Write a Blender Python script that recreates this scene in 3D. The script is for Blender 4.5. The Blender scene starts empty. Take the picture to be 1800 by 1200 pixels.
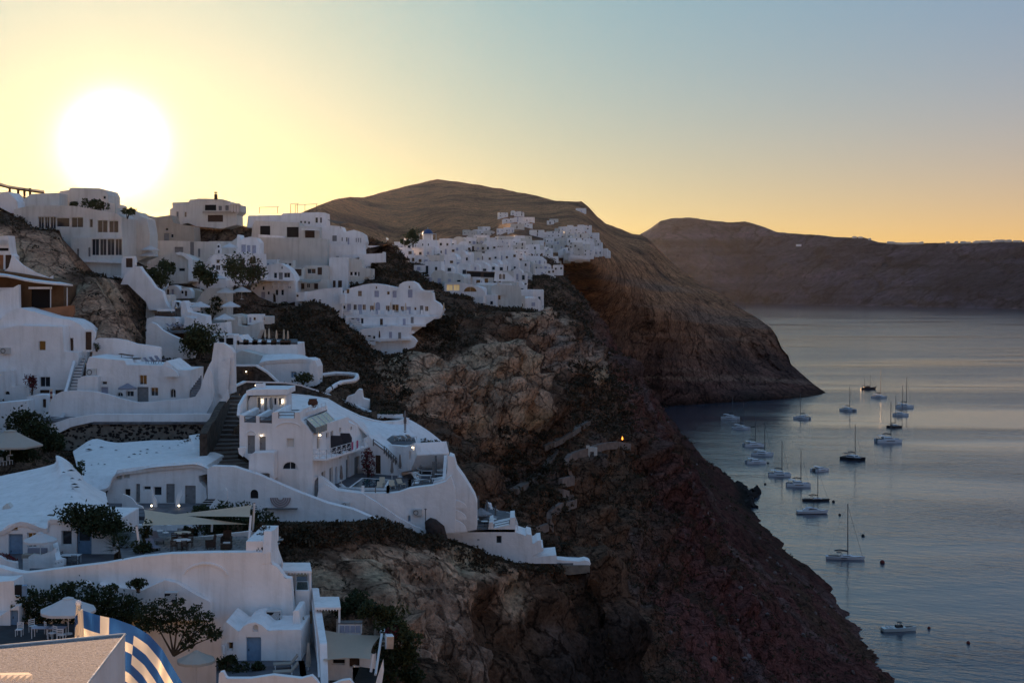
import bpy, bmesh, math, random
import numpy as np
from mathutils import Vector, Matrix
from mathutils.geometry import tessellate_polygon

# ---------------------------------------------------------------- camera, sky, sun, exposure
S = bpy.context.scene
COL = S.collection
F = 2470.0          # focal length in photograph pixels
H = 110.0           # eye height above the sea in metres
rad = math.radians
def P(px, py, Y):   # a direction read off the photograph, at a chosen distance in metres
    return Vector(((px - 900) / F * Y, Y, H - (py - 500) / F * Y))
def to_px(v):
    return 900 + v[0] / v[1] * F, 500 + (H - v[2]) / v[1] * F
cam = bpy.data.objects.new('camera', bpy.data.cameras.new('camera'))
COL.objects.link(cam)
cam.location = (0, 0, H); cam.rotation_euler = (rad(90), 0, 0)
cam.data.sensor_width = 36; cam.data.lens = 36 * F / 1800
cam.data.shift_y = -100 / 1800
cam.data.clip_start = 0.3; cam.data.clip_end = 60000
S.camera = cam

SUN_AZ, SUN_EL = rad(-15.8), rad(5.5)
SUN = Vector((math.sin(SUN_AZ) * math.cos(SUN_EL), math.cos(SUN_AZ) * math.cos(SUN_EL), math.sin(SUN_EL)))
world = bpy.data.worlds.new('World'); S.world = world; world.use_nodes = True
nt = world.node_tree; nt.nodes.clear()
def wn(t, **k):
    n = nt.nodes.new(t)
    for a, b in k.items(): setattr(n, a, b)
    return n
sky = wn('ShaderNodeTexSky', sky_type='NISHITA', sun_disc=False, sun_elevation=SUN_EL, sun_rotation=SUN_AZ,
         altitude=0.0, air_density=1.0, dust_density=0.2, ozone_density=3.0)
bg = wn('ShaderNodeBackground'); bg.inputs[1].default_value = 0.10
out = wn('ShaderNodeOutputWorld')
tc = wn('ShaderNodeTexCoord')
dot = wn('ShaderNodeVectorMath', operation='DOT_PRODUCT'); dot.inputs[1].default_value = SUN
nt.links.new(tc.outputs['Generated'], dot.inputs[0])
def mth(op, a, b=None, clamp=False):
    n = wn('ShaderNodeMath', operation=op, use_clamp=clamp)
    for i, v in enumerate((a, b)):
        if v is None: continue
        if isinstance(v, (int, float)): n.inputs[i].default_value = v
        else: nt.links.new(v, n.inputs[i])
    return n.outputs[0]
ang = mth('ARCCOSINE', mth('MINIMUM', dot.outputs['Value'], 0.9999999))
# the sun's own glare in hazy air: falls off with the angle from the sun
def glow(width, amp, color):
    g = mth('MULTIPLY', mth('EXPONENT', mth('MULTIPLY', mth('POWER', mth('DIVIDE', ang, width), 2.0), -1.0)), amp)
    m = wn('ShaderNodeVectorMath', operation='SCALE'); m.inputs[0].default_value = color
    nt.links.new(g, m.inputs['Scale']); return m.outputs[0]
def vadd(a, b):
    n = wn('ShaderNodeVectorMath', operation='ADD'); nt.links.new(a, n.inputs[0]); nt.links.new(b, n.inputs[1]); return n.outputs[0]
tint = wn('ShaderNodeVectorMath', operation='MULTIPLY'); tint.inputs[1].default_value = SKY_TINT = (.12, .13, .14)
nt.links.new(sky.outputs[0], tint.inputs[0])
# hazy air: blue scatter that thins towards the horizon, and the warm band of sunrise along it
sep = wn('ShaderNodeSeparateXYZ'); nt.links.new(tc.outputs['Generated'], sep.inputs[0])
fade = mth('EXPONENT', mth('MULTIPLY', mth('MAXIMUM', sep.outputs[2], 0.0), -1 / .088))
def scaled(fac, color):
    m = wn('ShaderNodeVectorMath', operation='SCALE'); m.inputs[0].default_value = color
    nt.links.new(fac, m.inputs['Scale']); return m.outputs[0]
tot = vadd(tint.outputs[0], scaled(mth('SUBTRACT', 1.0, fade), (.68, 1.26, 2.20)))
side = mth('ADD', mth('MULTIPLY', dot.outputs['Value'], .08), .92)      # the band is dimmer opposite the sun
tot = vadd(tot, scaled(mth('MULTIPLY', fade, side), (4.9, 2.12, .02)))
tot = vadd(tot, glow(0.0215, 36.0, (1.0, 0.93, 0.80)))
tot = vadd(tot, glow(0.046, 1.6, (1.0, 0.70, 0.22)))
tot = vadd(tot, glow(0.21, 2.2, (1.0, 0.46, 0.0)))
tot = vadd(tot, glow(0.50, 1.0, (.35, 1.0, 0.12)))
nt.links.new(tot, bg.inputs[0]); nt.links.new(bg.outputs[0], out.inputs[0])

sl = bpy.data.lights.new('sun', 'SUN'); sl.energy = 5.0; sl.angle = rad(0.5); sl.color = (1.0, 0.62, 0.36)
so = bpy.data.objects.new('sun', sl); COL.objects.link(so)
so.rotation_euler = (-SUN).to_track_quat('-Z', 'Y').to_euler()
S.view_settings.view_transform = 'Standard'; S.view_settings.look = 'None'
S.view_settings.exposure = 0.95; S.view_settings.gamma = 1.0
S.cycles.max_bounces = 6; S.cycles.volume_bounces = 0; S.cycles.diffuse_bounces = 4
S.cycles.use_denoising = True
rng = random.Random(7)

# ---------------------------------------------------------------- materials
MATS = {}
def mat(name, color, rough=0.8, noise=0.0, scale=1.0, bump=0.0, bscale=6.0, metal=0.0, spec=0.3, emit=0.0, trans=0.0, color2=None, lo=.35, hi=.65, coord='Object', stain=0.0):
    if name in MATS: return MATS[name]
    m = bpy.data.materials.new(name); m.use_nodes = True; t = m.node_tree
    b = t.nodes['Principled BSDF']; L = t.links.new
    b.inputs['Base Color'].default_value = (*color, 1); b.inputs['Roughness'].default_value = rough
    b.inputs['Metallic'].default_value = metal; b.inputs['Specular IOR Level'].default_value = spec
    if emit:
        b.inputs['Emission Color'].default_value = (*color, 1); b.inputs['Emission Strength'].default_value = emit
    if trans:
        tr = t.nodes.new('ShaderNodeBsdfTranslucent'); mx = t.nodes.new('ShaderNodeMixShader'); mx.inputs[0].default_value = trans
        tr.inputs[0].default_value = (*color, 1)
        L(b.outputs[0], mx.inputs[1]); L(tr.outputs[0], mx.inputs[2]); L(mx.outputs[0], t.nodes['Material Output'].inputs[0])
    if noise or bump:
        geo = t.nodes.new('ShaderNodeNewGeometry')
    if noise:
        nz = t.nodes.new('ShaderNodeTexNoise'); nz.inputs['Scale'].default_value = scale; nz.inputs['Detail'].default_value = 6
        L(geo.outputs['Position'], nz.inputs['Vector'])
        mr = t.nodes.new('ShaderNodeMapRange'); mr.inputs[1].default_value = lo; mr.inputs[2].default_value = hi
        L(nz.outputs[0], mr.inputs[0])
        mx = t.nodes.new('ShaderNodeMix'); mx.data_type = 'RGBA'
        c2 = color2 or tuple(c * (1 - noise) for c in color)
        mx.inputs[6].default_value = (*c2, 1); mx.inputs[7].default_value = (*color, 1)
        L(mr.outputs[0], mx.inputs[0])
        res = mx.outputs[2]
        if stain:   # rain streaks: noise stretched down the wall
            mp = t.nodes.new('ShaderNodeMapping'); mp.inputs['Scale'].default_value = (1.1, 1.1, 0.12)
            L(geo.outputs['Position'], mp.inputs[0])
            n2 = t.nodes.new('ShaderNodeTexNoise'); n2.inputs['Scale'].default_value = 1.2; n2.inputs['Detail'].default_value = 8; n2.inputs['Roughness'].default_value = .65
            L(mp.outputs[0], n2.inputs['Vector'])
            m2 = t.nodes.new('ShaderNodeMapRange'); m2.inputs[1].default_value = .48; m2.inputs[2].default_value = .75; m2.inputs[4].default_value = stain
            L(n2.outputs[0], m2.inputs[0])
            m3 = t.nodes.new('ShaderNodeMix'); m3.data_type = 'RGBA'; m3.inputs[7].default_value = (color[0] * .55, color[1] * .52, color[2] * .47, 1)
            L(m2.outputs[0], m3.inputs[0]); L(res, m3.inputs[6]); res = m3.outputs[2]
        L(res, b.inputs['Base Color'])
    if bump:
        nb = t.nodes.new('ShaderNodeTexNoise'); nb.inputs['Scale'].default_value = bscale; nb.inputs['Detail'].default_value = 8
        L(geo.outputs['Position'], nb.inputs['Vector'])
        bp = t.nodes.new('ShaderNodeBump'); bp.inputs['Strength'].default_value = 1.0; bp.inputs['Distance'].default_value = bump
        L(nb.outputs[0], bp.inputs['Height']); L(bp.outputs[0], b.inputs['Normal'])
    MATS[name] = m
    return m

# ---------------------------------------------------------------- object helpers
def link(name, me, m=None, parent=None):
    o = bpy.data.objects.new(name, me); COL.objects.link(o)
    if m is not None and me is not None and not me.materials: me.materials.append(m)
    if parent is not None: o.parent = parent
    return o
def tag(o, label=None, cat=None, group=None, kind=None):
    if label: o['label'] = label
    if cat: o['category'] = cat
    if group: o['group'] = group
    if kind: o['kind'] = kind
    return o
def thing(name, label, cat, group=None, loc=(0, 0, 0), rz=0.0):
    o = bpy.data.objects.new(name, None); COL.objects.link(o); o.empty_display_size = .2
    o.location = loc; o.rotation_euler = (0, 0, rz)
    return tag(o, label, cat, group)
def copy_tree(o, parent=None):
    c = o.copy(); COL.objects.link(c); c.parent = parent
    for ch in list(o.children): copy_tree(ch, c)
    return c
class MB:
    """collects shapes for ONE mesh"""
    def __init__(s): s.v = []; s.f = []
    def add(s, vs, fs):
        b = len(s.v); s.v += [tuple(v) for v in vs]; s.f += [tuple(b + i for i in f) for f in fs]; return s
    def box(s, c, size, rz=0.0, ry=0.0, rx=0.0):
        m = Matrix.Translation(c) @ Matrix.Rotation(rz, 4, 'Z') @ Matrix.Rotation(ry, 4, 'Y') @ Matrix.Rotation(rx, 4, 'X')
        h = [x / 2 for x in size]
        vs = [m @ Vector((x * h[0], y * h[1], z * h[2])) for x in (-1, 1) for y in (-1, 1) for z in (-1, 1)]
        return s.add(vs, [(0, 1, 3, 2), (4, 6, 7, 5), (0, 4, 5, 1), (2, 3, 7, 6), (0, 2, 6, 4), (1, 5, 7, 3)])
    def tube(s, pts, r, n=6, cap=True):
        pts = [Vector(p) for p in pts]; rs = r if isinstance(r, (list, tuple)) else [r] * len(pts)
        rings = []
        for i, p in enumerate(pts):
            d = (pts[min(i + 1, len(pts) - 1)] - pts[max(i - 1, 0)]).normalized()
            a = d.cross(Vector((0, 0, 1)));  a = a.normalized() if a.length > 1e-3 else Vector((1, 0, 0)); b = d.cross(a)
            rings.append([p + (a * math.cos(k * 2 * math.pi / n) + b * math.sin(k * 2 * math.pi / n)) * rs[i] for k in range(n)])
        vs = [v for ring in rings for v in ring]; fs = []
        for i in range(len(pts) - 1):
            for k in range(n):
                fs.append((i * n + k, i * n + (k + 1) % n, (i + 1) * n + (k + 1) % n, (i + 1) * n + k))
        if cap: fs += [tuple(range(n))[::-1], tuple((len(pts) - 1) * n + k for k in range(n))]
        return s.add(vs, fs)
    def lathe(s, prof, c=(0, 0, 0), n=12, scale=(1, 1, 1)):
        c = Vector(c); vs = []; fs = []
        for r, z in prof:
            for k in range(n):
                a = 2 * math.pi * k / n; vs.append(c + Vector((r * math.cos(a) * scale[0], r * math.sin(a) * scale[1], z * scale[2])))
        for i in range(len(prof) - 1):
            for k in range(n):
                fs.append((i * n + k, i * n + (k + 1) % n, (i + 1) * n + (k + 1) % n, (i + 1) * n + k))
        return s.add(vs, fs)
    def mesh(s, name='m', smooth=False):
        me = bpy.data.meshes.new(name); me.from_pydata(s.v, [], s.f); me.update()
        if smooth: me.polygons.foreach_set('use_smooth', [True] * len(me.polygons))
        return me
    def build(s, name, m, parent=None, smooth=False):
        return link(name, s.mesh(name, smooth), m, parent)

# ---------------------------------------------------------------- numpy noise
def _hash(ix, iy, iz):
    h = (ix.astype(np.int64) * 374761393 + iy.astype(np.int64) * 668265263 + iz.astype(np.int64) * 2147483647) & 0xFFFFFFFF
    h = ((h ^ (h >> 13)) * 1274126177) & 0xFFFFFFFF
    return ((h ^ (h >> 16)) & 0xFFFF) / 65535.0
def vnoise(x, y, z):
    x, y, z = np.broadcast_arrays(np.asarray(x, float), np.asarray(y, float), np.asarray(z, float))
    fx, fy, fz = np.floor(x), np.floor(y), np.floor(z)
    tx, ty, tz = x - fx, y - fy, z - fz
    tx, ty, tz = (t * t * (3 - 2 * t) for t in (tx, ty, tz))
    r = 0
    for dx in (0, 1):
        for dy in (0, 1):
            for dz in (0, 1):
                w = (tx if dx else 1 - tx) * (ty if dy else 1 - ty) * (tz if dz else 1 - tz)
                r = r + w * _hash(fx + dx, fy + dy, fz + dz)
    return r * 2 - 1
def fbm(x, y, z, o=4, ridged=False):
    r = 0; a = 1.0; s = 0
    for i in range(o):
        n = vnoise(x * 2 ** i + 17.3 * i, y * 2 ** i - 9.1 * i, z * 2 ** i + 4.7 * i)
        r = r + a * ((1 - 2 * np.abs(n)) if ridged else n); s += a; a *= .5
    return r / s
def rbf(pts, vals, c):
    pts = np.array(pts, float); n = len(pts)
    d = np.sqrt(((pts[:, None] - pts[None]) ** 2).sum(-1) + c * c)
    A = np.zeros((n + 3, n + 3)); A[:n, :n] = d; A[:n, n] = 1; A[:n, n + 1:] = pts; A[n:, :n] = A[:n, n:].T
    A[:n, :n] += np.eye(n) * 1e-6
    w = np.linalg.lstsq(A, np.concatenate([vals, [0, 0, 0]]), rcond=None)[0]
    def f(x, y):
        x = np.asarray(x, float); y = np.asarray(y, float); sh = x.shape; x = x.ravel(); y = y.ravel()
        r = np.empty(len(x))
        for i in range(0, len(x), 20000):
            xx, yy = x[i:i + 20000], y[i:i + 20000]
            D = np.sqrt((xx[:, None] - pts[:, 0]) ** 2 + (yy[:, None] - pts[:, 1]) ** 2 + c * c)
            r[i:i + 20000] = D @ w[:n] + w[n] + w[n + 1] * xx + w[n + 2] * yy
        return r.reshape(sh)
    return f
def grid_mesh(name, V, color=None, smooth=True):
    R, C = V.shape[:2]
    me = bpy.data.meshes.new(name)
    idx = np.arange(R * C).reshape(R, C)
    q = np.stack([idx[:-1, :-1], idx[:-1, 1:], idx[1:, 1:], idx[1:, :-1]], -1).reshape(-1, 4)
    me.vertices.add(R * C); me.vertices.foreach_set('co', V.reshape(-1).astype(np.float32))
    me.loops.add(q.size); me.loops.foreach_set('vertex_index', q.ravel().astype(np.int32))
    me.polygons.add(len(q)); me.polygons.foreach_set('loop_start', (np.arange(len(q)) * 4).astype(np.int32))
    me.polygons.foreach_set('loop_total', np.full(len(q), 4, np.int32))
    if smooth: me.polygons.foreach_set('use_smooth', np.ones(len(q), bool))
    me.update(calc_edges=True)
    if color is not None:
        at = me.color_attributes.new('tint', 'FLOAT_COLOR', 'POINT')
        at.data.foreach_set('color', np.concatenate([color, np.ones(color.shape[:-1] + (1,))], -1).astype(np.float32).ravel())
    return me
# ---------------------------------------------------------------- sea
def water_material():
    m = bpy.data.materials.new('sea_water'); m.use_nodes = True; t = m.node_tree; L = t.links.new
    b = t.nodes['Principled BSDF']
    b.inputs['Base Color'].default_value = (.045, .056, .078, 1); b.inputs['Roughness'].default_value = .11
    b.inputs['IOR'].default_value = 1.33
    geo = t.nodes.new('ShaderNodeNewGeometry')
    mp = t.nodes.new('ShaderNodeMapping'); mp.inputs['Rotation'].default_value = (0, 0, rad(25)); mp.inputs['Scale'].default_value = (1, 1.0, 1)
    L(geo.outputs['Position'], mp.inputs[0])
    hs = []
    for sc, amp, sx in ((.8, .14, .45), (.24, .40, .5), (.06, .45, .4)):
        m2 = t.nodes.new('ShaderNodeMapping'); m2.inputs['Scale'].default_value = (sx, 1, 1); L(mp.outputs[0], m2.inputs[0])
        n = t.nodes.new('ShaderNodeTexNoise'); n.inputs['Scale'].default_value = sc; n.inputs['Detail'].default_value = 4
        L(m2.outputs[0], n.inputs['Vector'])
        k = t.nodes.new('ShaderNodeMath'); k.operation = 'MULTIPLY'; k.inputs[1].default_value = amp; L(n.outputs[0], k.inputs[0]); hs.append(k.outputs[0])
    a = hs[0]
    for h in hs[1:]:
        k = t.nodes.new('ShaderNodeMath'); k.operation = 'ADD'; L(a, k.inputs[0]); L(h, k.inputs[1]); a = k.outputs[0]
    # wind slicks: calm and ruffled patches
    sm = t.nodes.new('ShaderNodeMapping'); sm.inputs['Scale'].default_value = (.0011, .0042, 1); sm.inputs['Rotation'].default_value = (0, 0, rad(-6)); L(geo.outputs['Position'], sm.inputs[0])
    sn = t.nodes.new('ShaderNodeTexNoise'); sn.inputs['Scale'].default_value = 1.6; sn.inputs['Detail'].default_value = 5; sn.inputs['Distortion'].default_value = .6; L(sm.outputs[0], sn.inputs['Vector'])
    sr = t.nodes.new('ShaderNodeMapRange'); sr.inputs[1].default_value = .36; sr.inputs[2].default_value = .62; sr.inputs[3].default_value = .2; sr.inputs[4].default_value = 1.5; L(sn.outputs[0], sr.inputs[0])
    k = t.nodes.new('ShaderNodeMath'); k.operation = 'MULTIPLY'; L(a, k.inputs[0]); L(sr.outputs[0], k.inputs[1])
    bp = t.nodes.new('ShaderNodeBump'); bp.inputs['Distance'].default_value = 1.0; bp.inputs['Strength'].default_value = 1.0
    L(k.outputs[0], bp.inputs['Height']); L(bp.outputs[0], b.inputs['Normal'])
    return m
MB().add([(-9000, -200, 0), (14000, -200, 0), (14000, 13000, 0), (-9000, 13000, 0)], [(0, 1, 2, 3)]).build('sea', water_material())
tag(bpy.data.objects['sea'], kind='structure')
MB().add([(-9000, -200, -30), (14000, -200, -30), (14000, 13000, -30), (-9000, 13000, -30)], [(0, 1, 2, 3)]).build('seabed', mat('seabed', (.03, .03, .035)))
tag(bpy.data.objects['seabed'], kind='structure')

# ---------------------------------------------------------------- rock material: vertex tint x grain
def rock_material(name, s1=.35, s2=2.2, bump=.5, dark=.55, pit=.2):
    m = bpy.data.materials.new(name); m.use_nodes = True; t = m.node_tree; L = t.links.new
    b = t.nodes['Principled BSDF']; b.inputs['Roughness'].default_value = .95; b.inputs['Specular IOR Level'].default_value = .1
    at = t.nodes.new('ShaderNodeAttribute'); at.attribute_name = 'tint'
    geo = t.nodes.new('ShaderNodeNewGeometry')
    n1 = t.nodes.new('ShaderNodeTexNoise'); n1.inputs['Scale'].default_value = s1; n1.inputs['Detail'].default_value = 10; n1.inputs['Roughness'].default_value = .68
    n2 = t.nodes.new('ShaderNodeTexNoise'); n2.inputs['Scale'].default_value = s2; n2.inputs['Detail'].default_value = 6; n2.inputs['Roughness'].default_value = .7
    vo = t.nodes.new('ShaderNodeTexVoronoi'); vo.inputs['Scale'].default_value = s2 * .55
    for n in (n1, n2, vo): L(geo.outputs['Position'], n.inputs['Vector'])
    r1 = t.nodes.new('ShaderNodeMapRange'); r1.inputs[1].default_value = .3; r1.inputs[2].default_value = .7; r1.inputs[3].default_value = dark; r1.inputs[4].default_value = 1.6; L(n1.outputs[0], r1.inputs[0])
    r2 = t.nodes.new('ShaderNodeMapRange'); r2.inputs[1].default_value = .3; r2.inputs[2].default_value = .7; r2.inputs[3].default_value = .4; r2.inputs[4].default_value = 1.65; L(n2.outputs[0], r2.inputs[0])
    # embedded dark stones
    r3 = t.nodes.new('ShaderNodeMapRange'); r3.inputs[1].default_value = .10; r3.inputs[2].default_value = .22; r3.inputs[3].default_value = .35; r3.inputs[4].default_value = 1.0; L(vo.outputs['Distance'], r3.inputs[0])
    k = t.nodes.new('ShaderNodeMath'); k.operation = 'MULTIPLY'; L(r1.outputs[0], k.inputs[0]); L(r2.outputs[0], k.inputs[1])
    k2 = t.nodes.new('ShaderNodeMath'); k2.operation = 'MULTIPLY'; L(k.outputs[0], k2.inputs[0]); L(r3.outputs[0], k2.inputs[1])
    vc = t.nodes.new('ShaderNodeTexVoronoi'); vc.feature = 'DISTANCE_TO_EDGE'; vc.inputs['Scale'].default_value = s1 * .9
    wv = t.nodes.new('ShaderNodeVectorMath'); wv.operation = 'MULTIPLY_ADD'; wv.inputs[1].default_value = (1.2 / s1,) * 3; L(n1.outputs['Color'], wv.inputs[0]); L(geo.outputs['Position'], wv.inputs[2]); L(wv.outputs[0], vc.inputs['Vector'])
    r4 = t.nodes.new('ShaderNodeMapRange'); r4.inputs[1].default_value = .0; r4.inputs[2].default_value = .05; r4.inputs[3].default_value = .35; r4.inputs[4].default_value = 1.0; L(vc.outputs['Distance'], r4.inputs[0])
    k3 = t.nodes.new('ShaderNodeMath'); k3.operation = 'MULTIPLY'; L(k2.outputs[0], k3.inputs[0]); L(r4.outputs[0], k3.inputs[1]); k2 = k3
    vs = t.nodes.new('ShaderNodeVectorMath'); vs.operation = 'SCALE'; L(at.outputs['Color'], vs.inputs[0]); L(k2.outputs[0], vs.inputs['Scale'])
    L(vs.outputs[0], b.inputs['Base Color'])
    bp = t.nodes.new('ShaderNodeBump'); bp.inputs['Distance'].default_value = bump; bp.inputs['Strength'].default_value = 1
    ad = t.nodes.new('ShaderNodeMath'); ad.operation = 'MULTIPLY_ADD'; ad.inputs[1].default_value = 2.2; L(n1.outputs[0], ad.inputs[0]); L(n2.outputs[0], ad.inputs[2]); a2 = t.nodes.new('ShaderNodeMath'); a2.operation = 'MULTIPLY_ADD'; a2.inputs[1].default_value = .7; L(r4.outputs[0], a2.inputs[0]); L(ad.outputs[0], a2.inputs[2]); ad = a2
    L(ad.outputs[0], bp.inputs['Height']); L(bp.outputs[0], b.inputs['Normal'])
    return m

# ---------------------------------------------------------------- far caldera rim across the water
CR = [(1050, 452), (1090, 435), (1127, 411), (1145, 400), (1160, 389), (1180, 384), (1213, 382), (1245, 387), (1280, 391), (1310, 389), (1340, 398), (1366, 408), (1400, 411), (1440, 413),
      (1475, 417), (1520, 418), (1545, 426), (1590, 429), (1640, 427), (1700, 427), (1760, 424), (1800, 425), (1900, 424), (2050, 420)]
xs = np.arange(1040, 2051, 1.6)
cy = np.interp(xs, [c[0] for c in CR], [c[1] for c in CR]) + 0.7 * fbm(xs / 9, 0, 0, 3)
rows = 70
wy = np.interp(xs, [1040, 1310, 1800, 2050], [533, 533, 543, 546])
Yb = H * F / (wy - 500)
tt = np.linspace(0, 1, rows)[:, None]
Yc = Yb + 900
py_ = wy + (cy - wy) * tt
prof = .25 * tt + .75 * tt ** 1.6
YY = Yb + (Yc - Yb) * prof
X = (xs - 900) / F * YY; Z = H - (py_ - 500) / F * YY
edge = np.sin(np.pi * np.clip(tt, 0, 1)) ** .5
g = fbm(X / 420, YY / 900, Z / 500, 5, True)
YY2 = YY + edge * (130 * g + 40 * fbm(X / 90, YY / 90, Z / 60, 4))
X2 = (xs - 900) / F * YY2
V = np.stack([X2, YY2, Z], -1)
back = V[-1:].copy(); back[..., 1] += 900; back[..., 2] -= 120
foot = V[:1].copy(); foot[..., 2] = -20
V = np.concatenate([foot, V, back])
st = fbm(X / 900, 0, Z / 22, 4)[..., None]; st2 = fbm(X / 200, 0, Z / 60, 4)[..., None]
c = np.array([.040, .036, .050]) * (1 + .55 * st + .5 * st2) + np.array([.02, .01, .0]) * np.clip(st2, 0, 1)
c = np.concatenate([c[:1], c, c[-1:]])
link('distant_cliffs', grid_mesh('distant_cliffs', V, np.clip(c, .006, .5)), rock_material('rock_far', .004, .03, 12, .6)).__setitem__('kind', 'structure')

# ---------------------------------------------------------------- mountain and headland beyond the bay
CREST = [(380, 420), (470, 392), (520, 378), (560, 361), (590, 350), (615, 346), (640, 347), (680, 336), (720, 326), (750, 319), (768, 315), (800, 319), (845, 325), (865, 330), (880, 331), (905, 337), (940, 343), (975, 353),
         (1000, 354), (1022, 354), (1036, 365), (1050, 381), (1065, 393), (1090, 402), (1112, 411), (1128, 413), (1140, 420), (1158, 438), (1180, 460), (1205, 480), (1240, 503), (1268, 518), (1300, 541), (1335, 561), (1355, 576), (1365, 590), (1374, 612), (1386, 625), (1390, 640), (1410, 657), (1430, 675), (1452, 690)]
BASE = [(380, 520), (600, 520), (700, 540), (800, 600), (900, 720), (960, 738), (1050, 726), (1130, 716), (1220, 711), (1300, 706), (1370, 702), (1410, 699), (1440, 694), (1452, 691)]
HD = [(380, 420, 1300), (380, 520, 1100), (560, 361, 1500), (640, 347, 1900), (768, 315, 2300), (905, 337, 2100), (1022, 354, 1800), (1065, 393, 1750), (1128, 413, 1680), (1180, 460, 1620), (1240, 503, 1560), (1300, 541, 1520), (1355, 576, 1490), (1390, 640, 1460), (1452, 690, 1430),
      (600, 520, 1200), (700, 540, 1150), (800, 600, 1050), (900, 720, 1010), (960, 738, 1140), (1050, 726, 1203), (1130, 716, 1258), (1300, 706, 1319), (1410, 699, 1365),
      (700, 420, 1450), (800, 420, 1250), (640, 400, 1450), (850, 400, 1350), (900, 420, 1000), (960, 470, 950), (900, 470, 900), (1000, 480, 1010), (1060, 445, 1080), (1030, 410, 1130), (950, 390, 1330), (980, 410, 1130), (900, 380, 1400), (1020, 375, 1500), (800, 370, 1600),
      (1000, 560, 1080), (1050, 640, 1150), (1100, 560, 1180), (1150, 640, 1240), (1200, 600, 1290), (1250, 640, 1320), (1300, 620, 1390), (1350, 660, 1390), (1120, 480, 1250), (1180, 530, 1300), (1100, 430, 1450), (960, 600, 1050)]
hdepth = rbf([(a, b) for a, b, _ in HD], [math.log(c) for *_, c in HD], 45.0)
xs = np.concatenate([np.arange(380, 640, 5.0), np.arange(640, 1452.5, 1.7)])
cy = np.interp(xs, [c[0] for c in CREST], [c[1] for c in CREST]); by = np.interp(xs, [c[0] for c in BASE], [c[1] for c in BASE])
cy = cy + .8 * fbm(xs / 7, 3, 0, 3) * (xs > 600) * (xs < 1430)
by = np.maximum(by, cy + .6)
rows = 230
tt = np.linspace(0, 1, rows)[:, None]
PY = by + (cy - by) * tt; PX = np.broadcast_to(xs, PY.shape)
YY = np.exp(hdepth(PX, PY))
seab = (by > 698) | (xs > 1405)
Ysea = H * F / np.maximum(by - 500, 1)
YY = np.where(seab & (tt < .12), Ysea + (YY - Ysea) * (tt / .12), YY)
X = (PX - 900) / F * YY; Z = H - (PY - 500) / F * YY
ed = (np.sin(np.pi * np.clip(tt, 0, 1)) ** .6) * np.clip((by - cy) / 60, 0, 1) * np.clip((xs - 700) / 220, .06, 1)
g = fbm(X / 75 + 2, YY / 110 + 3, Z / 120, 5, True); g2 = fbm(X / 16, YY / 16, Z / 24, 4, True); g3 = fbm(X / 200, YY / 300, (Z + .1 * X) / 10, 3)
gv = fbm(X / 28, YY / 28, Z / 240, 4, True)
d = ed * (7 * gv * np.clip((85 - Z) / 40, 0, 1) + 20 * g + 3.5 * g2 + 5 * g3 * (Z < 125)) * np.clip(YY / 1300, .4, 1.6)
YY = YY + d; X = (PX - 900) / F * YY + ed * 2 * g2
V = np.stack([X, YY, Z], -1)
back = V[-1:].copy(); back[..., 1] += 300; back[..., 2] -= 200; back[..., 2] = np.maximum(back[..., 2], -25)
foot = V[:1].copy(); foot[..., 2] = np.where(seab, -12, foot[..., 2] - 40)
strata = fbm(X / 160, YY / 500, (Z + X * .12) / 9, 4)[..., None]; blot = .6 * fbm(X / 45, YY / 45, Z / 45, 5)[..., None]
redc = np.array([.150, .072, .055]); brn_glow = np.array([.45, .21, .10]); drk = np.array([.055, .036, .032]); pale = np.array([.25, .155, .11])  # upper slope: dry-hill brown, lifted and reddened to paint in the warm sun glow
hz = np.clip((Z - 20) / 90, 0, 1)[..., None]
c = redc * (1 - hz) + brn_glow * hz
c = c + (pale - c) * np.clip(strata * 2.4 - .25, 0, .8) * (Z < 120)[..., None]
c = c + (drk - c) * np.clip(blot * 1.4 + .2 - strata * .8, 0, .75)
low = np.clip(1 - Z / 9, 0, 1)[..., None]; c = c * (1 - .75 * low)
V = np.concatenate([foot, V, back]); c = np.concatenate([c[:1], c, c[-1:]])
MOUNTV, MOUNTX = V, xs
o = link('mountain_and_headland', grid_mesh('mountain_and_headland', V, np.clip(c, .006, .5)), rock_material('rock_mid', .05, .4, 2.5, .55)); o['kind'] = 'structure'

# ---------------------------------------------------------------- the near slope, cliffs and village ground: a height field
CT = []     # (X, Y, Z)
def cp(*t):
    for px, py, Y in t: p = P(px, py, Y); CT.append(tuple(p))
# shore
for Y in range(300, 1300, 60):
    x = 113 + 6 * math.sin(Y / 90) + 3 * math.sin(Y / 37)
    CT.append((x, Y, 0)); CT.append((x + 25, Y, -14)); CT.append((x + 80, Y, -20))
CT += [(110, 240, 0), (140, 240, -14), (105, 180, 0), (105, 120, 0), (135, 120, -15), (100, 60, 0), (190, 200, -20)]
# red slope and the path spur
cp((1100, 788, 350), (1060, 800, 340), (1015, 828, 318), (1150, 850, 375), (1200, 950, 380), (1300, 1000, 420), (1400, 1050, 440), (1440, 1120, 405),
   (1300, 1100, 345), (1300, 1190, 320), (1380, 1180, 350), (1200, 1100, 290), (1200, 1190, 268), (1100, 1000, 290), (1100, 1100, 255), (1100, 1190, 238), (1160, 1020, 310),
   (1000, 1105, 222), (1000, 1190, 210), (905, 1190, 186), (955, 930, 268), (900, 850, 270), (835, 795, 272), (1000, 900, 285), (1050, 900, 300), (960, 860, 285), (1060, 960, 290),
   (1110, 745, 430), (1112, 745, 560), (1135, 768, 700), (1165, 800, 640), (1225, 870, 590), (1210, 900, 470), (1320, 940, 520), (1115, 735, 820), (1260, 900, 520), (1118, 728, 1000),
   (1380, 975, 520), (1440, 1050, 470), (1475, 1130, 420))
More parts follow.
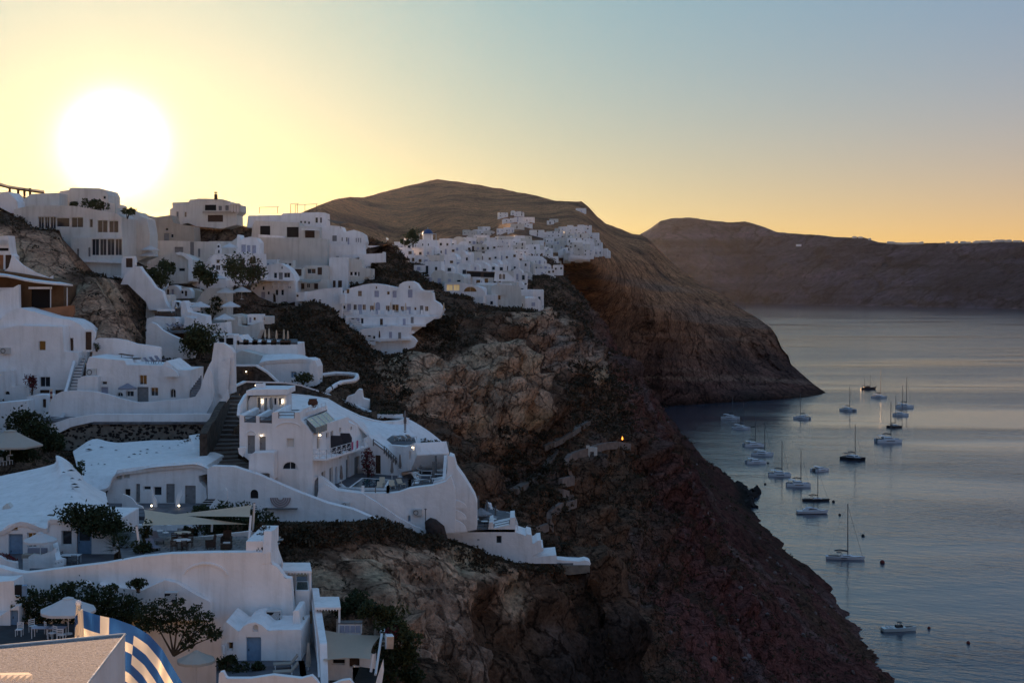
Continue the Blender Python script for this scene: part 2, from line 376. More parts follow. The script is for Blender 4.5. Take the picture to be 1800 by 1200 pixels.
# tuff cliffs above
cp((770, 765, 262), (700, 745, 250), (890, 757, 280), (800, 690, 276), (885, 660, 288), (740, 660, 270), (790, 612, 292), (870, 590, 310), (895, 745, 284), (905, 700, 320), (935, 735, 320), (965, 655, 352), (905, 640, 335), (880, 555, 345), (965, 585, 372), (985, 660, 362),
   (1010, 668, 372), (1050, 690, 400), (1000, 720, 350), (960, 790, 310), (1100, 642, 480), (1075, 740, 390), (1095, 700, 430), (1050, 565, 560), (1005, 520, 600), (1040, 620, 480), (950, 548, 430), (1110, 690, 520), (980, 580, 480))
# ground between the houses
cp((640, 705, 232), (690, 650, 262), (640, 625, 262), (560, 600, 255), (600, 560, 268), (480, 570, 262), (650, 560, 285), (720, 480, 345), (690, 470, 340), (760, 525, 330), (780, 560, 305), (850, 540, 345), (740, 570, 298), (700, 610, 285), (600, 650, 242), (520, 640, 235), (560, 680, 212), (620, 690, 218), (470, 690, 205))
# ridge and upper village
cp((0, 365, 280), (100, 376, 285), (200, 398, 300), (270, 400, 300), (300, 410, 290), (330, 425, 285), (420, 398, 308), (400, 445, 282), (480, 402, 328), (560, 408, 335), (640, 430, 345), (700, 425, 430), (755, 432, 575), (830, 425, 640), (900, 435, 700), (960, 455, 760))
cp((800, 460, 560), (850, 500, 520), (900, 525, 470), (920, 480, 600), (770, 500, 430), (960, 500, 640))
for px, Y, z in ((0, 420, 95), (200, 420, 95), (400, 450, 95), (600, 520, 90), (700, 700, 80), (850, 860, 70), (960, 950, 70), (1030, 800, 72), (1070, 950, 55), (0, 700, 60), (400, 800, 60), (1090, 1150, 20)):
    CT.append(((px - 900) / F * Y, Y, z))
# left tuff cliff and terraces
cp((0, 402, 226), (60, 398, 232), (110, 425, 230), (140, 480, 222), (60, 470, 218), (200, 490, 224), (235, 520, 218), (255, 570, 212), (150, 560, 206), (200, 600, 203), (262, 610, 210), (130, 600, 202), (0, 560, 212), (0, 640, 200), (300, 520, 240), (380, 560, 245), (300, 620, 218), (350, 640, 212), (420, 600, 238), (300, 470, 258))
cp((60, 710, 192), (200, 712, 196), (340, 705, 200), (400, 700, 200), (380, 760, 172), (100, 790, 176), (230, 790, 180), (350, 792, 178), (400, 830, 160), (440, 860, 152), (470, 900, 160), (560, 905, 165), (620, 900, 170), (700, 880, 175), (760, 800, 185), (660, 760, 195), (740, 750, 205), (560, 740, 195), (820, 860, 180), (840, 930, 175), (60, 880, 160), (160, 885, 160), (280, 900, 160), (20, 800, 165))
for Y, z in ((92, 78), (102, 79), (112, 80), (124, 81)):
    for px in (-60, 60, 180, 300, 400, 470): CT.append(((px - 900) / F * Y, Y, z))
for Y, z in ((134, 83), (144, 84)):
    for px in (-60, 60, 160, 260, 350, 440): CT.append(((px - 900) / F * Y, Y, z))
CT += [((540 - 900) / F * 104, 104, 78), ((560 - 900) / F * 95, 95, 77), ((620 - 900) / F * 97, 97, 79)]
# spur below the centre house, tuff face, overhang and gully
cp((500, 925, 128), (560, 908, 136), (640, 902, 143), (740, 925, 150), (820, 948, 158), (900, 985, 162), (970, 1000, 166), (1030, 1002, 168), (545, 985, 124), (600, 990, 127), (700, 965, 138), (760, 985, 145), (660, 1040, 122), (760, 1040, 136), (830, 1010, 148), (700, 1120, 122), (780, 1110, 134), (640, 1120, 113), (720, 1195, 118), (600, 1060, 118), (860, 1070, 146), (920, 1040, 154), (1000, 1045, 166), (680, 1090, 118), (690, 1160, 108))
for p in ((-5, 118, 66), (2, 120, 58), (-1, 134, 63), (3, 146, 62), (9, 156, 60), (16, 168, 56), (12, 178, 57), (20, 200, 50), (5, 100, 62), (14, 130, 50), (40, 150, 36), (40, 200, 34), (60, 240, 25), (4, 80, 74), (-6, 90, 76), (30, 90, 48), (60, 120, 25), (75, 300, 16), (-3, 60, 72), (-20, 60, 72), (-40, 60, 72), (-80, 60, 74), (20, 50, 85), (60, 60, 40)):
    CT.append(p)
for px, Y, z in ((0, 60, 72), (300, 60, 72), (-100, 120, 92), (-100, 170, 96), (-100, 200, 104), (-100, 230, 119), (-100, 270, 127), (-150, 330, 115)): CT.append(((px - 900) / F * Y, Y, z))
_seen = {}
for p in CT: _seen[(round(p[0] * 2), round(p[1] * 2))] = p
CT = list(_seen.values())
ground = rbf([(a, b) for a, b, _ in CT], [c for *_, c in CT], 3.5)
FEET = []       # feet of the house fronts: the ground is dug away in front of and under them
def dig(XX, YY, ZZ):
    PX = 900 + XX / YY * F
    for x0, x1, xs_, ys_, Yf, dep in FEET:
        m = (PX > x0 - 90) & (PX < x1 + 90) & (YY > .80 * Yf) & (YY < Yf + dep)
        if not m.any(): continue
        px, y = PX[m], YY[m]; yb = np.interp(px, xs_, ys_)
        lim = H - (yb - 500) / F * np.minimum(y, Yf) - .35
        side = np.maximum(np.maximum(x0 - px, px - x1), 0) / F * y
        ZZ[m] = np.minimum(ZZ[m], lim + 1.6 * np.maximum(side - .3, 0))
    return ZZ
def build_near_slope():
    global GX, GY, GV, RED, TUFF, SLOPE
    xs = np.concatenate([np.arange(-190, -60, 1.3), np.arange(-60, 60, .62), np.arange(60, 150, 1.2)])
    ys = [58.0]
    while ys[-1] < 1300: ys.append(ys[-1] + max(.55, ys[-1] * .0036))
    ys = np.array(ys)
    XX, YY = np.meshgrid(xs, ys)
    ZZ = dig(XX, YY, ground(XX, YY))
    gx = np.gradient(ZZ, axis=1) / np.gradient(xs)[None]; gy = np.gradient(ZZ, axis=0) / np.gradient(ys)[:, None]
    slope = np.sqrt(gx ** 2 + gy ** 2)
    nrm = np.stack([-gx, -gy, np.ones_like(gx)], -1); nrm /= np.linalg.norm(nrm, axis=-1, keepdims=True)
    wild = 1 / (1 + np.exp(-(XX + 14 - .0 * YY) / 3)) ; wild = np.maximum(wild, np.clip((slope - .7) / .6, 0, 1)); wild = np.where((YY < 235) & (XX < -30), .35 * wild, wild); wild = np.maximum(wild, .22)
    wild = np.where((YY < 175) & (YY > 112) & (XX > -34) & (slope > .35), 1, wild)
    st = np.clip((slope - .5) / 1.2, 0, 1)
    wx = 3 * fbm(XX / 11, YY / 14, ZZ / 11, 3); wy = 3 * fbm(XX / 11 + 50, YY / 14, ZZ / 11, 3)
    n1 = fbm((XX + wx) / 15, (YY + wy) / 20, ZZ / 15, 5, True); n2 = fbm((XX + wx) / 4.6, (YY + wy) / 5.5, ZZ / 4.2, 5, True); n3 = fbm(XX / 1.3, YY / 1.6, ZZ / .9, 3)
    groove = fbm((XX + wx * .4) / 2.6, (YY + wy * .4) / 3.2, ZZ / 22, 4, True)
    lay = fbm(XX / 45, YY / 60, ZZ / 2.4, 3)
    amp = wild * np.clip(YY / 170, .75, 1.9) * (1 - .55 * np.clip((YY - 360) / 120, 0, 1))
    crag = np.clip(fbm(XX / 9 + 7, YY / 12, ZZ / 9, 3) * 2.5, -1, 1)
    led = ZZ / 3.4 + 1.2 * fbm(XX / 14, YY / 18, ZZ / 20, 3); led = led - np.floor(led); led = np.clip(led * 3.5, 0, 1) - np.clip((led - .86) * 8, 0, 1)
    disp = amp * (1.5 * st * (led - .5) + (1.2 + 2.6 * st) * n1 + (.75 + 1.5 * st) * n2 + .5 * n3 + .95 * st * lay + 1.0 * st * groove + .7 * st * crag)
    V = np.stack([XX, YY, ZZ], -1) + nrm * disp[..., None]
    V[..., 2] = dig(V[..., 0], V[..., 1], V[..., 2].copy())
    # rock colours: red scoria slope, tan tuff on the steep cliffs, brown scrub soil, black shore
    tan = np.array([.62, .38, .245]); red = np.array([.150, .054, .045]); soil = np.array([.16, .090, .056]); dark = np.array([.022, .017, .015]); grey = np.array([.19, .12, .11]); ash = np.array([.26, .19, .165])
    pxx = 900 + XX / YY * F; pyy = 500 + (H - ZZ) / YY * F
    def sm(a, b, x): t = np.clip((x - a) / (b - a), 0, 1); return (t * t * (3 - 2 * t))[..., None]
    b1 = fbm(XX / 22, YY / 40, ZZ / 18, 4)[..., None]; b2 = fbm(XX / 6, YY / 9, ZZ / 5, 4)[..., None]
    c = soil * (1 + .3 * b2) + 0 * ZZ[..., None]
    outc = np.clip(fbm(XX / 5, YY / 8, ZZ / 3, 4)[..., None] * 2 - .3, 0, .6); c = c + (ash * .7 - c) * outc * sm(.6, 1.2, slope)
    redm = sm(12, 34, XX - .02 * YY + 4 * b1[..., 0]) * (1 - sm(700, 900, YY)) * sm(205, 250, YY + 8 * b1[..., 0])
    c = c + (red * (1 + .4 * b1) - c) * redm
    c = c + (soil * .55 * (1 + .5 * b2) - c) * redm * np.clip(fbm(XX / 13, YY / 16, ZZ / 13, 5)[..., None] * 2.2 + .1, 0, .8)
    streak = fbm((XX + YY * .35) / 9, (YY - XX * 1.1) / 60, 0, 4)[..., None]
    c = c + (grey - c) * redm * np.clip(streak * 2.2 - .35, 0, .65)
    tz = np.zeros_like(XX)
    for px, py, Y, rr_ in ((790, 690, 276, 15), (740, 690, 268, 14), (850, 690, 280, 13), (880, 650, 292, 11), (820, 745, 276, 12), (890, 720, 284, 9), (700, 720, 258, 10), (930, 610, 350, 15), (962, 620, 355, 9), (1000, 665, 368, 9), (870, 600, 320, 14), (790, 640, 286, 14), (900, 570, 370, 12), (1240, 560, 1200, 10),
                           (90, 450, 224, 16), (180, 520, 215, 13), (240, 560, 212, 10), (40, 430, 226, 12), (200, 570, 206, 9), (600, 1050, 120, 6), (640, 1050, 121, 7), (700, 1050, 127, 8), (760, 1070, 135, 8), (830, 1010, 148, 5), (800, 1000, 146, 4), (700, 1110, 121, 8), (640, 1090, 118, 7), (770, 1120, 134, 7), (850, 1050, 149, 5), (720, 1180, 119, 7)):
        q = P(px, py, Y); tz = np.maximum(tz, np.exp(-(((XX - q.x) ** 2 + (YY - q.y) ** 2 + 1.6 * (ZZ - q.z) ** 2) / rr_ ** 2)))
    tuff = sm(.38, .62, tz + .22 * b1[..., 0] + .12 * b2[..., 0]) * sm(.35, .7, slope) * (1 - redm)
    c = c + (tan * (1 + .35 * b2 + .2 * lay[..., None]) - c) * tuff
    c = c + (ash - c) * tuff * np.clip(b1 * 1.5 - .1, 0, .5)
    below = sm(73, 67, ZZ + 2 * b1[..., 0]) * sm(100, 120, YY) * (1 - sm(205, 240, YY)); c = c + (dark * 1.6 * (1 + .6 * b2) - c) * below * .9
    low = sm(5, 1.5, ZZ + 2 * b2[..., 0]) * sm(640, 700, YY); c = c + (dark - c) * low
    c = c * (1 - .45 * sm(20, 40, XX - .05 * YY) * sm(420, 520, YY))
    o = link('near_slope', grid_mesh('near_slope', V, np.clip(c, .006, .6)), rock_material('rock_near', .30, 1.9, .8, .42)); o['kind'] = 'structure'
    GX, GY, GV, RED, TUFF, SLOPE = xs, ys, V, redm[..., 0], tuff[..., 0], slope

def gz(x, y):
    i = min(max(np.searchsorted(GX, x), 1), len(GX) - 1); j = min(max(np.searchsorted(GY, y), 1), len(GY) - 1)
    return float(min(GV[j, i, 2], GV[j - 1, i, 2], GV[j, i - 1, 2], GV[j - 1, i - 1, 2]))
def hit(px, py, y0=90, y1=1250):    # where the line of sight meets the near slope
    ts = np.geomspace(y0, y1, 900); z = H - (py - 500) / F * ts
    gzv = ground((px - 900) / F * ts, ts)
    k = np.nonzero(gzv > z)[0]
    return P(px, py, ts[k[0]]) if len(k) else None
# ---------------------------------------------------------------- building kit
plaster = mat('white_plaster', (.93, .89, .87), .85, .09, .55, .05, 2.2, stain=.45)
plaster2 = mat('warm_plaster', (.72, .68, .62), .85, .12, .4, .03, 3.0, stain=.6)
beige = mat('beige_plaster', (.50, .43, .35), .88, .15, .5, .03, 3.0, stain=.5)
ochre = mat('terracotta_plaster', (.40, .17, .08), .9, .3, .7, .02, 4)
glass = mat('dark_glass', (.025, .030, .038), .08, spec=.6)
sash = mat('white_joinery', (.70, .70, .70), .5)
greydoor = mat('grey_painted_wood', (.26, .25, .25), .6, .2, 3)
bluedoor = mat('blue_painted_wood', (.20, .32, .46), .6, .2, 3)
brown = mat('brown_wood', (.10, .055, .035), .7, .35, 4, .01, 20)
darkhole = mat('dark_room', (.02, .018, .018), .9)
lavender = mat('lavender_paint', (.42, .42, .52), .6, .1, 3)
canvas = mat('beige_canvas', (.84, .64, .46), .9, .08, 2, trans=.3)
whitecanvas = mat('white_canvas', (.74, .73, .72), .9, .05, 2, trans=.2)
greycanvas = mat('grey_canvas', (.30, .29, .34), .9, .1, 2, trans=.15)
taupe = mat('taupe_canvas', (.36, .31, .26), .9, .1, 3)
steel = mat('white_metal', (.72, .72, .72), .4)
blackm = mat('black_metal', (.02, .02, .022), .5)
greywood = mat('weathered_wood', (.20, .18, .17), .85, .3, 5)
deckm = mat('grey_deck_tiles', (.13, .13, .145), .8, .3, .8, .01, 8)
slate = mat('slate_paving', (.17, .165, .175), .8, .45, 1.2, .02, 5)
stonem = mat('dark_stone_wall', (.105, .075, .058), .95, .6, 1.6, .12, 2.5, color2=(.035, .025, .020))
mortarstone = mat('mortared_stone', (.25, .21, .17), .95, .35, 1.2, .05, 4)
blackstone = mat('black_lava_stone', (.022, .018, .017), .85, .4, 3)
stepm = mat('stone_steps', (.16, .12, .10), .95, .4, 1.4, .03, 5)
poolw = mat('pool_water', (.03, .09, .11), .04, spec=.7)
lampm = mat('lit_lamp', (1.0, .80, .52), emit=5.0)
leafd = mat('dark_leaves', (.040, .055, .022), .8, .5, 2.5, trans=.25, color2=(.018, .028, .012))
leafg = mat('olive_leaves', (.075, .080, .030), .8, .5, 2, trans=.25, color2=(.03, .038, .014))
leafb = mat('dry_scrub', (.080, .050, .028), .85, .55, .5, trans=.15, color2=(.022, .022, .012))
leafr = mat('bougainvillea', (.22, .03, .05), .8, .4, 3, trans=.3, color2=(.04, .045, .02))
barkm = mat('bark', (.10, .075, .055), .95, .4, 4)

ORG = {}
def top(name, label, cat, group=None, loc=(0, 0, 0)):
    o = thing(name, label, cat, group, loc); ORG[o.name] = Vector(loc); return o
def part(name, mb, m, parent, smooth=False, bevel=0.0, kind=None, label=None):
    L = ORG.get(parent.name, Vector((0, 0, 0))) if parent is not None else Vector((0, 0, 0))
    mb.v = [(v[0] - L.x, v[1] - L.y, v[2] - L.z) for v in mb.v]
    o = mb.build(name, m, parent, smooth); ORG[o.name] = L
    if bevel:
        b = o.modifiers.new('soft', 'BEVEL'); b.width = bevel; b.segments = 2; b.limit_method = 'ANGLE'; b.angle_limit = rad(35); b.harden_normals = False
    if kind: o['kind'] = kind
    if label: o['label'] = label
    return o
class Plane:
    """a vertical wall plane through two plan points, each given as (photo column, distance)"""
    def __init__(s, pa, Ya, pb=None, Yb=None):
        if pb is None: pb, Yb = pa + 100, Ya
        s.a = Vector(((pa - 900) / F * Ya, Ya)); b = Vector(((pb - 900) / F * Yb, Yb))
        s.u = (b - s.a).normalized(); s.n = Vector((s.u.y, -s.u.x))
        if s.n.dot(s.a) > 0: s.n = -s.n
    def uv(s, px, py):
        d = Vector(((px - 900) / F, 1.0)); t = s.n.dot(s.a) / s.n.dot(d); p = d * t
        return (p - s.a).dot(s.u), H - (py - 500) / F * t
    def pt(s, u, z, off=0.0):
        p = s.a + s.u * u + s.n * off; return Vector((p.x, p.y, z))
    def at(s, px, py, off=0.0): u, z = s.uv(px, py); return s.pt(u, z, off)
def YP(Y): return Plane(800, Y)
def area2(p): return sum(p[i][0] * p[(i + 1) % len(p)][1] - p[(i + 1) % len(p)][0] * p[i][1] for i in range(len(p))) / 2
def tess(outer, holes=()):
    polys = [[Vector((x, y, 0)) for x, y in outer]] + [[Vector((x, y, 0)) for x, y in h] for h in holes]
    flat = [v for p in polys for v in p]; res = []
    for a, b, c in tessellate_polygon(polys):
        A = (flat[b].x - flat[a].x) * (flat[c].y - flat[a].y) - (flat[b].y - flat[a].y) * (flat[c].x - flat[a].x)
        res.append((a, b, c) if A > 0 else (a, c, b))
    return res
def slab_mb(pl, out, depth, holes=(), reveal=.3, off=0.0):
    """wall with openings: out and holes are (u, z) outlines on the plane"""
    if area2(out) < 0: out = out[::-1]
    hs = [h if area2(h) > 0 else h[::-1] for h in holes]
    mb = MB(); flip = pl.u.cross(pl.n) if False else None
    fl = [p for q in [out] + hs for p in q]
    tr = tess(out, hs)
    # front normal must be pl.n : (u, z) counter-clockwise has normal u x z = (u.y, -u.x)
    good = Vector((pl.u.y, -pl.u.x)).dot(pl.n) > 0
    o = lambda f: tuple(f) if good else tuple(f[::-1])
    mb.add([pl.pt(u, z, off) for u, z in fl], [o(t) for t in tr])
    n = len(out)
    mb.add([pl.pt(u, z, off) for u, z in out] + [pl.pt(u, z, off - depth) for u, z in out],
           [o((i + n, (i + 1) % n + n, (i + 1) % n, i)) for i in range(n)])
    mb.add([pl.pt(u, z, off - depth) for u, z in out], [o(t[::-1]) for t in tess(out)])
    for h in hs:
        k = len(h)
        mb.add([pl.pt(u, z, off) for u, z in h] + [pl.pt(u, z, off - reveal) for u, z in h],
               [o((i, (i + 1) % k, (i + 1) % k + k, i + k)) for i in range(k)])
    return mb
def rect(pl, x0, y0, x1, y1, arch=False, sill=0):
    u0, za = pl.uv(x0, y0); u1, zb = pl.uv(x1, y1); _, zc = pl.uv(x1, y0)
    zt, zb = max(za, zc), min(pl.uv(x0, y1)[1], zb) if abs(pl.uv(x0, y1)[1] - zb) < .25 else zb
    if u0 > u1: u0, u1 = u1, u0
    if not arch: return [(u0, zb), (u1, zb), (u1, zt), (u0, zt)]
    r = (u1 - u0) / 2; c = (u0 + u1) / 2; h = max(zt - r, zb + .05); ry = zt - h
    return [(u0, zb), (u1, zb)] + [(c + r * math.cos(a), h + ry * math.sin(a)) for a in [math.pi * k / 8 for k in range(9)]]
def opening(o, pl, kind, r, m=None, small=False, off=0.0, rev=.3):
    """fills a hole with a window (frame + pane) or a door (leaf + handle)"""
    us = [p[0] for p in r]; zs = [p[1] for p in r]; u0, u1, z0, z1 = min(us), max(us), min(zs), max(zs)
    if kind in 'wx':
        if small: return part('window', slab_mb(pl, r, .06, off=off - rev + .06), m or glass, o)
        mb = MB(); t = .07
        c = ((u0 + u1) / 2, (z0 + z1) / 2)
        inn = [(c[0] + (u - c[0]) * (1 - 2 * t / (u1 - u0)), c[1] + (z - c[1]) * (1 - 2 * t / (z1 - z0))) for u, z in r]
        q = slab_mb(pl, r, .06, [inn], .06, off=off - rev + .08); mb.add(q.v, q.f)
        if kind == 'w' and u1 - u0 > .7:
            q = slab_mb(pl, [(c[0] - .03, z0 + t), (c[0] + .03, z0 + t), (c[0] + .03, z1 - t), (c[0] - .03, z1 - t)], .05, off=off - rev + .075); mb.add(q.v, q.f)
        w = part('window', mb, sash, o)
        part('pane', slab_mb(pl, inn, .03, off=off - rev + .03), m or glass, w)
        return w
    d = part('door', slab_mb(pl, r, .06, off=off - rev + .08), m or greydoor, o)
    if not small:
        part('handle', MB().box(pl.pt(u0 + .15, z0 + 1.0, off - rev + .11), (.05, .05, .16)), blackm, d)
        fr = MB(); cx = (u0 + u1) / 2
        for a, b in ((.45, .92), (.08, .40)):
            h = z1 - z0; q = slab_mb(pl, [(u0 + .14, z0 + a * h), (u1 - .14, z0 + a * h), (u1 - .14, z0 + b * h), (u0 + .14, z0 + b * h)], .03, off=off - rev + .10); fr.add(q.v, q.f)
        part('panel', fr, m or greydoor, d)
    return d
def wall(o, pl, outline, depth, m=None, ops=(), name='wall', bevel=.10, off=0.0, small=False, reveal=.3):
    """an outline traced in photograph pixels on plane pl, with its openings, as part of thing o"""
    pts = [pl.uv(x, y) for x, y in outline]
    rs = [(q[0], rect(pl, *q[1:5], arch=q[0].startswith('a')), q[5] if len(q) > 5 else None) for q in ops]
    w = part(name, slab_mb(pl, pts, depth, [r for _, r, _ in rs], reveal, off), m or plaster, o, bevel=bevel)
    for k, r, mm in rs: opening(o, pl, k[-1], r, mm, small, off, reveal)
    return w
def house(label, pl, outline, depth, ops=(), m=None, name='house', cat='house', group=None, small=False, bevel=.10):
    xs = [p[0] for p in outline]; ys = [p[1] for p in outline]
    base = pl.at(sum(xs) / len(xs), max(ys))
    gx = np.linspace(min(xs), max(xs), 24); lowest = np.full(24, -1e9); n = len(outline)
    for i in range(n):
        (xa, ya), (xb, yb) = outline[i], outline[(i + 1) % n]
        if xa == xb: continue
        m_ = (gx >= min(xa, xb) - .01) & (gx <= max(xa, xb) + .01); lowest[m_] = np.maximum(lowest[m_], ya + (gx[m_] - xa) * (yb - ya) / (xb - xa))
    FEET.append((min(xs), max(xs), gx, lowest, base.y, depth + 2))
    o = top(name, label, cat, group, base)
    wall(o, pl, outline, depth, m, ops, bevel=bevel, small=small)
    return o
def loft_mb(rows, thick=.6, sub=3, bump=0.0, seed=1.0):
    """smooth sheet through rows of (photo x, photo y, distance)"""
    R = np.array([[tuple(P(*p)) for p in r] for r in rows])
    def res(A, k, ax):
        n = A.shape[ax]; t = np.linspace(0, n - 1, (n - 1) * k + 1); i = np.clip(t.astype(int), 0, n - 2); f = t - i
        g = lambda j: np.take(A, np.clip(j, 0, n - 1), axis=ax)
        sh = [1] * A.ndim; sh[ax] = len(t); f = f.reshape(sh)
        p0, p1, p2, p3 = g(i - 1), g(i), g(i + 1), g(i + 2)
        return .5 * (2 * p1 + (p2 - p0) * f + (2 * p0 - 5 * p1 + 4 * p2 - p3) * f * f + (3 * p1 - p0 - 3 * p2 + p3) * f ** 3)
    R = res(res(R, sub, 0), sub, 1)
    if bump: R[..., 2] += bump * fbm(R[..., 0] / 2.2 + seed, R[..., 1] / 2.2, R[..., 2] / 2.2, 3)
    a, b = R.shape[:2]; mb = MB(); vs = [tuple(v) for v in R.reshape(-1, 3)]
    fs = [(i * b + j, i * b + j + 1, (i + 1) * b + j + 1, (i + 1) * b + j) for i in range(a - 1) for j in range(b - 1)]
    # face the camera side / up
    A_, B_, D_ = Vector(vs[0]), Vector(vs[1]), Vector(vs[b])
    nrm = (B_ - A_).cross(D_ - A_)
    if nrm.dot(Vector((0, -1, 1))) < 0: fs = [f[::-1] for f in fs]
    mb.add(vs, fs)
    rim = [j for j in range(b)] + [i * b + b - 1 for i in range(1, a)] + [(a - 1) * b + j for j in range(b - 2, -1, -1)] + [i * b for i in range(a - 2, 0, -1)]
    n = len(rim); mb.add([vs[k] for k in rim] + [(vs[k][0], vs[k][1] + .1, vs[k][2] - thick) for k in rim], [(i, (i + 1) % n, (i + 1) % n + n, i + n) for i in range(n)])
    return mb
def deck(name, pts, z, m, thick=.3, parent=None, label=None, cat=None, kind='structure'):
    """level floor; pts are (photo x, distance)"""
    q = [((px - 900) / F * Y, Y) for px, Y in pts]
    if area2(q) < 0: q = q[::-1]
    n = len(q); mb = MB()
    mb.add([(x, y, z) for x, y in q], tess(q))
    mb.add([(x, y, z) for x, y in q] + [(x, y, z - thick) for x, y in q], [(i + n, (i + 1) % n + n, (i + 1) % n, i) for i in range(n)])
    o = part(name, mb, m, parent)
    if parent is None:
        tag(o, label, cat)
        if kind: o['kind'] = kind
    return o
def yz(py, z): return (H - z) * F / (py - 500)       # distance at which height z is seen at photo row py
def lamp(px, py, pl, label, r=.09):
    p = pl.at(px, py, .12)
    o = top('wall_lamp', label, 'lamp', 'lit wall lamps on the white houses', p)
    part('bracket', MB().box(p + Vector((0, .07, .1)), (.1, .14, .06)), blackm, o)
    part('bulb', MB().lathe([(0.001, -r), (r * .8, -r * .6), (r, 0), (r * .8, r * .6), (.001, r)], p, 8), lampm, o, True)
    return o
def steps(name, label, a, b, w, n, m, tread=None, rise_side=None, cat='stairs', riser=None):
    """n steps from lower point a to upper point b (world), width vector w"""
    a, b, w = Vector(a), Vector(b), Vector(w)
    o = top(name, label, cat, None, a)
    d = (b - a) / n
    for i in range(n):
        p = a + d * i; mb = MB()
        lo = p.z - .5; hi = p.z + d.z
        q = [p, p + w, p + w + Vector((d.x, d.y, 0)) * 1.02, p + Vector((d.x, d.y, 0)) * 1.02]
        vs = [(v.x, v.y, lo) for v in q] + [(v.x, v.y, hi) for v in q]
        mb.add(vs, [(0, 1, 5, 4), (1, 2, 6, 5), (2, 3, 7, 6), (3, 0, 4, 7), (4, 5, 6, 7)])
        s = part('step', mb, m, o)
        if tread: # dark tread slab on a white step
            t = MB(); e = Vector((d.x, d.y, 0))
            q2 = [v + Vector((0, 0, 0)) for v in q]; t.add([(v.x, v.y, hi + .004) for v in q2] + [(v.x, v.y, hi + .05) for v in q2], [(0, 1, 5, 4), (1, 2, 6, 5), (2, 3, 7, 6), (3, 0, 4, 7), (4, 5, 6, 7)])
            part('tread', t, tread, s)
    return o
# ---- small things
def leaf_mb(blobs, n, size, seed=1, squash=1.0):
    """n leaf-sized quads spread through a set of (centre, radii) clumps, denser outside"""
    r = np.random.default_rng(seed); w = np.array([b[1][0] * b[1][1] * b[1][2] for b in blobs]) ** (2 / 3); w = w / w.sum()
    k = r.choice(len(blobs), n, p=w)
    C = np.array([tuple(b[0]) for b in blobs])[k]; Rr = np.array([tuple(b[1]) for b in blobs])[k]
    d = r.normal(size=(n, 3)); d /= np.linalg.norm(d, axis=1, keepdims=True)
    rr = r.uniform(.35, 1.0, (n, 1)) ** .5 * (1 + .25 * r.normal(size=(n, 1)) * .6)
    c = C + d * Rr * rr
    a = r.normal(size=(n, 3)); a /= np.linalg.norm(a, axis=1, keepdims=True)
    b = np.cross(a, r.normal(size=(n, 3))); b /= np.linalg.norm(b, axis=1, keepdims=True)
    s = size * r.uniform(.5, 1.3, (n, 1))
    V = np.stack([c - a * s, c + b * s * .55, c + a * s, c - b * s * .55], 1).reshape(-1, 3)
    mb = MB(); mb.v = [tuple(v) for v in V]; mb.f = [(4 * i, 4 * i + 1, 4 * i + 2, 4 * i + 3) for i in range(n)]
    return mb
def bush(label, p, rx, rz, n=500, size=.16, m=None, seed=1, ry=None, trunk=True, name='bush', cat='bush', group=None, clumps=7):
    p = Vector(p); o = top(name, label, cat, group, p); rr = random.Random(seed); ry = ry or rx
    bl = []
    for i in range(clumps):
        a = rr.uniform(0, 6.28); q = rr.uniform(0, .75)
        s = rr.uniform(.35, .6)
        bl.append((p + Vector((math.cos(a) * q * rx, math.sin(a) * q * ry, rz * rr.uniform(.35, 1.05))), (rx * s, ry * s, rz * s * .75)))
    part('crown', leaf_mb(bl, n, size, seed), m or leafd, o)
    if trunk:
        tb = MB()
        for i in range(4):
            c = bl[i % len(bl)][0]; tb.tube([p + Vector((rr.uniform(-.1, .1), 0, -.3)), p.lerp(c, .5) + Vector((rr.uniform(-.1, .1), 0, 0)), c], [.09, .06, .02], 5)
        part('trunk', tb, barkm, o)
    return o
def parasol(label, p, h, r, m=None, n=8, closed=False, name='parasol', group=None, cat='parasol', pole=None):
    p = Vector(p); o = top(name, label, cat, group, p)
    part('pole', MB().tube([p, p + Vector((0, 0, h))], .035, 6), pole or steel, o)
    part('base', MB().lathe([(.001, .08), (.28, .07), (.3, 0)], p, 10), steel, o)
    if closed:
        part('canopy', MB().lathe([(.02, h + .05), (.10, h - .1), (.14, h * .72), (.20, h * .48), (.13, h * .42), (.22, h * .40), (.10, h * .385)], p, 9), m or taupe, o, True)
    else:
        mb = MB(); top_ = p + Vector((0, 0, h)); k = 3; rings = [(0.12 * r, h), (.55 * r, h - .22 * r), (r, h - .42 * r), (r * 1.0, h - .42 * r - .18)]
        vs = []
        for q, z in rings:
            for i in range(n * 2):
                a = math.pi * i / n; sag = 1.0 if i % 2 == 0 else (.955 if q > .2 * r else 1)
                vs.append(p + Vector((q * math.cos(a) * sag, q * math.sin(a) * sag, z - (0 if i % 2 == 0 else .03 * q))))
        N = n * 2
        mb.add(vs, [(j * N + i, j * N + (i + 1) % N, (j + 1) * N + (i + 1) % N, (j + 1) * N + i) for j in range(len(rings) - 1) for i in range(N)])
        part('canopy', mb, m or whitecanvas, o)
        part('vent_cap', MB().lathe([(.001, h + .10), (.2 * r, h - .02), (.2 * r, h - .05)], p, n * 2), m or whitecanvas, o)
        rb = MB()
        for i in range(n):
            a = 2 * math.pi * i / n; rb.tube([p + Vector((0, 0, h - .03)), p + Vector((r * .97 * math.cos(a), r * .97 * math.sin(a), h - .42 * r - .03))], .015, 4)
        part('ribs', rb, steel, o)
    return o
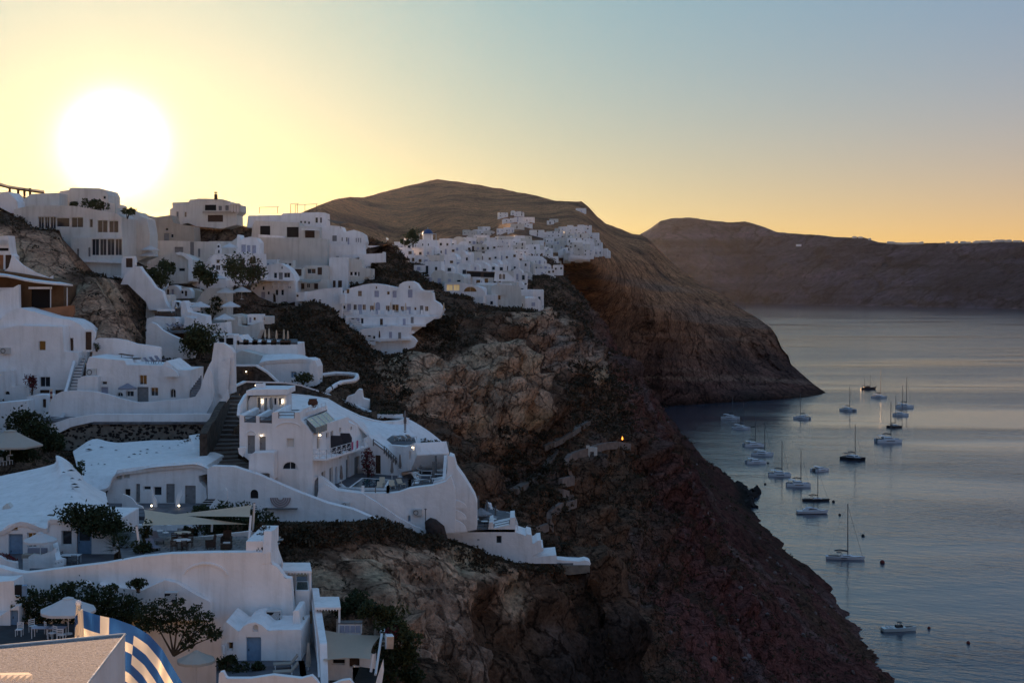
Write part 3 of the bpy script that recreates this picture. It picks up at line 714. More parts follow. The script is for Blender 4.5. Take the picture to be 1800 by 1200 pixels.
def lounger(label, p, rz, group=None, m=None, fm=None, back=35):
    p = Vector(p); o = thing('sun_lounger', label, 'sun lounger', group, p, rz)
    MB().box((0, -.35, .33), (.62, 1.25, .07)).build('seat', m or whitecanvas, o)
    a = rad(back); MB().box((0, .27 + .35 * math.cos(a), .33 + .35 * math.sin(a)), (.62, .72, .07), rx=a).build('backrest', m or whitecanvas, o)
    for x in (-.28, .28):
        for y in (-.85, .3): MB().box((x, y, .15), (.05, .05, .30)).build('leg', fm or steel, o)
    return o
def chair(label, p, rz, group=None, m=None, seat=None):
    p = Vector(p); o = thing('chair', label, 'chair', group, p, rz); m = m or blackm
    MB().box((0, 0, .45), (.46, .46, .05)).build('seat', seat or m, o)
    b = MB(); b.box((-.21, .22, .68), (.04, .04, .46)); b.box((.21, .22, .68), (.04, .04, .46))
    for k in range(3): b.box((0, .22, .58 + .14 * k), (.42, .03, .07))
    b.build('backrest', m, o)
    for x in (-.2, .2):
        for y in (-.2, .2): MB().box((x, y, .215), (.04, .04, .43)).build('leg', m, o)
    return o
def table(label, p, r, h=.74, round_=True, m=None, leg=None, group=None):
    p = Vector(p); o = thing('table', label, 'table', group, p)
    if round_:
        MB().lathe([(.001, h), (r, h), (r, h - .04), (.001, h - .04)], n=16).build('table_top', m or steel, o)
        MB().tube([(0, 0, 0), (0, 0, h - .04)], .04, 6).build('leg', leg or blackm, o)
        MB().lathe([(.001, .05), (r * .55, .03), (r * .55, 0)], n=12).build('base', leg or blackm, o)
    else:
        MB().box((0, 0, h - .02), (2 * r, 1.2 * r, .04)).build('table_top', m or steel, o)
        for x in (-.9, .9):
            for y in (-.5, .5): MB().box((x * r, y * r, (h - .04) / 2), (.05, .05, h - .04)).build('leg', leg or blackm, o)
    return o
def railing(o, a, b, h=.95, bars=2, m=None, post=True, n=1, cross=False, r=.03):
    a, b = Vector(a), Vector(b); up = Vector((0, 0, 1)); mb = MB()
    for k in range(bars): z = h * (k + 1) / bars; mb.tube([a + up * z, b + up * z], r, 4)
    if post:
        for i in range(n + 1): q = a.lerp(b, i / n); mb.tube([q, q + up * h], r * 1.2, 4)
    if cross:
        for i in range(n):
            p, q = a.lerp(b, i / n), a.lerp(b, (i + 1) / n)
            mb.tube([p + up * .08, q + up * (h - .05)], r * .7, 4); mb.tube([q + up * .08, p + up * (h - .05)], r * .7, 4)
    return part('railing', mb, m or steel, o)
def ac_unit(label, p, w=1.0, h=.75, d=.4, lattice=False):
    p = Vector(p); o = top('air_conditioner', label, 'air conditioner', 'air conditioners on the white houses', p)
    part('casing', MB().box(p + Vector((0, 0, h / 2)), (w, d, h)), mat('ac_paint', (.55, .54, .52), .6), o, bevel=.03)
    f = p + Vector((0, -d / 2 - .012, h / 2))
    if lattice:
        g = MB(); n = 7
        for i in range(-n, n + 1):
            for s in (-1, 1): g.box(f + Vector((i * w / n / 2 * .85, -.012 * s, 0)), (.028, .02, h * .98 if abs(i) < n * .55 else h * .45), ry=s * rad(38))
        part('lattice', g, steel, o); part('grille', MB().box(f, (w * .9, .02, h * .8)), darkhole, o)
    else:
        part('fan_grille', MB().lathe([(.30 * h, 0), (.38 * h, .0), (.38 * h, .03), (.30 * h, .03)], (0, 0, 0), 14), blackm, o)
        g = bpy.data.objects[o.children[-1].name]; g.rotation_euler = (rad(90), 0, 0); g.location = (-w * .15, -d / 2 - .005, h / 2)
        for v in g.data.vertices: v.co += p
    return o
# ================================================================ G: terrace houses at left
p196 = YP(196); p190 = YP(190); p183 = YP(183)
o = house('white house with rounded roof and small dark windows, beside the long white stair', p196,
      [(-40, 700), (-40, 590), (5, 577), (30, 572), (110, 574), (112, 618), (137, 619), (139, 629), (124, 690), (118, 700)], 7,
      [('x', 68, 599, 80, 616), ('w', 70, 662, 88, 680), ('d', 70, 685, 87, 698, brown), ('d', 97, 685, 112, 698, brown)])
wall(o, YP(199), [(-40, 640), (-40, 560), (0, 562), (14, 548), (33, 541), (60, 548), (90, 557), (125, 562), (140, 570), (150, 580), (152, 620), (152, 640)], 6,
     ops=[('d', 115, 594, 129, 617, brown)], name='vaulted_roof', bevel=.4)
wall(o, YP(197.5), [(148, 618), (147, 584), (151, 579), (163, 579), (167, 584), (166, 592), (163, 600), (162, 618)], .8, ops=[('d', 150, 583, 161, 615, brown)], name='porch', bevel=.15)
wall(o, YP(203), [(-40, 560), (-40, 520), (0, 512), (24, 505), (33, 500), (34, 541), (30, 546), (0, 566)], .8, name='wing_wall')
wall(o, YP(194), [(-40, 760), (-40, 655), (8, 652), (20, 650), (21, 680), (50, 676), (52, 700), (53, 740)], 1.5, name='yard_wall', ops=[('ax', 8, 687, 17, 694, darkhole)])
ac_unit('small air conditioner on the white house wall left of the dark window', p196.at(10, 622, .25), 1.4, .9)
bush('red flowering bougainvillea growing over the white yard wall', P(56, 690, 192), 1.1, 2.1, 500, .16, leafr, 3, name='bougainvillea', cat='bush')
o = house('small white yard block with narrow dark door below the bougainvillea', YP(188), [(45, 745), (47, 697), (60, 694), (83, 694), (90, 700), (92, 735), (90, 748)], 3, [('d', 75, 701, 81, 716, brown)])
o = house('white yard wall with slanting buttress above the beige parasol', YP(182), [(-40, 800), (-40, 712), (0, 708), (45, 704), (47, 703), (50, 745), (57, 770), (40, 800)], 3, [('x', 9, 744, 18, 758)])
# striped rolled parasol
pp = P(90, 728, 186); o = top('parasol', 'closed parasol with red and cream stripes in the small yard', 'parasol', None, pp)
part('pole', MB().tube([pp, pp + Vector((0, 0, 3.4))], .05, 6), steel, o)
for i in range(9):
    z0 = .55 + .31 * i; part('stripe', MB().lathe([(.17 + .02 * math.sin(i), z0), (.16, z0 + .31)], pp, 8), mat('red_stripe', (.22, .05, .05), .9) if i % 2 else canvas, o)
for i, (px, py, rz) in enumerate(((83, 742, .5), (106, 738, -.4))):
    lounger(('white deck chair nearest the striped parasol in the yard', 'white deck chair beside the curved yard wall')[i], P(px, py, 182), rz, 'deck chairs in the small yard', back=50)
steps('staircase', 'long white outdoor stair with dark treads between two terrace houses', P(122, 690, 190), P(139, 621, 200), (1.05, 0, 0), 13, plaster, blackstone)
o = top('stair_parapet', 'white sloping parapet on the left of the long white stair', 'wall', None, P(125, 690, 191))
wall(o, Plane(120, 190, 139, 199), [(117, 690), (137, 619), (140, 622), (125, 690)], .35, name='coping')
# G3 row house
o = house('white row house with grey door, small square windows and roof terrace', p190,
      [(150, 708), (152, 640), (157, 627), (180, 630), (218, 633), (222, 641), (286, 642), (292, 634), (300, 640), (313, 650), (335, 650), (333, 702), (326, 708)], 8,
      [('w', 179, 670, 188, 676), ('d', 176, 680, 190, 692, lavender), ('aw', 206, 689, 216, 697), ('w', 221, 687, 235, 697), ('w', 245, 659, 258, 676), ('d', 241, 680, 261, 706), ('w', 265, 681, 278, 696), ('aw', 299, 683, 309, 699)])
part('roof_parapet', slab_mb(YP(199), [YP(199).uv(*q) for q in [(160, 640), (165, 600), (172, 594), (205, 595), (222, 598), (240, 604), (262, 607), (282, 610), (282, 640)]], .8), plaster, o, bevel=.2)
part('roof_box', slab_mb(YP(188.5), [YP(188.5).uv(*q) for q in [(135, 695), (137, 665), (146, 661), (172, 661), (172, 692), (168, 700)]], 2), plaster, o, bevel=.08)
part('arched_parapet', slab_mb(YP(189), [YP(189).uv(*q) for q in [(287, 650), (290, 643), (300, 646), (310, 653), (314, 662), (287, 662)]], .6), plaster, o, bevel=.1)
ac_unit('air conditioner with round fan on the white row house', p190.at(161.5, 660, .25), 1.35, .95)
pp = P(224, 700, 187.5); parasol('small open grey parasol in front of the white row house', pp, 1.95, 1.25, greycanvas)
for i, (px, py, rz) in enumerate(((262, 637, 1.3), (272, 636, 1.2), (281, 634, 1.1))): lounger(('left', 'middle', 'right')[i] + ' dark lounger on the row house roof terrace', P(px, py + 2, 193), rz, 'loungers on the row house roof', greycanvas, blackm, 45)
pq = P(226, 631, 195); o = top('daybed', 'low brown daybed with slanted shade on the row house roof', 'daybed', None, pq)
part('shade', MB().box(pq + Vector((-.3, 0, .6)), (1.9, 1.2, .08), ry=.15), brown, o); part('bench', MB().box(pq + Vector((.6, -.3, .1)), (2.2, .8, .25)), greywood, o)
for x in (-1, .5): part('post', MB().box(pq + Vector((x, 0, .25)), (.06, .06, .7)), brown, o)
bush('small shrub on the terrace beside the stair top', P(170, 614, 198), .6, .7, 150, .12, leafg, 5)
steps('staircase', 'wide grey stone stair beside the row house', P(334, 701, 187), P(338, 652, 199), (1.35, 0, 0), 12, mat('grey_steps', (.24, .23, .24), .9, .3, 2))
o = house('tall curved white wall rising beside the grey stair', YP(185.5), [(343, 735), (352, 690), (360, 660), (365, 648), (368, 640), (372, 634), (376, 605), (378, 602), (392, 603), (406, 612), (411, 620), (412, 690), (404, 692), (398, 700), (385, 720), (372, 735)], 1.5, (), name='curved_wall', cat='wall')
part('buttress', slab_mb(YP(184.8), [YP(184.8).uv(*q) for q in [(383, 640), (404, 628), (404, 635), (400, 690), (392, 700), (384, 690)]], .5), plaster, o, bevel=.15)
# long curved yard wall, path, parapet band and stone wall
o = house('long curved white yard wall in front of the row house', p183,
      [(82, 752), (88, 706), (96, 694), (108, 688), (132, 686), (155, 687), (172, 689), (190, 693), (212, 700), (245, 708), (275, 705), (325, 701), (343, 697), (352, 683), (359, 660), (366, 644), (372, 655), (376, 690), (374, 705), (360, 732), (165, 738), (120, 752)], .5, (), name='yard_wall', cat='wall', bevel=.15)
deck('footpath', [(80, 184), (165, 184), (385, 184), (400, 178), (390, 176), (165, 176), (70, 179)], P(200, 736, 180).z, slate)
o = house('white parapet along the path above the mortared stone wall', YP(176),
      [(80, 752), (95, 743), (120, 735), (165, 728), (370, 727), (378, 721), (386, 704), (396, 693), (400, 684), (402, 700), (392, 714), (381, 735), (372, 741), (165, 741), (125, 750), (93, 766)], .6, (), name='parapet_wall', cat='wall', bevel=.12)
o = top('stone_wall', 'mortared stone retaining wall studded with dark stones', 'wall', None, P(240, 790, 177))
spl = YP(176.4); sw = [(92, 765), (125, 751), (165, 742), (372, 742), (376, 790), (366, 800), (250, 800), (130, 808), (100, 815)]
wall(o, spl, sw, 1.2, mortarstone, name='masonry', bevel=0)
mb = MB(); rr = random.Random(4)
for i in range(330):
    x = rr.uniform(96, 372); ytop = np.interp(x, [92, 125, 165, 372], [765, 751, 742, 742]); y = rr.uniform(ytop + 2, ytop + 42)
    c = spl.at(x, y, .02); w, h = rr.uniform(.10, .32), rr.uniform(.08, .2); q = MB(); n = 6
    a0 = rr.uniform(0, 1); ring = [c + Vector((w * math.cos(a0 + k) * rr.uniform(.75, 1.1), 0, h * math.sin(a0 + k) * rr.uniform(.75, 1.1))) for k in [j * 2 * math.pi / n for j in range(n)]]
    mb.add([c + Vector((0, -.10, 0))] + ring, [(0, k + 1, (k + 1) % n + 1) for k in range(n)])
part('stones', mb, blackstone, o, kind='stuff')
# ---------------------------------------------------------------- H: pavilion restaurant above
p205 = YP(207)
o = house('pavilion with white canopy roof, dark opening and terracotta parapet', p205, [(-40, 560), (-40, 470), (33, 480), (90, 490), (112, 500), (112, 545), (50, 556)], 6,
      [('d', 55, 509, 88, 541, darkhole)], m=mat('pavilion_brown', (.16, .09, .045), .9, .3, .8), name='pavilion', cat='pavilion')
wall(o, YP(206), [(-40, 506), (33, 505), (34, 530), (29, 546), (22, 556), (-40, 560)], .5, ops=[('d', 6, 511, 25, 545, brown)], name='door_surround')
part('lintel', slab_mb(YP(205.5), [YP(205.5).uv(*q) for q in [(50, 504), (90, 504), (90, 508), (50, 508)]], .4), plaster, o)
for x in (89, 118): part('post', MB().tube([P(x, 505, 205.5), P(x, 541, 205.5)], .08, 6), steel, o)
part('canopy_roof', loft_mb([[(-40, 470, 213), (0, 474, 213), (40, 482, 212), (88, 492, 211)], [(-40, 482, 204), (10, 484, 204), (60, 494, 204), (128, 500, 204)]], .25), plaster, o, True)
part('ridge_fin', slab_mb(YP(208), [YP(208).uv(*q) for q in [(-40, 484), (0, 482), (15, 470), (20, 452), (24, 449), (28, 455), (40, 466), (62, 479), (86, 488), (92, 484), (92, 491), (84, 494), (40, 488), (10, 487)]], .5), plaster, o, bevel=.1)
wall(o, YP(204.5), [(50, 545), (130, 536), (131, 550), (124, 562), (112, 572), (80, 560), (52, 552)], .5, ochre, name='terracotta_parapet')
o = house('small white balcony with lattice rail at the cliff edge', YP(215), [(-40, 482), (-40, 418), (14, 414), (16, 434), (18, 446), (22, 450), (22, 478), (10, 486)], 3, [('d', -8, 436, 15, 441, darkhole), ('d', -2, 448, 6, 478, ochre), ('d', 9, 448, 20, 476, brown)])
g = MB(); q = YP(214.6)
for i in range(8):
    for s in (-1, 1): g.box(q.at(1 + i * 1.7, 426, .05), (.05, .03, 1.0), ry=s * .7)
part('lattice', g, steel, o)
# ---------------------------------------------------------------- E: cave house with pebbled white roof
o = house('cave house with grey doors under the white pebbled roof', YP(147), [(186, 905), (188, 866), (196, 850), (200, 838), (206, 826), (230, 822), (262, 818), (300, 815), (345, 812), (362, 818), (366, 832), (349, 836), (350, 846), (362, 858), (366, 900), (345, 903)], 9,
      [('w', 203, 832, 214, 843, plaster2), ('w', 216, 830, 228, 841, plaster2), ('d', 220, 859, 229, 871, darkhole), ('d', 239, 850, 246, 883), ('x', 252, 854, 265, 861), ('x', 270, 855, 284, 871), ('d', 292, 850, 307, 884), ('d', 325, 853, 344, 888)])
part('roof', loft_mb([[(128, 792, 172), (163, 771, 172), (190, 775, 172), (215, 777, 172), (270, 774, 172), (330, 771, 172), (333, 764, 172), (364, 761, 172)],
                      [(130, 800, 164), (160, 792, 164), (190, 793, 164), (220, 793, 164), (270, 792, 164), (330, 790, 164), (345, 787, 164), (366, 790, 164)],
                      [(134, 815, 155), (160, 815, 155), (190, 812, 155), (220, 812, 155), (270, 809, 155), (330, 806, 155), (350, 806, 155), (368, 812, 155)],
                      [(140, 838, 149), (160, 836, 149), (185, 832, 149), (215, 828, 149), (262, 820, 147), (320, 815, 147), (345, 814, 147), (368, 822, 147)],
                      [(150, 858, 146.4), (165, 860, 146.4), (190, 856, 146.4), (205, 832, 146.6), (262, 824, 146.6), (320, 818, 146.6), (345, 817, 146.6), (366, 826, 146.6)]], .3, 4, .12), plaster, o, True)
mb = MB(); rr = random.Random(11)
for x, y, s in ((156, 789, .45), (178, 785, .28), (158, 781, .15), (204, 790, .22), (236, 797, .26), (247, 792, .18), (259, 789, .25), (246, 797, .16), (258, 795, .15), (275, 795, .32), (227, 802, .2), (286, 783, .14), (298, 786, .16), (313, 781, .14), (342, 782, .22), (161, 816, .12), (173, 814, .14), (184, 815, .16), (118, 790, .2), (320, 778, .1)):
    Y = np.interp(y, [770, 792, 812, 830], [171, 164, 155, 149]); c = P(x, y, Y - .5); n = 7
    ring = [c + Vector((s * math.cos(k) * rr.uniform(.8, 1.2), s * .7 * math.sin(k) * rr.uniform(.8, 1.2), -.05)) for k in [j * 2 * math.pi / n for j in range(n)]]
    part('pebble', MB().add([c + Vector((0, 0, s * .18))] + ring, [(0, k + 1, (k + 1) % n + 1) for k in range(n)]), blackstone, o, True)
for out_, Y in (([(214, 905), (215, 868), (222, 870), (232, 876), (240, 886), (250, 890), (255, 900), (255, 912), (214, 912)], 143), ([(265, 858), (268, 862), (270, 872), (275, 880), (276, 897), (271, 897), (268, 880)], 144), ([(318, 860), (312, 868), (309, 880), (308, 897), (313, 897), (316, 880), (320, 870)], 144)):
    part('partition_wall', slab_mb(YP(Y), [YP(Y).uv(*q) for q in out_], .3), plaster, o, bevel=.08)
deck('cave_house_terrace', [(190, 146.5), (370, 146.5), (368, 138), (250, 138), (200, 141)], P(300, 888, 145).z, slate)
steps('staircase', 'white stair with dark treads climbing right of the cave house', P(345, 898, 142), P(383, 854, 151), (1.9, 0, 0), 11, plaster, blackstone)
for x, y in ((233, 900), (267, 888), (315, 888)): lamp(x, y, YP(143), {233: 'lit lamp on the left fin wall of the cave house', 267: 'lit lamp on the middle fin wall of the cave house', 315: 'lit lamp on the fin wall beside the cave house stair'}[x], .10)
# E2: long descending white wall to the right
o = house('long white garden wall with hanging fan ornament above the scrub bank', YP(146), [(366, 905), (364, 824), (372, 819), (410, 820), (457, 835), (490, 850), (525, 865), (575, 884), (620, 895), (660, 912), (640, 915), (560, 918), (455, 915), (400, 912)], 1.2,
      [('ad', 440, 860, 454, 876, darkhole), ('d', 391, 864, 398, 892, brown), ('d', 380, 880, 388, 893, greydoor)], name='garden_wall', cat='wall')
part('stair_cheek', slab_mb(YP(142.5), [YP(142.5).uv(*q) for q in [(362, 898), (388, 865), (396, 858), (399, 862), (399, 898)]], .4), plaster, o, bevel=.06)
fan = MB(); fp = YP(145.8)
for k in range(4):
    r0, r1 = .25 + .22 * k, .43 + .22 * k; c = fp.at(493, 874, .06)
    pts = [(math.cos(a), math.sin(a)) for a in [math.pi + math.pi * j / 14 for j in range(15)]]
    fan.add([c + Vector((r0 * x, 0, r0 * z)) for x, z in pts] + [c + Vector((r1 * x, 0, r1 * z)) for x, z in pts], [(j, j + 1, j + 16, j + 15) for j in range(14)])
part('fan_ornament', fan, mat('fan_weave', (.36, .28, .27), .9), o)
part('bench', MB().box(fp.at(493, 893, .3), (3.6, .5, .12)), greywood, o)
# stone steps lane
o = top('stone_stair', 'broad brown stone stair lane climbing between the white houses', 'stairs', None, P(400, 830, 152))
L0, L1 = [(402, 695, 189), (396, 730, 178), (385, 770, 168), (368, 815, 154), (372, 828, 148)], [(424, 695, 189), (421, 730, 178), (420, 770, 168), (418, 800, 156), (474, 838, 147)]
def inter(Ls, t): i = min(int(t), len(Ls) - 2); f = t - i; return P(*Ls[i]).lerp(P(*Ls[i + 1]), f)
N = 20
for i in range(N):
    t0, t1 = i / N * 4, (i + 1) / N * 4; a, b, c, d = inter(L0, t0), inter(L1, t0), inter(L1, t1), inter(L0, t1)
    z = (a.z + b.z) / 2; zl = (c.z + d.z) / 2 - .4
    vs = [(v.x, v.y, zl) for v in (a, b, c, d)] + [(v.x, v.y, z) for v in (a, b, c, d)]
    part('step', MB().add(vs, [(2, 3, 7, 6), (0, 3, 7, 4)[::-1], (1, 2, 6, 5), (4, 7, 6, 5)]), stepm, o)
o = house('rough stone flank wall between the stair lane and the pebbled roof', Plane(366, 154, 392, 172), [(364, 820), (364, 762), (372, 745), (380, 736), (390, 715), (402, 698), (404, 715), (392, 760), (380, 800), (374, 830)], .8, (), m=stonem, name='stone_wall', cat='wall')
# ---------------------------------------------------------------- M: centre house
p150 = YP(150)
o = house('large white centre house with arched window, roof terraces and grey doors', p150,
      [(421, 728), (429, 730), (429, 742), (450, 743), (450, 730), (456, 731), (456, 743), (478, 744), (478, 725), (488, 723), (489, 726), (489, 735), (518, 735), (518, 725), (526, 724), (528, 738), (540, 750), (549, 762), (549, 884), (520, 862), (475, 838), (460, 830), (445, 815), (421, 795)], 9,
      [('d', 435, 765, 448, 797), ('d', 456, 767, 467, 796), ('x', 504, 770, 517, 786, plaster2), ('aw', 496, 811, 524, 825), ('d', 474, 821, 478, 835)])
for x0, x1, y0, y1 in ((429.5, 449.5, 732, 741), (456.5, 477.5, 734, 743), (489.5, 517.5, 727, 734)):
    railing(o, p150.at(x0, y1 + 1, -.15), p150.at(x1, y1 + 1, -.15), .62, 2, greywood, r=.05)
part('entry_block', slab_mb(YP(147.5), [YP(147.5).uv(*q) for q in [(437, 830), (438, 800), (444, 796), (480, 795), (481, 800), (481, 845), (470, 838)]], 2.4), plaster, o, bevel=.12)
part('planter', slab_mb(YP(148), [YP(148).uv(*q) for q in [(418, 787), (431, 786), (430, 795), (427, 803), (420, 797)]], .8), plaster, o, bevel=.08)
arch = MB()
for (cx, cy, rx, ry) in ((441.5, 765, 9, 8), (507, 752, 22, 10)):
    pts = [p150.at(cx + rx * math.cos(a), cy - ry * math.sin(a), .05) for a in [math.pi * k / 10 for k in range(11)]]; arch.tube(pts, .07, 4)
part('arch_moulding', arch, plaster, o)
p2 = Plane(549, 150, 640, 172)
wall(o, p2, [(549, 762), (563, 748), (612, 732), (613, 742), (628, 748), (656, 772), (660, 834), (632, 836), (612, 844), (592, 852), (575, 872), (549, 885)], 3.5,
     ops=[('d', 557, 768, 562, 788), ('x', 573, 761, 579, 769), ('d', 581, 758, 586, 780), ('x', 596, 752, 600, 760), ('x', 616, 750, 619, 755), ('x', 565, 830, 572, 843), ('d', 579, 823, 585, 852), ('d', 589, 821, 593, 850, bluedoor), ('w', 597, 818, 601, 832), ('d', 608, 808, 614, 842), ('d', 623, 804, 632, 836), ('x', 596, 799, 601, 804), ('ax', 610, 800, 613, 806)], name='side_wall')
bal = [p2.at(550, 806), p2.at(627, 783)]; bo = [p2.at(550, 806, 1.5), p2.at(627, 783, 1.5)]
part('balcony', MB().add([*bal, bo[1], bo[0]] + [v + Vector((0, 0, -.18)) for v in (*bal, bo[1], bo[0])], [(0, 1, 2, 3), (3, 2, 6, 7), (0, 3, 7, 4), (1, 2, 6, 5), (4, 5, 6, 7)]), plaster, o)
railing(o, bo[0], bo[1], 1.0, 2, steel, True, 9, True); railing(o, bal[0], bo[0], 1.0, 2, steel, True, 2, True)
for t in (.38, .60):
    a = bal[0].lerp(bal[1], t); n = Vector((p2.n.x, p2.n.y, 0)) * 1.35
    q = [a, a + n, a + n + Vector((0, 0, 1.5)), a + n * .8 + Vector((0, 0, 2.0)), a + Vector((0, 0, 2.0))]; w = Vector((p2.u.x, p2.u.y, 0)) * .06
    part('privacy_screen', MB().add([*q] + [v + w for v in q], [(0, 1, 2, 3, 4), (9, 8, 7, 6, 5)] + [(i, i + 5, (i + 1) % 5 + 5, (i + 1) % 5) for i in range(5)]), mat('screen_black', (.04, .04, .05), .8), o)
for t in (.55, .67):
    a = bo[0].lerp(bo[1], t) + Vector((p2.n.x, p2.n.y, 0)) * .05; u = Vector((p2.u.x, p2.u.y, 0)); tw = MB()
    tw.add([a + u * x + Vector((p2.n.x * .02 * math.sin(9 * x), p2.n.y * .02, 1.04 - z)) for x in (0, .2, .4, .6, .8) for z in (0, .9)], [(2 * i, 2 * i + 1, 2 * i + 3, 2 * i + 2) for i in range(4)])
    tb = top('towel', ('left' if t < .6 else 'right') + ' pink towel hung over the balcony rail', 'towel', 'pink towels on the balcony', a)
    part('cloth', tw, mat('pink_cloth', (.55, .14, .24), .95, trans=.3), tb)
lamp(460, 765, p150, 'lit lamp above the grey doors of the centre house'); lamp(561, 764.5, p2, 'lit lamp beside the balcony door of the centre house')
# roof of side wing, skylight
part('wing_roof', loft_mb([[(527, 738, 152), (563, 724, 161), (600, 722, 170), (640, 742, 176)], [(549, 764, 150.2), (572, 750, 157), (612, 733, 166.6), (656, 773, 172)]], .3, 3), plaster, o, True)
sk = [P(539, 741, 151), P(574, 729, 160.5), P(590, 745, 160), P(555, 757, 150.3)]; up = Vector((0, 0, .35)); skm = MB().add([v + up for v in sk] + [v - up for v in sk], [(0, 1, 2, 3), (0, 1, 5, 4), (1, 2, 6, 5), (2, 3, 7, 6), (3, 0, 4, 7)])
part('skylight', skm, mat('skylight_glass', (.10, .115, .12), .15, spec=.6), o)
for k in range(5): part('skylight_bar', MB().tube([sk[0].lerp(sk[1], k / 4) + up, sk[3].lerp(sk[2], k / 4) + up], .05, 4), steel, o)
railing(o, P(527, 733, 152), P(549, 727, 157), .8, 2, steel, True, 3); railing(o, P(552, 726, 158), P(572, 719, 163), .8, 2, steel, True, 3)
wall(o, Plane(526, 151, 575, 164), [(526, 741), (526, 729), (575, 712), (576, 726), (560, 733)], .25, name='terrace_parapet')
deck('roof_terrace', [(421, 150.3), (530, 150.3), (575, 164), (505, 164), (432, 164)], P(500, 737, 151).z - .1, deckm, parent=o)
# penthouse
pl = YP(161)
wall(o, pl, [(436, 735), (436, 705), (440, 697), (503, 695), (504, 722), (500, 737)], 4, ops=[('d', 452, 698, 458, 720), ('x', 464, 699, 470, 712), ('x', 473, 699, 479, 712), ('x', 481, 699, 486, 712), ('x', 489, 699, 494, 712)], name='penthouse_wall')
part('penthouse_roof', slab_mb(YP(160.4), [YP(160.4).uv(*q) for q in [(432, 695), (433, 686), (450, 684), (505, 684), (505, 694)]], 6), plaster, o, bevel=.1)
part('chimney', MB().box(P(458, 684, 163), (1.05, 1.0, 1.4)), plaster, o, bevel=.08); part('chimney_cap', MB().box(P(456, 676, 163), (.75, .7, .4)), blackstone, o)
wall(o, Plane(421, 150, 436, 162), [(421, 730), (423, 711), (432, 695), (437, 690), (437, 724), (425, 735)], .3, name='flank_wall')
for i, (x, y) in enumerate(((461, 703), (461, 706.5), (496.5, 703), (496.5, 706.5))): lamp(x, y, pl, ('upper left', 'lower left', 'upper right', 'lower right')[i] + ' lit lamp beside the penthouse windows', .09)
parasol('left closed taupe parasol on the penthouse terrace', P(467, 735, 158), 2.2, 1.5, closed=True, group='closed parasols on the penthouse terrace'); parasol('right closed taupe parasol on the penthouse terrace', P(477, 732, 158), 2.2, 1.5, closed=True, group='closed parasols on the penthouse terrace')
table('white table on the penthouse terrace', P(540, 724, 160), .6, .7, True, steel); pt = P(550, 716, 163); o2 = top('clay_pot', 'large round brown clay pot on the upper terrace', 'pot', None, pt); part('pot_body', MB().lathe([(.25, 0), (.55, .3), (.6, .6), (.45, .9), (.5, 1.0), (.4, .95)], pt, 12), mat('clay', (.13, .055, .035), .9), o2, True)
# white hillside behind the wing
o = house('white plastered hillside behind the centre house', YP(186), [(504, 692), (540, 695), (575, 701), (600, 716), (632, 731), (655, 738), (672, 741), (700, 739), (717, 735), (718, 800), (504, 760)], 1.0, (), name='plastered_hill', cat='wall', bevel=.3)
part('plaster_slope', loft_mb([[(505, 693, 185.9), (575, 703, 185.9), (632, 733, 185.9), (672, 743, 186), (700, 741, 187), (718, 736, 188), (750, 755, 188), (787, 785, 188), (797, 806, 186)],
                               [(505, 720, 166), (578, 735, 174), (630, 752, 178), (668, 765, 180), (695, 770, 181), (716, 770, 182), (740, 785, 182), (770, 805, 181), (799, 822, 180)],
                               [(530, 740, 160), (590, 755, 170), (640, 772, 173), (672, 790, 174), (692, 800, 175), (714, 808, 176), (735, 820, 176), (765, 835, 175), (815, 845, 174)],
                               [(560, 790, 158), (600, 800, 168), (645, 830, 170), (680, 835, 171), (700, 838, 172), (720, 842, 172), (745, 850, 170), (790, 870, 168), (836, 880, 168)]], .8, 4, .12), plaster, o, True)
# M6 stair wall, deck house
p6 = Plane(640, 168, 712, 166)
o = house('white wing with brown door and outside stair above the pool', p6, [(640, 842), (640, 770), (648, 766), (657, 775), (667, 783), (676, 790), (690, 806), (706, 822), (706, 845)], 3, [('d', 659, 800, 669, 832, brown)])
railing(o, p6.at(657, 783, .1), p6.at(676, 797, .1), .8, 2, greywood, r=.05)
q0, q1 = p6.at(676, 797, .1), p6.at(704, 824, .1); railing(o, q0, q1, .9, 2, greywood, True, 7, True, .045)
pl = Plane(677, 170, 712, 164)
o = house('white block with roof sun deck right of the outside stair', pl, [(677, 800), (677, 781), (690, 782), (714, 785), (728, 778), (733, 800), (722, 826), (704, 830), (690, 812)], 4, [('x', 719, 793, 723, 808)])
deck('sun_deck', [(677, 172), (715, 166), (732, 168), (728, 176), (690, 178)], P(700, 781, 168).z + .05, deckm, parent=o)
lamp(727, 786, pl, 'lit lamp on the sun deck block')
for i, (x, y) in enumerate(((700, 774), (712, 773), (722, 772))): lounger(('left', 'middle', 'right')[i] + ' white lounger on the small sun deck', P(x, y + 1, 172), 2.6, 'loungers on the small sun deck', back=35)
parasol('closed grey parasol on the small sun deck', P(712, 758, 176), 2.6, 1.5, closed=True, m=greywood)
o = house('white box room with small shuttered window behind the sun deck', YP(172), [(728, 815), (728, 792), (738, 790), (742, 815)], 2, [('x', 730, 796, 737, 804, greydoor)])
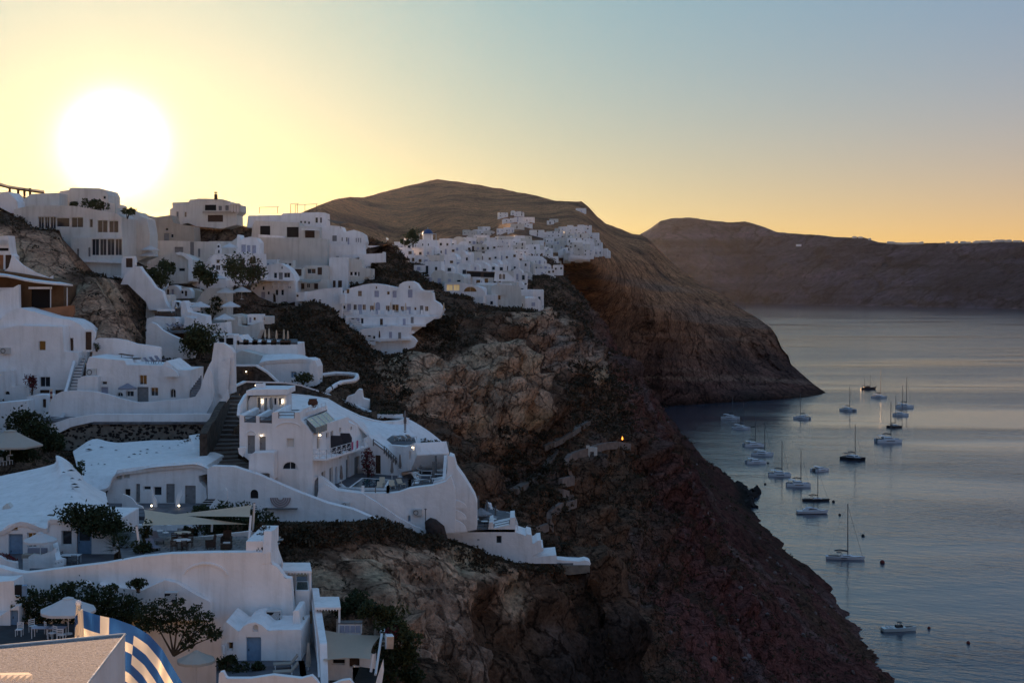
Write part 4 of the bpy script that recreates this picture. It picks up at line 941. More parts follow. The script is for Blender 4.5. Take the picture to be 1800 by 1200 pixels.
# pool deck
zd = 87.4
deck('pool_deck', [(575, 157), (592, 152), (640, 151), (690, 152), (722, 157), (735, 160), (720, 170), (700, 168), (640, 169), (612, 167)], zd, deckm)
o = top('swimming_pool', 'small plunge pool with white rim on the grey deck', 'pool', None, P(650, 850, 158))
pq = [(612, 154.5), (636, 162.5), (687, 161), (678, 153.5)]
deck('rim', pq, zd + .28, plaster, .4, o); c_ = (653, 158); deck('water', [(c_[0] + (a - c_[0]) * .86, c_[1] + (b - c_[1]) * .86) for a, b in pq], zd + .30, poolw, .05, o)
o = top('pool_terrace_rail', 'white posts and wooden rail round the pool deck', 'railing', None, P(650, 866, 152))
for a, b in (((638, 151), (682, 151)), ((682, 151), (720, 156)), ((720, 156), (735, 159))):
    A = Vector(((a[0] - 900) / F * a[1], a[1], zd)); B = Vector(((b[0] - 900) / F * b[1], b[1], zd)); railing(o, A, B, .8, 2, greywood, True, 2, r=.045)
    for v in (A, B): part('post', MB().box(v + Vector((0, 0, .5)), (.3, .3, 1.0)), plaster, o)
parasol('closed taupe parasol at the left edge of the pool', P(600, 857, 154), 2.4, 1.5, closed=True, m=greywood); parasol('closed taupe parasol at the right edge of the pool', P(689, 845, 158), 2.3, 1.5, closed=True, m=greywood); parasol('closed taupe parasol at the stair foot by the pool', P(703, 838, 162), 2.6, 1.5, closed=True, m=greywood)
for i, (x, y, rz) in enumerate(((612, 858, 1.2), (668, 862, 0), (690, 860, .2), (705, 857, .4), (672, 836, .1))): lounger(('first', 'second', 'third', 'fourth', 'fifth')[i] + ' lounger from the left around the plunge pool', Vector(((x - 900) / F * (155 + i), 154 + 1.2 * i, zd)), rz, 'loungers around the plunge pool', canvas if i else None)
bush('purple flowering shrub beside the brown door at the pool', P(648, 838, 165), 1.0, 2.6, 450, .16, leafr, 9)
# M7 terrace front wall
p152 = YP(150.6)
o = house('high white terrace wall under the pool deck', p152, [(549, 886), (553, 845), (560, 836), (575, 846), (592, 860), (635, 866), (682, 867), (700, 865), (720, 858), (735, 856), (760, 853), (783, 846), (792, 836), (800, 860), (800, 935), (740, 940), (690, 915), (640, 900), (600, 897), (572, 890)], 1.2,
          [('d', 547.5, 838, 559.5, 876, greydoor), ('ax', 716, 905, 722, 917, bluedoor)])
part('stair_parapet', slab_mb(YP(149.2), [YP(149.2).uv(*q) for q in [(592, 862), (612, 864), (636, 867), (660, 881), (700, 909), (730, 925), (746, 931), (735, 936), (690, 922), (640, 905), (590, 896), (555, 885), (560, 860), (570, 850)]], .5), plaster, o, bevel=.12)
ac_unit('air conditioner high on the terrace wall below the pool', p152.at(734, 905, .3), 1.0, .7); ac_unit('white air conditioner above the scrub bank under the terrace', P(608, 889, 148), .9, .4)
for i, (x, y0, y1, Y) in enumerate(((766, 802, 852, 160), (762, 812, 850, 158), (787, 778, 798, 168), (748, 895, 930, 149), (712, 742, 760, 178))):
    a = P(x, y1, Y); o = top('timber_post', ('tall timber post above the lower lounger terrace', 'short timber post beside the tall post on the lower terrace', 'timber post at the crest of the white hillside', 'thin dark pole against the terrace wall by the rock', 'grey timber post on the white hillside above the sun deck')[i], 'post', None, a)
    part('shaft', MB().tube([a, P(x, y0, Y)], .13 if i != 3 else .05, 7), greywood, o); part('cap', MB().lathe([(.001, .12), (.16, .05), (.15, 0)], P(x, y0, Y), 7), greywood, o)
# N: lower right complex
pN = YP(155)
o = house('white lower terrace with loungers and wooden rails on the point', pN, [(722, 930), (724, 850), (735, 848), (737, 858), (760, 854), (762, 846), (782, 842), (786, 828), (789, 800), (797, 803), (802, 822), (815, 840), (826, 858), (834, 872), (838, 884), (838, 930), (790, 940), (740, 935)], 3)
deck('lounger_terrace', [(724, 153.5), (785, 153.5), (792, 164), (740, 166)], P(750, 853, 154).z + .05, deckm, parent=o)
wall(o, Plane(783, 155, 795, 168), [(783, 848), (786, 800), (795, 801), (796, 830)], .35, name='side_parapet'); wall(o, YP(167), [(735, 830), (752, 805), (789, 802), (789, 842), (735, 842)], .4, name='back_wall')
railing(o, P(728, 858, 153.5), P(757, 855, 153.5), .8, 2, greywood, True, 2, r=.05); railing(o, P(733, 842, 160), P(755, 803, 167.5), .8, 2, greywood, True, 2, r=.05); railing(o, P(755, 803, 167.5), P(790, 803, 167.5), .6, 1, greywood, True, 1, r=.07)
for i, (x, y) in enumerate(((742, 848), (744, 840), (746, 832), (774, 846), (776, 838), (778, 831))): lounger('white lounger ' + ('front left', 'middle left', 'back left', 'front right', 'middle right', 'back right')[i] + ' on the lower lounger terrace', P(x, y, 156 + 3 * (i % 3)), 1.5 if i < 3 else -1.5, 'loungers on the lower terrace', back=25)
for i, (x, y, r) in enumerate(((806, 880, 14), (806, 898, 17), (804, 916, 20))):
    pl = YP(153.5 - i * 1.2); part('curved_fin', slab_mb(pl, [pl.uv(790, y + r * .9)] + [pl.uv(790 + 30 * math.sin(a), y + r * .9 - r * math.cos(a) * 1.1) for a in [k * math.pi / 16 for k in range(9)]], .35), plaster, o, bevel=.06)
part('buttress', slab_mb(YP(153.6), [YP(153.6).uv(*q) for q in [(766, 930), (770, 905), (778, 880), (784, 862), (787, 865), (786, 932)]], .8), plaster, o, bevel=.1)
pl = YP(160)
o = house('white cliff-end house with small shuttered window and stepped parapets', pl, [(785, 945), (788, 928), (800, 925), (825, 925), (827, 934), (858, 930), (860, 918), (866, 917), (868, 928), (896, 922), (897, 910), (905, 909), (906, 935), (918, 939), (924, 941), (926, 938), (934, 940), (936, 955), (940, 954), (944, 950), (951, 949), (952, 962), (955, 962), (955, 968), (937, 976), (937, 979), (978, 975), (979, 990), (940, 990), (905, 988), (860, 975), (826, 958)], 5, [('w', 872, 941, 882, 955), ('x', 838, 947, 843, 950, darkhole)])
railing(o, pl.at(828, 935, -.2), pl.at(858, 930.5, -.2), .55, 2, greywood, r=.04); railing(o, pl.at(868, 929, -.2), pl.at(896, 923, -.2), .55, 2, greywood, r=.04)
deck('breakfast_terrace', [(822, 160), (905, 160), (905, 172), (838, 176)], P(860, 930, 160).z, slate, parent=o)
pl2 = Plane(838, 177, 912, 170)
wall(o, pl2, [(838, 905), (839, 883), (848, 882), (850, 886), (852, 882), (859, 884), (862, 896), (872, 897), (876, 906), (884, 908), (886, 903), (893, 906), (895, 914), (905, 916), (905, 935)], .4, name='back_parapet')
for (a, b) in (((858, 889), (872, 901)), ((874, 900), (886, 910)), ((892, 905), (904, 910))): railing(o, pl2.at(*a, .1) - Vector((0, 0, .2)), pl2.at(*b, .1) - Vector((0, 0, .2)), .6, 2, steel, r=.035)
railing(o, P(904, 915, 170), P(910, 932, 161), .8, 2, steel, True, 3, r=.035)
for i, (x, y, h) in enumerate(((841, 872, 30), (856, 880, 30), (871, 890, 28))):
    a = P(x, y + h, 170); q = top('timber_post', ('left', 'middle', 'right')[i] + ' timber parasol post on the cliff-end terrace', 'post', 'posts on the cliff-end terrace', a); part('shaft', MB().tube([a, P(x, y, 170)], .10, 6), greywood, q); part('cap', MB().lathe([(.001, .1), (.13, .04), (.12, 0)], P(x, y, 170), 6), greywood, q)
for i, (x, y, r) in enumerate(((845, 913, 1.3), (858, 921, 1.1))): parasol(('upper', 'lower')[i] + ' low grey thatched parasol on the cliff-end terrace', P(x, y, 165), 1.3, r, mat('thatch', (.35, .33, .34), .95, .4, 6, .03, 20), 6)
for i, (x, y) in enumerate(((835, 922), (852, 926), (866, 922))): table(('left', 'middle', 'right')[i] + ' small table on the cliff-end terrace', P(x, y, 162), .45, .7, True, steel, None, 'tables on the cliff-end terrace')
o = house('low white parapet ending in a rounded tip on a stone base', YP(163), [(975, 990), (978, 983), (1000, 985), (1018, 986), (1028, 984), (1035, 986), (1039, 990), (1037, 993), (1010, 993), (979, 992)], 2.2, (), name='parapet_wall', cat='wall')
wall(o, YP(162.6), [(930, 988), (960, 991), (1010, 993.5), (1037, 993.5), (1037, 1006), (1000, 1010), (940, 1000)], 2.4, mortarstone, name='stone_base')
deck('point_floor', [(936, 162), (1036, 163.4), (1036, 166), (940, 169)], P(990, 986, 163).z - .2, slate)
# brown stone lane wall behind the centre house
o = top('lane_wall', 'long dark stone lane wall with white coping curving behind the centre house', 'wall', None, P(560, 700, 200))
crest = [(408, 680, 194), (430, 670, 197), (458, 671, 200), (500, 672, 203), (530, 677, 205), (570, 690, 206), (606, 704, 206), (640, 719, 204), (665, 728, 202), (690, 733, 200), (717, 735, 198)]
foot = [(408, 700, 193), (430, 690, 196), (458, 692, 199), (500, 690, 202), (530, 694, 204), (575, 704, 205), (606, 721, 205), (640, 736, 203), (665, 743, 201), (690, 742, 199), (717, 737, 197.6)]
part('masonry', loft_mb([crest, foot], 1.0, 3), stonem, o)
cop = MB(); pts = [P(a, b, c) for a, b, c in crest]
for i in range(len(pts) - 1):
    a, b = pts[i] + Vector((0, .1, .06)), pts[i + 1] + Vector((0, .1, .06)); d = (b - a); n = Vector((-d.y, d.x, 0)).normalized() * .28
    cop.add([a - n, a + n, b + n, b - n] + [v - Vector((0, 0, .22)) for v in (a - n, a + n, b + n, b - n)], [(0, 3, 2, 1), (0, 1, 5, 4), (1, 2, 6, 5), (2, 3, 7, 6), (3, 0, 4, 7)])
part('coping', cop, plaster, o)
o = house('long white vaulted house with blue window behind the dark lane wall', YP(214), [(432, 668), (440, 655), (455, 640), (470, 634), (545, 631), (553, 634), (558, 645), (558, 678), (545, 680), (500, 674), (432, 674)], 6, [('w', 511, 653, 521, 664, bluedoor)])
part('vault', loft_mb([[(460, 630, 219), (470, 623, 219), (530, 623, 219), (540, 631, 219)], [(452, 644, 213.8), (468, 634, 213.8), (546, 631, 213.8), (556, 642, 213.8)]], .5), plaster, o, True)
wall(o, YP(213), [(543, 682), (543, 645), (547, 634), (553, 633), (558, 643), (559, 676)], 1.2, name='corner_pier')
o = house('dark stone gate wall with small wooden door and lamp at the lane', YP(207), [(410, 680), (410, 643), (450, 643), (470, 655), (488, 671), (470, 674)], .8, [('d', 435, 653, 447, 669, brown)], m=stonem, name='gate_wall', cat='wall')
part('coping', slab_mb(YP(206.8), [YP(206.8).uv(*q) for q in [(410, 641), (450, 641), (470, 653), (489, 671), (487, 673), (469, 656), (449, 644), (410, 644)]], 1.0), plaster, o)
lamp(433, 653, YP(206.9), 'lit lamp beside the wooden door in the dark gate wall'); lamp(449.5, 677, YP(196), 'lit lamp at the stone lane wall above the penthouse')
bush('low dark shrub in front of the long vaulted house', P(532, 676, 209), 2.2, 1.5, 600, .2, leafg, 21)
o = house('white block wall stepping beside the lane', YP(205), [(608, 704), (610, 697), (622, 693), (629, 684), (635, 685), (637, 700), (648, 703), (648, 720), (640, 719)], 2, (), name='block_wall', cat='wall')
o = top('garden_path_wall', 'thin white curb curving round the garden right of the vaulted house', 'wall', None, P(600, 680, 215))
cb = MB(); pts = [P(558, 660, 226), P(590, 656, 228), P(614, 657, 228), P(627, 659, 226), P(628, 665, 222), P(622, 669, 218), P(600, 672, 214), P(590, 677, 211), P(576, 687, 207)]; cb.tube(pts, .35, 6); part('curb', cb, plaster, o)
o = top('planter', 'narrow planter with low plants at the end of the lane wall', 'planter', None, P(685, 730, 200)); part('trough', MB().box(P(686, 731, 200), (3.6, .8, .5)), plaster, o); part('plants', leaf_mb([(P(684, 726, 200), (1.6, .4, .35))], 260, .14, 3), leafd, o)
# a person in dark clothes on the lane
pp = P(405, 694, 188)
def skin_person(name, label, base, h, joints, edges, radii, m):
    me = bpy.data.meshes.new(name); me.from_pydata([Vector(j) * h for j in joints], edges, []); o = bpy.data.objects.new(name, me); COL.objects.link(o); o.location = base
    me.materials.append(m); sk_ = o.modifiers.new('skin', 'SKIN'); o.modifiers.new('sub', 'SUBSURF').levels = 1
    for i, r in enumerate(radii): me.skin_vertices[0].data[i].radius = (r * h, r * h); me.skin_vertices[0].data[i].use_root = (i == 0)
    return tag(o, label, 'person')
person = skin_person('person', 'person in dark clothes walking down the stone lane', pp, 1.7,
    [(0, 0, .53), (0, 0, .68), (0, 0, .80), (0, 0, .87), (0, -.01, .95), (.055, .03, .50), (.06, .06, .28), (.06, .12, .03), (.06, .06, .01), (-.055, -.03, .50), (-.06, -.05, .28), (-.06, -.02, .03), (-.06, -.09, .01), (.12, 0, .79), (.15, .04, .62), (.15, -.02, .48), (-.12, 0, .79), (-.15, -.03, .62), (-.14, -.10, .50)],
    [(0, 1), (1, 2), (2, 3), (3, 4), (0, 5), (5, 6), (6, 7), (7, 8), (0, 9), (9, 10), (10, 11), (11, 12), (2, 13), (13, 14), (14, 15), (2, 16), (16, 17), (17, 18)],
    [.085, .085, .09, .04, .068, .06, .045, .03, .025, .06, .045, .03, .025, .045, .032, .022, .045, .032, .022], mat('dark_clothes', (.03, .028, .035), .9))
part('shirt_bundle', MB().lathe([(.001, .12), (.10, .1), (.14, 0), (.1, -.12), (.001, -.14)], pp + Vector((.05, -.1, 1.15)), 8), mat('pale_cloth', (.45, .40, .42), .9), person, True)
bpy.data.objects[person.children[0].name].location = -pp
# ================================================================ B: lowest complex, C: sail terrace, D: cave house with blue doors
pB = YP(106)
o = house('big white lower wall with shallow arch relief under the sail terrace', pB,
      [(-60, 1260), (-60, 985), (0, 997), (20, 1003), (43, 1007), (70, 1004), (100, 1000), (183, 990), (245, 979), (300, 973), (380, 971), (476, 970), (476, 990), (487, 996), (496, 1008), (501, 1016), (511, 1016), (516, 1073), (520, 1260)], .9,
      (), name='terrace_wall', cat='wall', bevel=.18)
wall(o, Plane(476, 106, 503, 118), [(476, 992), (476, 972), (478, 932), (484, 931), (490, 965), (497, 985), (503, 1000), (503, 1022), (495, 1012), (486, 998)], .6, name='end_wall')
arch = MB(); pts = [pB.at(361 + 38 * math.cos(a), 1009 - 19 * math.sin(a) ** 1.3, .04) for a in [math.pi * k / 16 for k in range(17)]]; arch.tube(pts, .10, 5); part('arch_relief', arch, plaster, o)
wall(o, YP(105.2), [(170, 1080), (171, 1024), (180, 1029), (250, 1037), (290, 1019), (310, 1024), (345, 1045), (370, 1058), (370, 1090), (170, 1090)], .9, name='buttress', bevel=.25)
deck('sail_terrace', [(215, 106.5), (478, 106.5), (482, 116), (300, 116), (205, 119)], 89.2, slate)
o = top('terrace_parapet', 'low white parapet at the far side of the sail terrace', 'wall', None, P(350, 935, 116))
pts = [(200, 934, 119), (225, 941, 117), (245, 947, 116), (280, 950, 116), (300, 949, 116), (370, 941, 116), (440, 933, 116), (482, 930, 116)]
for i in range(len(pts) - 1):
    (x0, y0, Y0), (x1, y1, Y1) = pts[i], pts[i + 1]; pl = Plane(x0, Y0, x1, Y1); part('segment', slab_mb(pl, [pl.uv(x0, y0), pl.uv(x1, y1), pl.uv(x1, y1 + 18), pl.uv(x0, y0 + 18)], .35), plaster, o, bevel=.05)
# paving stones of the sail terrace
o = top('terrace_paving', 'pale paving slabs of the sail terrace floor', 'paving', None, P(380, 960, 110)); rr = random.Random(2)
o['kind'] = 'structure'; del o['category']
pm = mat('paving_slab', (.30, .285, .28), .85, .3, 1.5, .01, 8); me_ = MB().box((0, 0, 0), (.66, .44, .05)).mesh('slab')
me_.materials.append(pm)
for i in range(13):
    for j in range(9):
        x = -28.0 + i * .72 + (.36 if j % 2 else 0); y = 108.2 + j * .9
        for s in (0,):
            q = bpy.data.objects.new('paving_slab', me_); COL.objects.link(q); q.parent = o; q.location = Vector((x, y, 89.2 + .03 + rr.uniform(-.006, .006))) - o.location; q.scale = (1.0, 1.9, 1)
# shade sails
def sail(label, pts, m=None, sag=.35):
    c = sum((Vector(p) for p in pts), Vector()) / len(pts); o = top('shade_sail', label, 'shade sail', 'shade sails', c); mb = MB(); n = 8; k = len(pts)
    if k == 3:
        idx = {}; vs = []
        for i in range(n + 1):
            for j in range(n + 1 - i):
                a, b = i / n, j / n; w = 1 - a - b; p = Vector(pts[0]) * w + Vector(pts[1]) * a + Vector(pts[2]) * b
                pull = 4 * (a * b + b * w + w * a) / 3; p = p + (c - p) * .16 * (1 - min(1, 27 * a * b * w)) * pull; p.z -= sag * 27 * a * b * w * .6; idx[i, j] = len(vs); vs.append(p)
        fs = []
        for i in range(n):
            for j in range(n - i):
                fs.append((idx[i, j], idx[i + 1, j], idx[i, j + 1]))
                if j < n - i - 1: fs.append((idx[i + 1, j], idx[i + 1, j + 1], idx[i, j + 1]))
    else:
        vs = []
        for i in range(n + 1):
            for j in range(n + 1):
                u, v = i / n, j / n; p = (Vector(pts[0]) * (1 - u) + Vector(pts[1]) * u) * (1 - v) + (Vector(pts[3]) * (1 - u) + Vector(pts[2]) * u) * v
                e = max(4 * u * (1 - u) * (1 - 4 * v * (1 - v)), 4 * v * (1 - v) * (1 - 4 * u * (1 - u))); p = p + (c - p) * .14 * e; p.z -= sag * 16 * u * v * (1 - u) * (1 - v); vs.append(p)
        fs = [(i * (n + 1) + j, i * (n + 1) + j + 1, (i + 1) * (n + 1) + j + 1, (i + 1) * (n + 1) + j) for i in range(n) for j in range(n)]
    mb.add(vs, fs); part('cloth', mb, m or canvas, o, True)
    return o
sail('long front triangular sail over the paved terrace', [P(250, 923, 110), P(253, 895, 117), P(436, 921, 112)])
sail('rear triangular sail hung from the two tall poles', [P(285, 906, 118), P(444, 887, 114), P(441, 908, 110)])
sail('four cornered beige sail over the lowest deck', [P(566, 1106, 103), P(670, 1116, 103), P(652, 1158, 96), P(568, 1160, 96)], mat('sand_canvas', (.66, .52, .40), .9, .06, 2, trans=.3))
for i, (a, b) in enumerate((((247, 978, 109), (240, 924, 109)), ((436, 968, 108), (441, 905, 109)), ((444, 940, 114), (447, 884, 114)), ((372, 934, 116), (373, 912, 116)), ((652, 1180, 95), (657, 1148, 95)), ((660, 1185, 96), (671, 1114, 101)))):
    A, B = P(*a), P(*b); o = top('sail_pole', ('leaning white pole at the left end of the front sail', 'white pole at the right end of the front sail', 'tall white pole behind the terrace holding the rear sail', 'short white post under the middle of the sails', 'thick white post at the corner of the lowest deck', 'slim leaning post at the outer corner of the lowest deck')[i], 'pole', 'sail poles', A)
    part('shaft', MB().tube([A, B], .09, 8), steel, o); part('cap', MB().lathe([(.001, .06), (.1, .02), (.1, 0)], B, 8), blackm, o)
# terrace furniture
wick = mat('brown_wicker', (.07, .04, .028), .8, .4, 12, .01, 40)
zt = 89.23
def W(px, Y, z): return Vector(((px - 900) / F * Y, Y, z))
for i, (px, Y) in enumerate(((321, 113.6), (320, 110.3))):
    table(('rear', 'front')[i] + ' round white table on the paved terrace', W(px, Y, zt), .68, .76, True, steel, blackm, 'round tables on the paved terrace')
    for j, (dx, dy, rz) in enumerate(((-.42, -.85, math.pi), (.42, -.85, math.pi), (-.42, .8, 0), (.42, .8, 0))): chair(('near left', 'near right', 'far left', 'far right')[j] + ' dark chair at the ' + ('rear', 'front')[i] + ' round table', W(px, Y, zt) + Vector((dx, dy, 0)), rz, 'dark chairs at the round tables', wick)
def armchair(label, p, rz, recl=0):
    o = thing('armchair', label, 'armchair', 'brown wicker armchairs', p, rz)
    MB().box((0, -.02, .36), (.62, .62, .16)).build('seat', wick, o); MB().box((0, .32, .74), (.66, .1, .72), rx=-.2).build('backrest', wick, o)
    for s in (-.36, .36): MB().box((s, 0, .42), (.1, .7, .46)).build('armrest', wick, o)
    for x in (-.34, .34):
        for y in (-.3, .3): MB().box((x, y, .14), (.07, .07, .28)).build('leg', wick, o)
    return o
armchair('left brown wicker armchair facing right on the paved terrace', W(370, 110.5, zt), -1.2); armchair('right brown wicker armchair with high back by the parapet', W(398, 112.3, zt), 0)
o = thing('footstool', 'brown wicker footstool with folded white towel', 'footstool', None, W(398, 110.2, zt)); MB().box((0, 0, .28), (.8, .7, .4)).build('stool_body', wick, o); MB().box((0, .1, .53), (.5, .3, .09)).build('towel', whitecanvas, o)
for i, (px, Y) in enumerate(((275, 113), (268, 110))): lounger(('rear', 'front')[i] + ' dark lounger beside the terrace palm', W(px, Y, zt), .6, 'dark loungers on the paved terrace', greycanvas, blackm, 40)
o = top('planter_box', 'long planter of dry shrubs on the end wall of the paved terrace', 'planter', None, P(461, 968, 107)); part('trough', MB().box(P(462, 950, 110), (1.3, 7, 1.2)), plaster, o); part('plants', leaf_mb([(P(459, 962, 107), (.55, .6, .5)), (P(461, 950, 109.5), (.6, 1.2, .6)), (P(463, 938, 112), (.6, 1.2, .6)), (P(459, 930, 114), (.5, .8, .5))], 900, .17, 8), leafb, o)
# palm
def palm(label, p, h, n, L, seed):
    o = top('palm_bush', label, 'palm', None, p); rr = random.Random(seed); tb = MB().tube([p, p + Vector((0, 0, h))], [.22, .16], 7); part('trunk', tb, barkm, o); c = p + Vector((0, 0, h)); fr = MB()
    for i in range(n):
        a = rr.uniform(0, 6.28); e = rr.uniform(-.1, 1.25); l = L * rr.uniform(.7, 1.1); d = Vector((math.cos(a) * math.cos(e), math.sin(a) * math.cos(e), math.sin(e))); s = Vector((-math.sin(a), math.cos(a), 0))
        for k in range(9):
            t = -1 + 2 * k / 8; q = (d + s * t * .75).normalized(); m_ = c + d * l * .45; tip = m_ + q * l * .6 + Vector((0, 0, -.12 * l * abs(t))); wdt = s * .05 * l * .6
            fr.add([m_ - wdt * .5, m_ + wdt * .5, tip], [(0, 1, 2)])
        fr.tube([c, c + d * l * .45], .02, 3, False)
    part('fronds', fr, leafd, o); return o
palm('dense fan palm at the left end of the paved terrace', P(212, 985, 112), .9, 46, 1.9, 3)
bush('dark shrub hanging over the white wall right of the palm', P(250, 978, 109), 1.3, .9, 500, .15, leafd, 31); bush('tall thin plant beside the terrace palm', P(256, 960, 111), .5, 1.5, 260, .15, leafd, 32); bush('dark hedge behind the sail terrace parapet', P(220, 940, 119), 2.0, 1.0, 500, .16, leafd, 33)
# garden strip and small court behind the parapet
deck('court_floor', [(205, 138), (370, 138), (372, 120), (300, 119), (215, 121)], 86.9, slate)
o = house('low white court wall with blue stripes behind the sails', YP(132), [(203, 935), (204, 905), (217, 903), (218, 912), (234, 914), (236, 922), (300, 923), (310, 918), (350, 922), (350, 940)], .5, (), name='court_wall', cat='wall')
for i, (x, y) in enumerate(((281, 925), (291, 928))): parasol(('left', 'right')[i] + ' small closed white parasol in the court behind the sails', P(x, y + 8, 128), 1.6, 1, closed=True, m=whitecanvas, group='closed white parasols in the court')
for i, (x, y, s) in enumerate(((350, 915, 1.6), (400, 920, 2.2), (430, 915, 2.0), (455, 925, 1.8), (380, 935, 1.5), (330, 935, 1.0))): bush('dark shrub ' + ('first', 'second', 'third', 'fourth', 'fifth', 'sixth')[i] + ' in the row behind the sail terrace', P(x, y + 10, 125), s, s * .9, 700, .17, leafd, 40 + i, group='shrubs behind the sail terrace')
# ---------------------------------------------------------------- D
p119 = YP(119)
o = house('white cave house with two blue doors and rounded roof', p119, [(-60, 1020), (-60, 935), (0, 934), (15, 922), (35, 917), (60, 920), (82, 934), (84, 914), (90, 916), (200, 918), (200, 975), (165, 977), (140, 985), (60, 1015)], 8,
      [('w', 20, 924, 31, 932), ('d', 15, 938, 40, 990, bluedoor), ('w', 48, 936, 64, 962), ('x', 108, 932, 126, 958), ('d', 135, 925, 161, 974, bluedoor)])
part('door_glass', slab_mb(p119, rect(p119, 139, 928, 157, 950), .05, off=-.14), glass, o)
part('roof', loft_mb([[(-60, 850, 140), (0, 837, 140), (50, 826, 140), (95, 814, 140), (99, 799, 140), (122, 812, 140), (142, 832, 140), (152, 847, 140), (186, 866, 140)],
                      [(-60, 870, 133), (0, 865, 133), (50, 855, 133), (95, 845, 133), (110, 838, 133), (125, 840, 133), (145, 852, 133), (165, 866, 133), (190, 884, 133)],
                      [(-60, 905, 125), (0, 900, 125), (50, 896, 125), (90, 890, 125), (110, 886, 125), (130, 885, 125), (150, 888, 125), (170, 894, 125), (196, 902, 125)],
                      [(-60, 935, 118.8), (0, 934, 118.8), (35, 917, 118.8), (80, 930, 118.8), (88, 914, 118.8), (120, 916, 118.8), (150, 917, 118.8), (175, 918, 118.8), (201, 918, 118.8)]], .4, 4, .14, 5), plaster, o, True)
part('roof_niche', slab_mb(YP(126), [YP(126).uv(*q) for q in [(2, 905), (5, 890), (12, 884), (18, 890), (19, 903), (6, 912)]], .8), plaster2, o, bevel=.1)
mb = MB()
for x, y, s in ((112, 829, .2), (125, 826, .4), (127, 840, .25), (131, 850, .35), (135, 855, .3), (128, 858, .15), (92, 806, .3), (126, 872, .12), (140, 842, .2)):
    c = P(x, y, np.interp(y, [799, 840, 885], [139, 132.5, 124.5]) - .6); ring = [c + Vector((s * math.cos(k), s * .6 * math.sin(k), -.05)) for k in [j * 2 * math.pi / 6 for j in range(6)]]; mb.add([c + Vector((0, 0, s * .2))] + ring, [(0, k + 1, (k + 1) % 6 + 1) for k in range(6)])
part('embedded_stones', mb, blackstone, o, kind='stuff')
zD = 87.2
deck('front_yard', [(-60, 119.2), (200, 119.2), (200, 109), (0, 107.2), (-60, 107.2)], zD, deckm)
o = top('seating_wall', 'rounded white seating wall round the sofa corner', 'wall', None, W(75, 113, zD))
for y0, Y in ((967, 116.5),):
    ws = YP(113); part('front_wall', slab_mb(ws, [ws.uv(*q) for q in [(50, 1004), (50, 978), (56, 974), (70, 976), (92, 968), (98, 962), (100, 978), (113, 984), (113, 995), (85, 1002), (60, 1006)]], .5), plaster, o, bevel=.12)
    ws = Plane(88, 118, 98, 112); part('side_wall', slab_mb(ws, [ws.uv(*q) for q in [(86, 980), (87, 957), (92, 952), (96, 970), (99, 985), (90, 990)]], .4), plaster, o, bevel=.12)
o = top('sofa', 'low curved sofa with grey cushions behind the seating wall', 'sofa', None, W(66, 115, zD)); part('seat', MB().box(W(66, 116.3, zD + .35), (2.4, .8, .4)), taupe, o, bevel=.05)
for k in range(4): part('cushion', MB().box(W(54 + 8 * k, 116.6, zD + .75), (.5, .2, .45), rx=-.2), greycanvas, o, bevel=.06)
parasol('white scalloped parasol over the sofa corner', W(71, 113.6, zD), 2.75, 1.36, whitecanvas, 8); table('small round table under the white scalloped parasol', W(62, 113.8, zD), .55, .5, True, steel)
o = top('picket_gate', 'small white picket gate beside the seating wall', 'gate', None, P(46, 1004, 111))
for k in range(6): part('picket', MB().box(P(41 + 2 * k, 992, 111), (.06, .05, 1.0)), steel, o)
part('rail', MB().box(P(46, 988, 111) + Vector((0, .06, 0)), (.55, .04, .07)), steel, o)
o = top('planter_wall', 'rounded white planter with red flowers at the left edge', 'planter', None, P(10, 1000, 111)); ws = YP(110.5); part('front', slab_mb(ws, [ws.uv(*q) for q in [(-60, 1010), (-60, 975), (0, 977), (12, 985), (28, 988), (29, 1002), (20, 1004), (0, 998)]], .5), plaster, o, bevel=.12); part('flowers', leaf_mb([(P(18, 984, 111), (.5, .3, .35)), (P(5, 978, 111), (.6, .3, .3))], 300, .1, 3), leafr, o)
table('square white table with chairs on the dark yard floor', W(124, 115, zD), .8, .7, False, steel, steel)
for i, (x, Y, rz) in enumerate(((113, 115.3, 1.5), (132, 114, 3.1))): chair(('left', 'front')[i] + ' grey chair at the square yard table', W(x, Y, zD), rz, 'chairs at the square yard table', greywood)
o = top('low_wall', 'low white wall with three square holes in the yard', 'wall', None, P(106, 990, 111)); ws = YP(111.5); wall(o, ws, [(96, 998), (96, 985), (113, 981), (113, 991)], .3, ops=[('x', 97, 989, 99, 991.5, darkhole), ('x', 102, 987.5, 104, 990, darkhole), ('x', 107.5, 986, 109.5, 988.5, darkhole)], small=True, bevel=.04)
b_ = bush('spreading dark tree over the white cave house roof', P(200, 958, 118.3), 2.6, 2.2, 3200, .16, leafd, 51, ry=1.6, trunk=False, name='roof_tree', cat='tree', clumps=10)
bl = b_.children[0]; bl.location = (-1.75, 0, .55)
tb = MB(); p0 = P(200, 960, 118.3); tb.tube([p0, P(201, 935, 118.3), P(203, 915, 118.3), P(196, 900, 118.5)], [.12, .10, .08, .03], 6); tb.tube([P(202, 922, 118.3), P(180, 908, 118.5), P(160, 905, 118.5)], [.07, .05, .02], 5); part('trunk', tb, barkm, b_)
o = top('roof_table', 'small dark outdoor table on the white roof beside the tree', 'table', None, P(102, 916, 121)); part('table_top', MB().box(P(95, 905, 121), (1.0, .6, .05), ry=.05), blackm, o); part('leg', MB().tube([P(102, 916, 121), P(99, 905, 121)], .04, 5), blackm, o); part('base', MB().box(P(103, 917, 121), (.6, .1, .05)), blackm, o)
